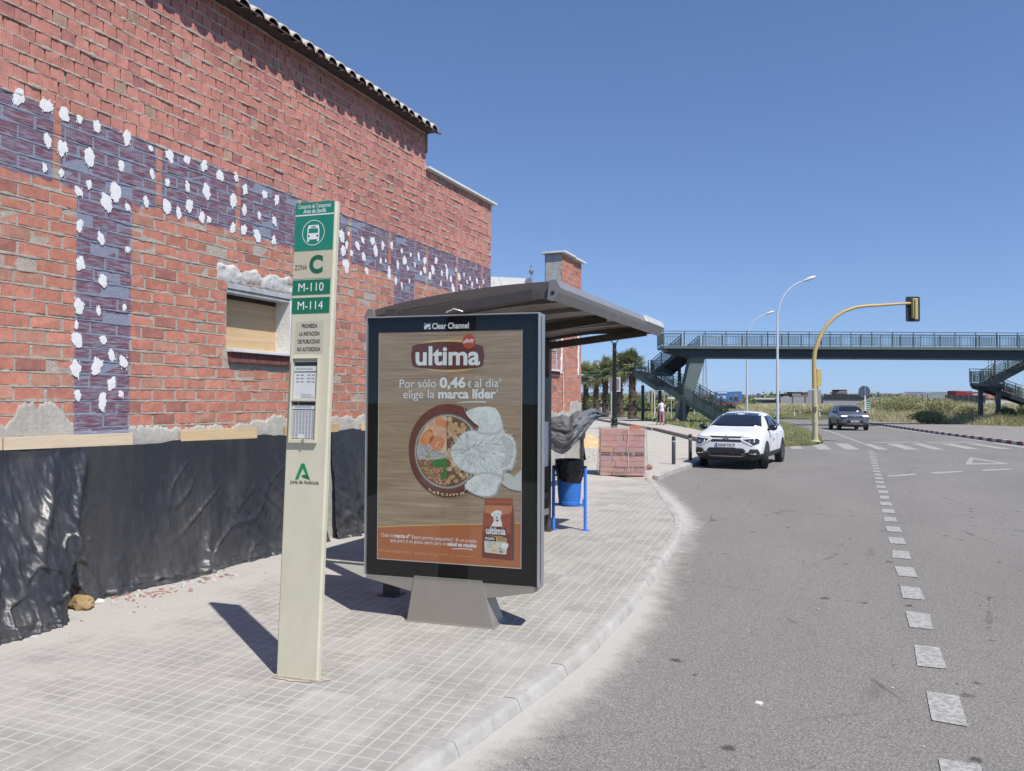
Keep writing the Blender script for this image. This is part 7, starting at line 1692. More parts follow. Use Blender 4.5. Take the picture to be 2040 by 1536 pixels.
# ------------------------------------------------------------------ palms
PLEAF = m_tinted('palm_leaf', .5, .22); PTR = m_tinted('palm_trunk', .9)
def palm(loc, h, label, seed, src=None, sc=1.0, rz=0.0):
    if src:
        o = copy_tree(src); o.location = loc; o['label'] = label; o.scale = (sc, sc, sc); o.rotation_euler = (0, 0, rz); return o
    t = thing('palm_tree', label, 'palm tree', loc, 'palms on the lawn beyond the side street'); rn = random.Random(seed)
    m = MB(); rows = []
    for i in range(26):
        z = h * i / 25; r_ = (.31 + .10 * math.exp(-z * 2.2)) * (1 - .10 * i / 25) * (1.05 if i % 2 else .97); m.tint = (.10, .075, .055); rows.append([(r_ * math.cos(2 * math.pi * k / 14) * (1 + .05 * noise.noise(V((k, i, seed)))), r_ * math.sin(2 * math.pi * k / 14), z) for k in range(15)])
    m.grid(rows)
    for i in range(150):                              # stubs of old leaf bases
        z = rn.uniform(.15, h); a = rn.uniform(0, 6.283); r_ = .29 if z > .5 else .36; m.tint = rn.choice([(.13, .095, .065), (.075, .055, .042), (.17, .13, .09)])
        c = V((r_ * math.cos(a), r_ * math.sin(a), z)); o_ = V((math.cos(a), math.sin(a), .9)); s_ = V((-math.sin(a), math.cos(a), 0)) * .07
        m.add([c - s_, c + s_, c + s_ * .5 + o_ * .16, c - s_ * .5 + o_ * .16, c + UP * -.12], [(0, 1, 2, 3), (0, 4, 1)])
    m.build('trunk', PTR, t, local=True, tint=True)
    vs, fs, ts = [], [], []
    wind = V((-.48, -.1, -.05))
    for i in range(58):
        el = R(rn.uniform(-52, 55)) if i > 14 else R(rn.uniform(40, 85)); az = rn.uniform(0, 6.283); d = V((math.cos(az) * math.cos(el), math.sin(az) * math.cos(el), math.sin(el)))
        pl_ = rn.uniform(.45, .95); base = V((0, 0, h + .05)) + d * .12; hub = base + d * pl_ + wind * pl_ * .35 + UP * -.18 * pl_ * (1 - math.sin(el)) * .6
        dead = el < R(-42); g = (.20, .15, .075) if dead else rn.choice([(.19, .225, .095), (.15, .19, .075), (.25, .275, .13), (.31, .315, .18)])
        s_ = d.cross(UP); s_ = s_.normalized() if s_.length > .05 else V((1, 0, 0)); u2 = s_.cross(d).normalized()
        k0 = len(vs); w_ = .022; vs += [base - s_ * w_, base + s_ * w_, hub + s_ * w_ * .6, hub - s_ * w_ * .6]; fs.append((k0, k0 + 1, k0 + 2, k0 + 3)); ts.append((.13, .14, .05))
        nf = 13; rad = rn.uniform(.95, 1.3)
        for q in range(nf):
            b = R(-104 + 208 * q / (nf - 1)) + rn.uniform(-.04, .04); fd = (d * math.cos(b) + s_ * math.sin(b)).normalized(); ln = rad * (1 - .25 * abs(b) / 1.8) * rn.uniform(.9, 1.05); sd2 = fd.cross(u2).normalized() * .066
            p1_ = hub + fd * ln * .55 + u2 * .06 * math.cos(b) + UP * -.03 + wind * ln * .12; p2_ = hub + fd * ln + UP * (-.16 - .14 * rn.random()) * ln + wind * ln * .30
            k0 = len(vs); vs += [hub, p1_ - sd2, p2_, p1_ + sd2]; fs.append((k0, k0 + 1, k0 + 2, k0 + 3)); kk = rn.uniform(.7, 1.3); ts.append(tuple(c * kk for c in g))
    fast_tris('crown', [tuple(v) for v in vs], fs, ts, PLEAF, t); return t
def pal(px, dep, pyc, label, seed, src=None, rz=0):
    base = L(at_lat(px, dep), dep, .12); top_ = D(px, pyc, dep).z
    if src: return palm(tuple(base), 0, label, seed, src, (top_ - base.z) / PH, rz)
    return palm(tuple(base), top_ - base.z, label, seed), top_ - base.z
p1_, PH = pal(1259.5, 66, 731, 'largest fan palm, nearest the footbridge stairs', 4)
pal(1234.5, 72, 738, 'fan palm partly hidden behind the black lamp post', 5, p1_, 1.3); pal(1206, 76, 741, 'fan palm directly left of the black lamp post', 6, p1_, 2.6); pal(1187.5, 82, 748, 'second fan palm from the brick wall corner', 7, p1_, 3.9); pal(1167, 86, 748, 'fan palm nearest the brick wall corner', 8, p1_, 5.1)

# ------------------------------------------------------------------ grass, weeds, scrub
GRS = m_tinted('grass_blade', .7, .25)
rng = np.random.default_rng(4)
def inside(poly, x, y):
    n_ = np.zeros(len(x), bool)
    for (x1, y1), (x2, y2) in zip(poly, poly[1:] + poly[:1]):
        c = ((y1 > y) != (y2 > y)) & (x < (x2 - x1) * (y - y1) / ((y2 - y1) + 1e-12) + x1); n_ ^= c
    return n_
def scatter(poly, n):
    a = np.array(poly); lo, hi = a.min(0), a.max(0); out = np.zeros((0, 2))
    while len(out) < n:
        p = rng.uniform(lo, hi, (n * 2, 2)); out = np.vstack([out, p[inside(poly, p[:, 0], p[:, 1])]])
    return out[:n]
def blades(name, pts, z0, hh, ww, cols, lean=.35, parent=None, kind='stuff', label=None):
    n = len(pts); az = rng.uniform(0, 2 * np.pi, n); la = rng.uniform(0, 2 * np.pi, n); ln = rng.uniform(0, lean, n) * hh
    b = np.column_stack([pts, z0]); s = np.column_stack([np.cos(az), np.sin(az), np.zeros(n)]) * ww[:, None] / 2
    mid = b + np.column_stack([np.cos(la) * ln * .4, np.sin(la) * ln * .4, hh * .6]); tp = b + np.column_stack([np.cos(la) * ln, np.sin(la) * ln, hh])
    v = np.stack([b - s, b + s, mid + s * .7, tp, mid - s * .7], 1).reshape(-1, 3); k = np.arange(n)[:, None] * 5
    f = np.vstack([k + np.array([[0, 1, 2, 4]]), k + np.array([[4, 2, 3, 3]])])
    f = np.vstack([k + np.array([[0, 1, 2, 4]])]); f2 = k + np.array([[4, 2, 3]])
    tri = np.vstack([k + np.array([[0, 1, 2]]), k + np.array([[0, 2, 4]]), f2]); c3 = np.vstack([cols, cols, cols])
    o = fast_tris(name, v, tri, c3, GRS, parent)
    if parent is None: o['kind'] = kind
    return o
def xy2(p): return (p.x, p.y)
def pal_cols(n, cols, p): c = np.array(cols)[rng.choice(len(cols), n, p=p)]; return c * rng.uniform(.75, 1.25, (n, 1))
STRAW, STRAW2, OLIVE, GREENC, DKG = (.64, .56, .35), (.54, .48, .29), (.34, .34, .16), (.215, .26, .095), (.10, .13, .05)
lp = [xy2(p) for p in lawn]; n = 26000; p = scatter(lp, n); dd_ = p @ np.array([F0.x, F0.y]); keep = rng.random(n) < np.clip((130 - dd_) / 90, .15, 1); p = p[keep]; n = len(p)
nz_ = np.array([noise.noise(V((a * .25, b * .25, 0))) for a, b in p]); hh = rng.uniform(.06, .17, n) * (1 + np.clip(nz_, 0, 1) * 1.6); cl = pal_cols(n, [GREENC, OLIVE, STRAW2], [.5, .33, .17]); blades('grass', p, np.full(n, pz - .02), hh, rng.uniform(.04, .085, n), cl, .8)
ip = [xy2(p_) for p_ in isl]; n = 22000; p = scatter(ip, n); dd_ = p @ np.array([F0.x, F0.y]); n5 = np.array([noise.noise(V((a * .9, b * .9, 4))) for a, b in p]); hh = rng.uniform(.08, .2, n) * np.clip((dd_ - 34) / 3, .3, 1.25) * (1 + .9 * np.clip(n5, -.4, 1)); blades('grass', p, np.full(n, iz - .01), hh, rng.uniform(.008, .02, n), pal_cols(n, [OLIVE, GREENC, (.21, .25, .09), STRAW2], [.34, .22, .2, .24]), 1.0)
# rough bank on the right: soil mound under a mass of weeds
def bank_h(x, y):
    q = V((x, y, 0)); la, de = q.dot(R0), q.dot(F0); f = (de - (77 - .26 * (la - 34))) / 12; f = min(1, max(0, f)); s = f * f * (3 - 2 * f)
    return (.75 + .5 * noise.noise(V((la * .09, de * .06, 3)))) * s * min(1, max(.15, (la - 30) / 14)) - .1
wf_px = [(1738, 840), (1800, 842), (1880, 845), (1960, 848), (2040, 851), (2140, 855)]
wfr = [G(px, py, -.02) for px, py in wf_px]
wpoly = wfr + [L(at_lat(2200, 100), 100), L(at_lat(1950, 108), 108), L(at_lat(1735, 108), 108)]
bm_ = MB(); rows = []
for i in range(36):
    de = 54 + i * 2.2; row = []
    for k in range(60): la = 28 + k * 1.1; q = L(la, de); row.append(L(la, de, bank_h(q.x, q.y) - .12))
    rows.append(row)
bm_.grid(rows); tag(bm_.build('bank', m_ground() if False else LAWN, smooth=True, angle=180), kind='structure')
wp = [xy2(p_) for p_ in wpoly]; n = 130000; p = scatter(wp, n); fr_d = np.array([min((V((a, b, 0)) - V((q.x, q.y, 0))).length for q in wfr) for a, b in p[::1]]) if False else None
la_ = p @ np.array([R0.x, R0.y]); de_ = p @ np.array([F0.x, F0.y])
edge = np.interp(la_, [q.dot(R0) for q in wfr], [q.dot(F0) for q in wfr]); dist = np.clip(de_ - edge, 0, 30)
nn = np.array([noise.noise(V((a * .35, b * .35, 1))) for a, b in zip(la_, de_)]); n2_ = np.array([noise.noise(V((a * .12, b * .12, 7))) for a, b in zip(la_, de_)])
bh = np.array([bank_h(a, b) for a, b in p]); hh = (.35 + .55 * np.clip(dist / 5, 0, 1) + .45 * nn + .35 * np.clip(n2_, -.3, 1)) * rng.uniform(.65, 1.25, n); hh = np.clip(hh, .18, 1.6)
keep = rng.random(n) < np.where(dist > 14, .35, 1); strawy = nn + .35 * n2_ + rng.normal(0, .25, n)
cl = np.where((strawy > -.02)[:, None], pal_cols(n, [STRAW, STRAW2, OLIVE], [.45, .35, .2]), pal_cols(n, [OLIVE, GREENC, STRAW2, DKG], [.42, .28, .18, .12]))
blades('weeds', p[keep], bh[keep] - .05, hh[keep], rng.uniform(.018, .05, keep.sum()), cl[keep], 1.1)
# straw coloured bank behind the bend
wf2 = [(1480, 832), (1540, 829), (1600, 829), (1660, 831), (1740, 836)]; wq = [G(px, py, -.05) for px, py in wf2]; wpoly2 = wq + [L(at_lat(1740, 128), 128), L(at_lat(1470, 135), 135)]
bm_ = MB(); rows = []
for i in range(14):
    row = []
    for k in range(30): a_ = wq[0].lerp(wq[-1], k / 29); b_ = wpoly2[-1].lerp(wpoly2[-2], k / 29); q = a_.lerp(b_, i / 13); row.append((q.x, q.y, -.1 + .55 * min(1, i / 5) + .15 * noise.noise(V((k * .4, i * .5, 2)))))
    rows.append(row)
bm_.grid(rows); tag(bm_.build('bank', LAWN, smooth=True, angle=180), kind='structure')
wp = [xy2(p_) for p_ in wpoly2]; n = 70000; p = scatter(wp, n); de_ = p @ np.array([F0.x, F0.y]); la_ = p @ np.array([R0.x, R0.y]); ed = np.interp(la_, [q.dot(R0) for q in wq], [q.dot(F0) for q in wq]); dist = np.clip(de_ - ed, 0, 40); nn = np.array([noise.noise(V((a * .25, b * .25, 5))) for a, b in zip(la_, de_)])
hh = (.45 + .35 * np.clip(dist / 8, 0, 1) + .35 * nn) * rng.uniform(.5, 1.3, n); blades('weeds', p, -.1 + .5 * np.clip(dist / 10, 0, 1), np.clip(hh, .15, 1.2), rng.uniform(.03, .075, n), np.where((nn + rng.normal(0, .25, n) > -.08)[:, None], pal_cols(n, [STRAW, STRAW2], [.6, .4]), pal_cols(n, [OLIVE, GREENC], [.6, .4])), 1.1)
# leafy scrub: clouds of small leaves
LEAF = m_tinted('scrub_leaf', .6, .2)
def leaf_cloud(name, c, r, n, cols, seed, ls, parent=None, stems=False):
    g = np.random.default_rng(seed); d = g.normal(size=(n, 3)); d /= np.linalg.norm(d, axis=1)[:, None]; rad = g.random(n) ** .42
    lob = np.array([1 + .42 * noise.noise(V((a * 2.1 + seed, b * 2.1, e * 2.1))) for a, b, e in d])
    pp_ = np.array(c) + d * (rad * lob)[:, None] * np.array(r); pp_[:, 2] = np.maximum(pp_[:, 2], c[2] - r[2] * .9)
    a1 = g.normal(size=(n, 3)); a1 /= np.linalg.norm(a1, axis=1)[:, None]; a2 = np.cross(a1, g.normal(size=(n, 3))); a2 /= np.linalg.norm(a2, axis=1)[:, None]
    s = (ls * g.uniform(.6, 1.4, n))[:, None]; v = np.stack([pp_ - a1 * s, pp_ + a2 * s * .5, pp_ + a1 * s, pp_ - a2 * s * .5], 1).reshape(-1, 3)
    f = np.arange(n * 4).reshape(n, 4); cc = np.array(cols)[g.integers(0, len(cols), n)] * g.uniform(.7, 1.3, (n, 1))
    return v, f, cc
def shrub(px, dep, pyt, wpx, label, seed, cols, n=1500, ls=.065, z0=0.0, name='shrub'):
    base = L(at_lat(px, dep), dep, z0); h = D(px, pyt, dep).z - z0; rx = at_lat(px + wpx / 2, dep) - at_lat(px, dep)
    t = thing(name, label, 'bush', tuple(base), 'shrubs and bushes by the road'); v, f, cc = leaf_cloud('crown', (0, 0, h * .52), (rx, rx * .8, h * .5), int(n * 2.2), cols, seed, ls); fast_tris('crown', v, f, cc, LEAF, t)
    m = MB(); rn = random.Random(seed)
    for k in range(6): a = rn.uniform(0, 6.28); m.tube([(0, 0, 0), (math.cos(a) * rx * .3, math.sin(a) * rx * .3, h * .4), (math.cos(a) * rx * .6, math.sin(a) * rx * .6, h * .75)], [.04, .025, .01], 5)
    m.build('stem', M('bark_grey', (.12, .10, .075), .9), t, local=True); return t
GC = [OLIVE, GREENC, (.20, .24, .10), (.28, .30, .14)]; GO = [OLIVE, (.29, .31, .14), (.38, .37, .19), (.45, .41, .23)]
shrub(1848, 61, 818, 62, 'darker rounded shrub right of the wild grass centre, left of the far right stair columns', 11, GC, 2200, z0=0)
shrub(2004, 59.5, 812, 44, 'dark shrub at the foot of the right stair columns', 12, [DKG, (.045, .065, .022), GREENC], 1800)
shrub(2046, 58, 806, 40, 'dark shrub cut by the right picture edge under the stairs', 13, [DKG, (.045, .065, .022), GREENC], 1600)
shrub(1800, 74, 786, 100, 'olive bush cresting the weed bank, nearest the solar panels', 14, GO, 3200, z0=.4); shrub(1745, 86, 793, 70, 'olive bush on the bank right beside the round sign', 15, GO, 2200, z0=.3); shrub(1880, 72, 795, 70, 'olive bush in front of the black fence', 16, GO, 2200, z0=.4); shrub(1930, 66, 806, 60, 'pale olive bush in front of the left stair column', 17, GO + [STRAW2], 1800, z0=.2)
# hedge line beyond the lawn and woods on the skyline
def foliage_mass(name, items, mat=LEAF):
    vs, fs, cs, k = [], [], [], 0
    for c, r, n, cols, seed, ls in items:
        v, f, cc = leaf_cloud('', c, r, n, cols, seed, ls); vs.append(v); fs.append(f + k); cs.append(cc); k += len(v)
    o = fast_tris(name, np.vstack(vs), np.vstack(fs), np.vstack(cs), mat); o['kind'] = 'stuff'; return o
rn = random.Random(21); it = []
for k in range(46):
    px = 1170 + k * 7.2 + rn.uniform(-4, 4); dep = rn.uniform(112, 128); h = rn.uniform(1.2, 2.6); it.append((tuple(L(at_lat(px, dep), dep, h * .45)), (rn.uniform(1, 1.9), 1.2, h * .6), 260, [GREENC, OLIVE, DKG, (.13, .17, .05)], k, .22))
foliage_mass('hedgerow', it)
it = []
for k in range(150):
    px = rn.uniform(1080, 1800); dep = rn.uniform(300, 420); h = rn.uniform(3, 6.2); it.append((tuple(L(at_lat(px, dep), dep, h * .5 - .5)), (rn.uniform(3, 7), 3, h * .6), 120, [DKG, (.05, .075, .03), OLIVE], k + 60, .8))
for k in range(60):
    px = rn.uniform(1800, 2060); dep = rn.uniform(420, 520); h = rn.uniform(2.5, 5); it.append((tuple(L(at_lat(px, dep), dep, h * .5 - .5)), (rn.uniform(4, 8), 3, h * .6), 90, [DKG, OLIVE], k + 260, .9))
foliage_mass('far_woods', it)

# ------------------------------------------------------------------ far buildings and yard things
FT = lambda n_, c, **k: M('far_' + n_, c, .8, **k)
def block(name, label, cat, px0, px1, pyt, dep, thick, mat, z0=0, group=None):
    a = L(at_lat(px0, dep), dep, z0); b = D(px1, pyt, dep); t = thing(name, label, cat, tuple(a.lerp(L(at_lat(px1, dep), dep, z0), .5)), group); m = MB(); m.obox(a, R0 * (b - a).dot(R0), F0 * thick, UP * (b.z - z0)); m.build('wall', mat, t); return t, a, (b - a).dot(R0), b.z - z0
t, a, w_, h_ = block('warehouse', 'long low pale warehouse left of the tallest street lamp', 'warehouse', 1490, 1556, 796, 150, 12, FT('grey_wall', (.30, .31, .32)))
m = MB(); m.obox(a - R0 * .4 - F0 * .4 + UP * h_, R0 * (w_ + .8), F0 * 13, UP * .32); m.build('roof', FT('pale_roof', (.50, .50, .46)), t); m = MB(); m.obox(a + R0 * w_ * .42 - F0 * .03 + UP * .05, R0 * w_ * .5, F0 * .02, UP * h_ * .8); m.build('shutter', FT('dark_shutter', (.08, .09, .10)), t)
t, a, w_, h_ = block('yard_wall', 'grey panel wall of the scrap yard behind the straw bank', 'wall', 1554, 1780, 792, 140, .3, FT('panel_wall', (.27, .27, .265)))
m = MB()
for k in range(10): m.obox(a + R0 * (w_ * k / 9 - .1) - F0 * .06, R0 * .2, F0 * .06, UP * (h_ + .3))
m.build('post', FT('post', (.09, .09, .095)), t)
t, a, w_, h_ = block('open_shed', 'low open shed with a ragged black roof right of the yellow signal post', 'shed', 1640, 1730, 791.5, 139, 5, FT('shed_wall', (.26, .265, .27))); m = MB(); rows = []
for k in range(24): q = a + R0 * (w_ * k / 23); rows.append([q + UP * (h_ - .15 + .12 * noise.noise(V((k * .9, 0, 0)))) - F0 * .3, q + UP * (h_ + .45 + .25 * noise.noise(V((k * .6, 3, 0)))) - F0 * .3, q + UP * (h_ + .5) + F0 * 5])
m.grid(rows); m.build('roof', FT('black_roof', (.018, .018, .02)), t)
rn = random.Random(8)
def scrap(px0, px1, py0, py1, dep, label, cols, seed):
    r2 = random.Random(seed); a, b = D(px0, py1, dep), D(px1, py0, dep); t = thing('scrap_stack', label, 'scrap stack', tuple(V((a.x, a.y, a.z))), 'stacks of scrap on the far yard'); w_, h_ = (b - a).dot(R0), b.z - a.z
    n = 5
    for i in range(n):
        m = MB(); x0 = r2.uniform(0, .22) * w_; m.hexa([a + R0 * x0 + UP * h_ * i / n + UP * r2.uniform(-.1, .1), a + R0 * w_ * r2.uniform(.8, 1) + UP * h_ * i / n, a + R0 * w_ * .95 + F0 * 3 + UP * h_ * i / n, a + R0 * x0 + F0 * 3 + UP * h_ * i / n, a + R0 * (x0 + r2.uniform(-.05, .2)) + UP * h_ * (i + .9) / n, a + R0 * w_ * r2.uniform(.75, 1) + UP * h_ * (i + .8 + r2.random() * .3) / n, a + R0 * w_ * .9 + F0 * 3 + UP * h_ * (i + .9) / n, a + R0 * x0 + F0 * 3 + UP * h_ * (i + .9) / n]); m.build('scrap_layer', FT('scrap_%d' % (cols[i % len(cols)]), [(.02, .02, .022), (.24, .20, .19), (.16, .13, .12), (.33, .31, .29)][cols[i % len(cols)]]), t)
scrap(1554, 1583, 784, 796, 145, 'black tangled scrap stack nearest the tallest street lamp', [0, 0, 3], 1); scrap(1576, 1600, 780.5, 797, 144, 'pinkish grey scrap stack in the middle of the yard', [1, 0, 1], 2); scrap(1597, 1612, 780.5, 795, 146, 'small dark scrap stack beside the grey sign back', [0, 2, 1], 3); scrap(1666, 1690, 776, 789, 143, 'tall scrap stack above the black shed roof', [1, 0, 2], 4)
# advertising hoarding seen through the stairs
a, b = D(1424, 800, 110), D(1478, 780.5, 110); t = thing('billboard', 'blue hoarding behind the footbridge stairs', 'billboard', tuple(V((a.x, a.y, 0)))); w_, h_ = (b - a).dot(R0), b.z - a.z
m = MB(); m.obox(a, R0 * w_, F0 * .2, UP * h_); fo = m.build('board', FT('hoarding_blue', (.05, .145, .33)), t); m = MB()
for q, (x0, x1, y0, y1) in enumerate(((.08, .22, .45, .56), (.28, .40, .45, .56), (.08, .24, .30, .40), (.28, .40, .30, .40), (.10, .45, .84, .95))): m.obox(a + R0 * w_ * x0 + UP * h_ * y0 - F0 * .01, R0 * w_ * (x1 - x0), F0 * .008, UP * h_ * (y1 - y0))
m.build('print_rows', FT('hoarding_white', (.6, .62, .64)), fo); m = MB()
for x, s_ in ((.60, .8), (.78, 1.0)):
    c = a + R0 * w_ * x + UP * h_ * .42 - F0 * .012; m.prism([c + R0 * u * s_ + UP * v * s_ for u, v in ((-.3, -.5), (.3, -.5), (.28, .0), (.1, .15), (-.1, .15), (-.28, 0))], F0 * .004, 0); m.prism([c + UP * .33 * s_ + R0 * .13 * s_ * math.cos(q) + UP * .17 * s_ * math.sin(q) for q in [2 * math.pi * k / 12 for k in range(12)]], F0 * .004, 1)
m.build('print_figures', [FT('figure_dark', (.03, .04, .08)), FT('figure_skin', (.35, .2, .15))], fo)
m = MB(); m.obox(a + UP * -.45, R0 * w_, F0 * .2, UP * .35); m.build('red_foot', FT('hoarding_red', (.22, .09, .07)), t); m = MB()
for u in (.1, .5, .9): q = a + R0 * w_ * u + F0 * .25; m.obox(V((q.x, q.y, 0)), R0 * .15, F0 * .15, UP * b.z)
m.build('leg', FT('post', (.09, .09, .095)), t)
t, a, w_, h_ = block('concrete_shed', 'grey gabled shed end beside the blue hoarding', 'shed', 1470, 1486, 790, 118, 5, FT('concrete', (.30, .29, .275))); m = MB(); m.prism([a + UP * h_ - R0 * .2, a + R0 * (w_ + .5) + UP * h_ * .6, a + R0 * w_ * .35 + UP * (h_ + .8)], F0 * 5); m.build('roof', FT('concrete_dark', (.22, .215, .21)), t)
# right hand far buildings
t, a, w_, h_ = block('black_fence', 'long black screen fence behind the weeds on the right', 'fence', 1884, 1962, 787.5, 100, .15, FT('black_screen', (.016, .018, .024))); m = MB()
for k in range(8): m.obox(a + R0 * w_ * k / 7 - F0 * .05, R0 * .08, F0 * .05, UP * (h_ + .05))
m.build('post', FT('post', (.09, .09, .095)), t)
for k, (x0, x1, yt, lb) in enumerate(((1904, 1914, 778.5, 'red container at the left end above the black fence'), (1914, 1925, 779, 'red container in the middle above the black fence'), (1925, 1937, 781, 'red container at the right end above the black fence'))):
    t, a, w_, h_ = block('container', lb, 'container', x0, x1 - .5, yt, 130 + k, 2.5, FT('container_red', (.34, .055, .045)), group='red containers above the fence'); m = MB()
    for q in range(6): m.obox(a + R0 * (w_ * (q + .3) / 6) - F0 * .05 + UP * .1, R0 * w_ * .05, F0 * .05, UP * (h_ - .2))
    m.build('rib', FT('container_dark', (.28, .035, .03)), t)
t, a, w_, h_ = block('shed', 'pale flat roofed shed right of the red containers', 'shed', 1938, 1962, 781, 160, 5, FT('pale_wall', (.42, .37, .32))); m = MB(); m.obox(a - R0 * .2 - F0 * .2 + UP * h_, R0 * (w_ + .4), F0 * 5.4, UP * .2); m.build('roof', FT('pale_roof', (.50, .50, .46)), t)
t, a, w_, h_ = block('farmhouse', 'farmhouse with a broad red tiled roof at the far right', 'house', 1978, 2034, 794, 170, 10, FT('cream_wall', (.50, .42, .36))); m = MB(); e = R0 * w_; m.add([a + UP * h_ - R0 * 1.5 - F0 * .6, a + e + UP * h_ + R0 * .6 - F0 * .6, a + e + UP * (h_ + 2.4) + F0 * 5 - R0 * .3, a + UP * (h_ + 2.4) + F0 * 5 + R0 * 1.4, a + e + UP * h_ + R0 * .6 + F0 * 10.6, a + UP * h_ - R0 * 1.5 + F0 * 10.6], [(0, 1, 2, 3), (2, 4, 5, 3), (0, 3, 5), (1, 4, 2)]); m.build('roof', FT('red_tiles', (.27, .105, .075), var=.2), t); m = MB(); m.obox(a + e * .9 - F0 * .3 + UP * h_ * .3, R0 * .6, F0 * .3, UP * (h_ * .7 + 1.2)); m.build('chimney', FT('chimney_red', (.55, .12, .08)), t)
t, a, w_, h_ = block('yard_wall', 'white wall in front of the red roofed farmhouse', 'wall', 1962, 2100, 798.5, 120, .3, FT('white_wall', (.58, .56, .52))); m = MB(); m.obox(a - F0 * .04 + UP * h_, R0 * w_, F0 * .4, UP * .08); m.build('coping', FT('pale_roof', (.50, .50, .46)), t)
t = thing('mast', 'tall slim lattice mast between the right stair columns', 'mast', tuple(L(at_lat(1973, 95), 95, 0))); m = MB(); c0 = L(at_lat(1973, 95), 95, 0); ht = D(1973, 700, 95).z
for s_ in (-1, 1): m.bar(c0 + R0 * s_ * .35, c0 + R0 * s_ * .18 + UP * ht, .05, .05, up=R0)
for k in range(16): z_ = ht * k / 16; q = .35 - .17 * k / 16; m.bar(c0 - R0 * q + UP * z_, c0 + R0 * q + UP * (z_ + ht / 16), .03, .03)
m.build('lattice', FT('mast_grey', (.20, .18, .17)), t)
m = MB(); m.tube([c0 + R0 * .6, c0 + R0 * .6 + UP * ht], .1, 8); m.build('pole', FT('mast_brown', (.16, .12, .10)), t)
t = thing('pylon', 'distant lattice pylon seen between the footbridge stairs and deck', 'pylon', tuple(L(at_lat(1404, 260), 260, 0))); m = MB(); c0 = L(at_lat(1404, 260), 260, 0); ht = D(1404, 713, 260).z
for s_ in (-1, 1):
    for e_ in (-1, 1): m.bar(c0 + R0 * s_ * .9 + F0 * e_ * .9, c0 + R0 * s_ * .35 + F0 * e_ * .35 + UP * ht, .10, .10, up=R0)
for k in range(20): z_ = ht * k / 20; q = .9 - .55 * k / 20; m.bar(c0 - R0 * q * (1 if k % 2 else -1) + UP * z_, c0 + R0 * q * (1 if k % 2 else -1) + UP * (z_ + ht / 20), .07, .07)
m.build('lattice', FT('mast_grey', (.20, .18, .17)), t); m = MB(); m.bar(c0 - R0 * 1.8 + UP * (ht - .3), c0 + R0 * 1.8 + UP * (ht - .3), .14, .14); m.build('cross_arm', FT('mast_grey', (.20, .18, .17)), t)
t = thing('solar_panels', 'tilted row of solar panels on the ridge behind the weeds', 'solar panels', tuple(L(at_lat(1826, 150), 150, 0))); a, b = D(1808, 787.5, 150), D(1850, 781, 150); w_ = (b - a).dot(R0)
for k in range(4):
    m = MB(); q = a + R0 * w_ * k / 4; m.hexa([q, q + R0 * w_ * .235, q + R0 * w_ * .235 + UP * .05, q + UP * .05, q + F0 * 1 + UP * .65 - R0 * .3, q + R0 * w_ * .235 + F0 * 1 + UP * .65 - R0 * .3, q + R0 * w_ * .235 + F0 * 1 + UP * .70 - R0 * .3, q + F0 * 1 + UP * .7 - R0 * .3]); m.build('panel', FT('solar', (.10, .11, .14)), t)
m = MB()
for k in range(5): q = a + R0 * w_ * k / 4 + F0 * .5; m.obox(V((q.x, q.y, 0)), R0 * .12, F0 * .12, UP * (q.z + .3))
m.build('leg', FT('post', (.09, .09, .095)), t)
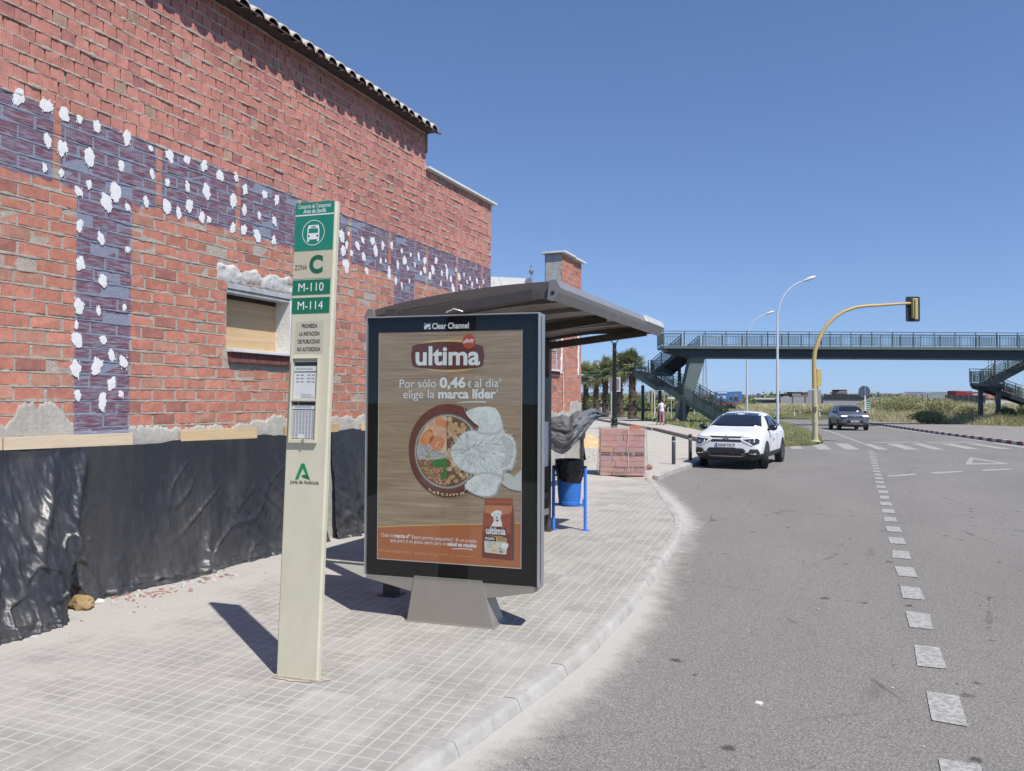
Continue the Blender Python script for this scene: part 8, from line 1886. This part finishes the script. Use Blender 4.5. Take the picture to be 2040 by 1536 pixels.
t = thing('storage_tank', 'pale upright tank at the far right edge under the stairs', 'tank', tuple(L(at_lat(2034, 110), 110, 0))); m = MB(); c0 = L(at_lat(2035, 110), 110, 0); ht = D(2034, 768, 110).z; m.lathe([(.5, 0), (.5, ht - .3), (.42, ht - .1), (0, ht)], c0, 20); m.build('shell', FT('tank_white', (.50, .51, .50)), t, smooth=True); m = MB(); m.tube([c0 + R0 * .55 - F0 * .1, c0 + R0 * .55 - F0 * .1 + UP * (ht + 1.2)], .07, 6); m.build('pipe', FT('post', (.09, .09, .095)), t)
# crash barrier behind the lawn
t = thing('crash_barrier', 'low dark crash barrier running behind the lawn and palms', 'crash barrier', tuple(L(at_lat(1300, 100), 100, 0))); m = MB(); A, B = L(at_lat(1150, 104), 104, 0), L(at_lat(1470, 84), 84, 0); m.bar(A + UP * .62, B + UP * .62, .06, .28); m.build('rail', FT('barrier_dark', (.05, .05, .05)), t)
for k in range(14): q = A.lerp(B, k / 13); m = MB(); m.obox(q - R0 * .08 - F0 * .12, R0 * .16, F0 * .1, UP * .85); m.build('post', FT('barrier_post', (.40, .37, .31)), t)
# the paved road passing beyond the barrier
m = MB(); m.add([L(at_lat(1150, 106), 106, -.10), L(at_lat(1480, 86), 86, -.10), L(at_lat(1480, 98), 98, -.10), L(at_lat(1150, 122), 122, -.10)], [(0, 1, 2, 3)]); 
rocks = [(1424, 830, 82, .5, 'pale boulder on the lawn under the stairs'), (1416, 834, 80, .32, 'small pale boulder left of the larger one on the lawn'), (1352, 838, 56.5, .24, 'reddish stone at the foot of the slanted pier')]
for k, (px, py, dep, r_, lb) in enumerate(rocks): rock('boulder', lb, 'boulder', L(at_lat(px, dep), dep, .12), r_, (.42, .36, .28) if k < 2 else (.36, .20, .12), 3.3 + k, (1.1, .9, .8))

# ------------------------------------------------------------------ air: distant hills pale with haze
hz = MB(); hz.box((-5200, -600, -2.2), (5200, 5300, 72)); ho = hz.build('haze', bpy.data.materials.new('haze_air'))
hm = ho.data.materials[0]; hm.use_nodes = True; hm.node_tree.nodes.remove(hm.node_tree.nodes['Principled BSDF'])
pv = hm.node_tree.nodes.new('ShaderNodeVolumePrincipled'); pv.inputs['Color'].default_value = (.80, .88, 1.0, 1); pv.inputs['Density'].default_value = .00013; pv.inputs['Anisotropy'].default_value = .1
hm.node_tree.links.new(pv.outputs[0], hm.node_tree.nodes['Material Output'].inputs['Volume']); ho['kind'] = 'stuff'
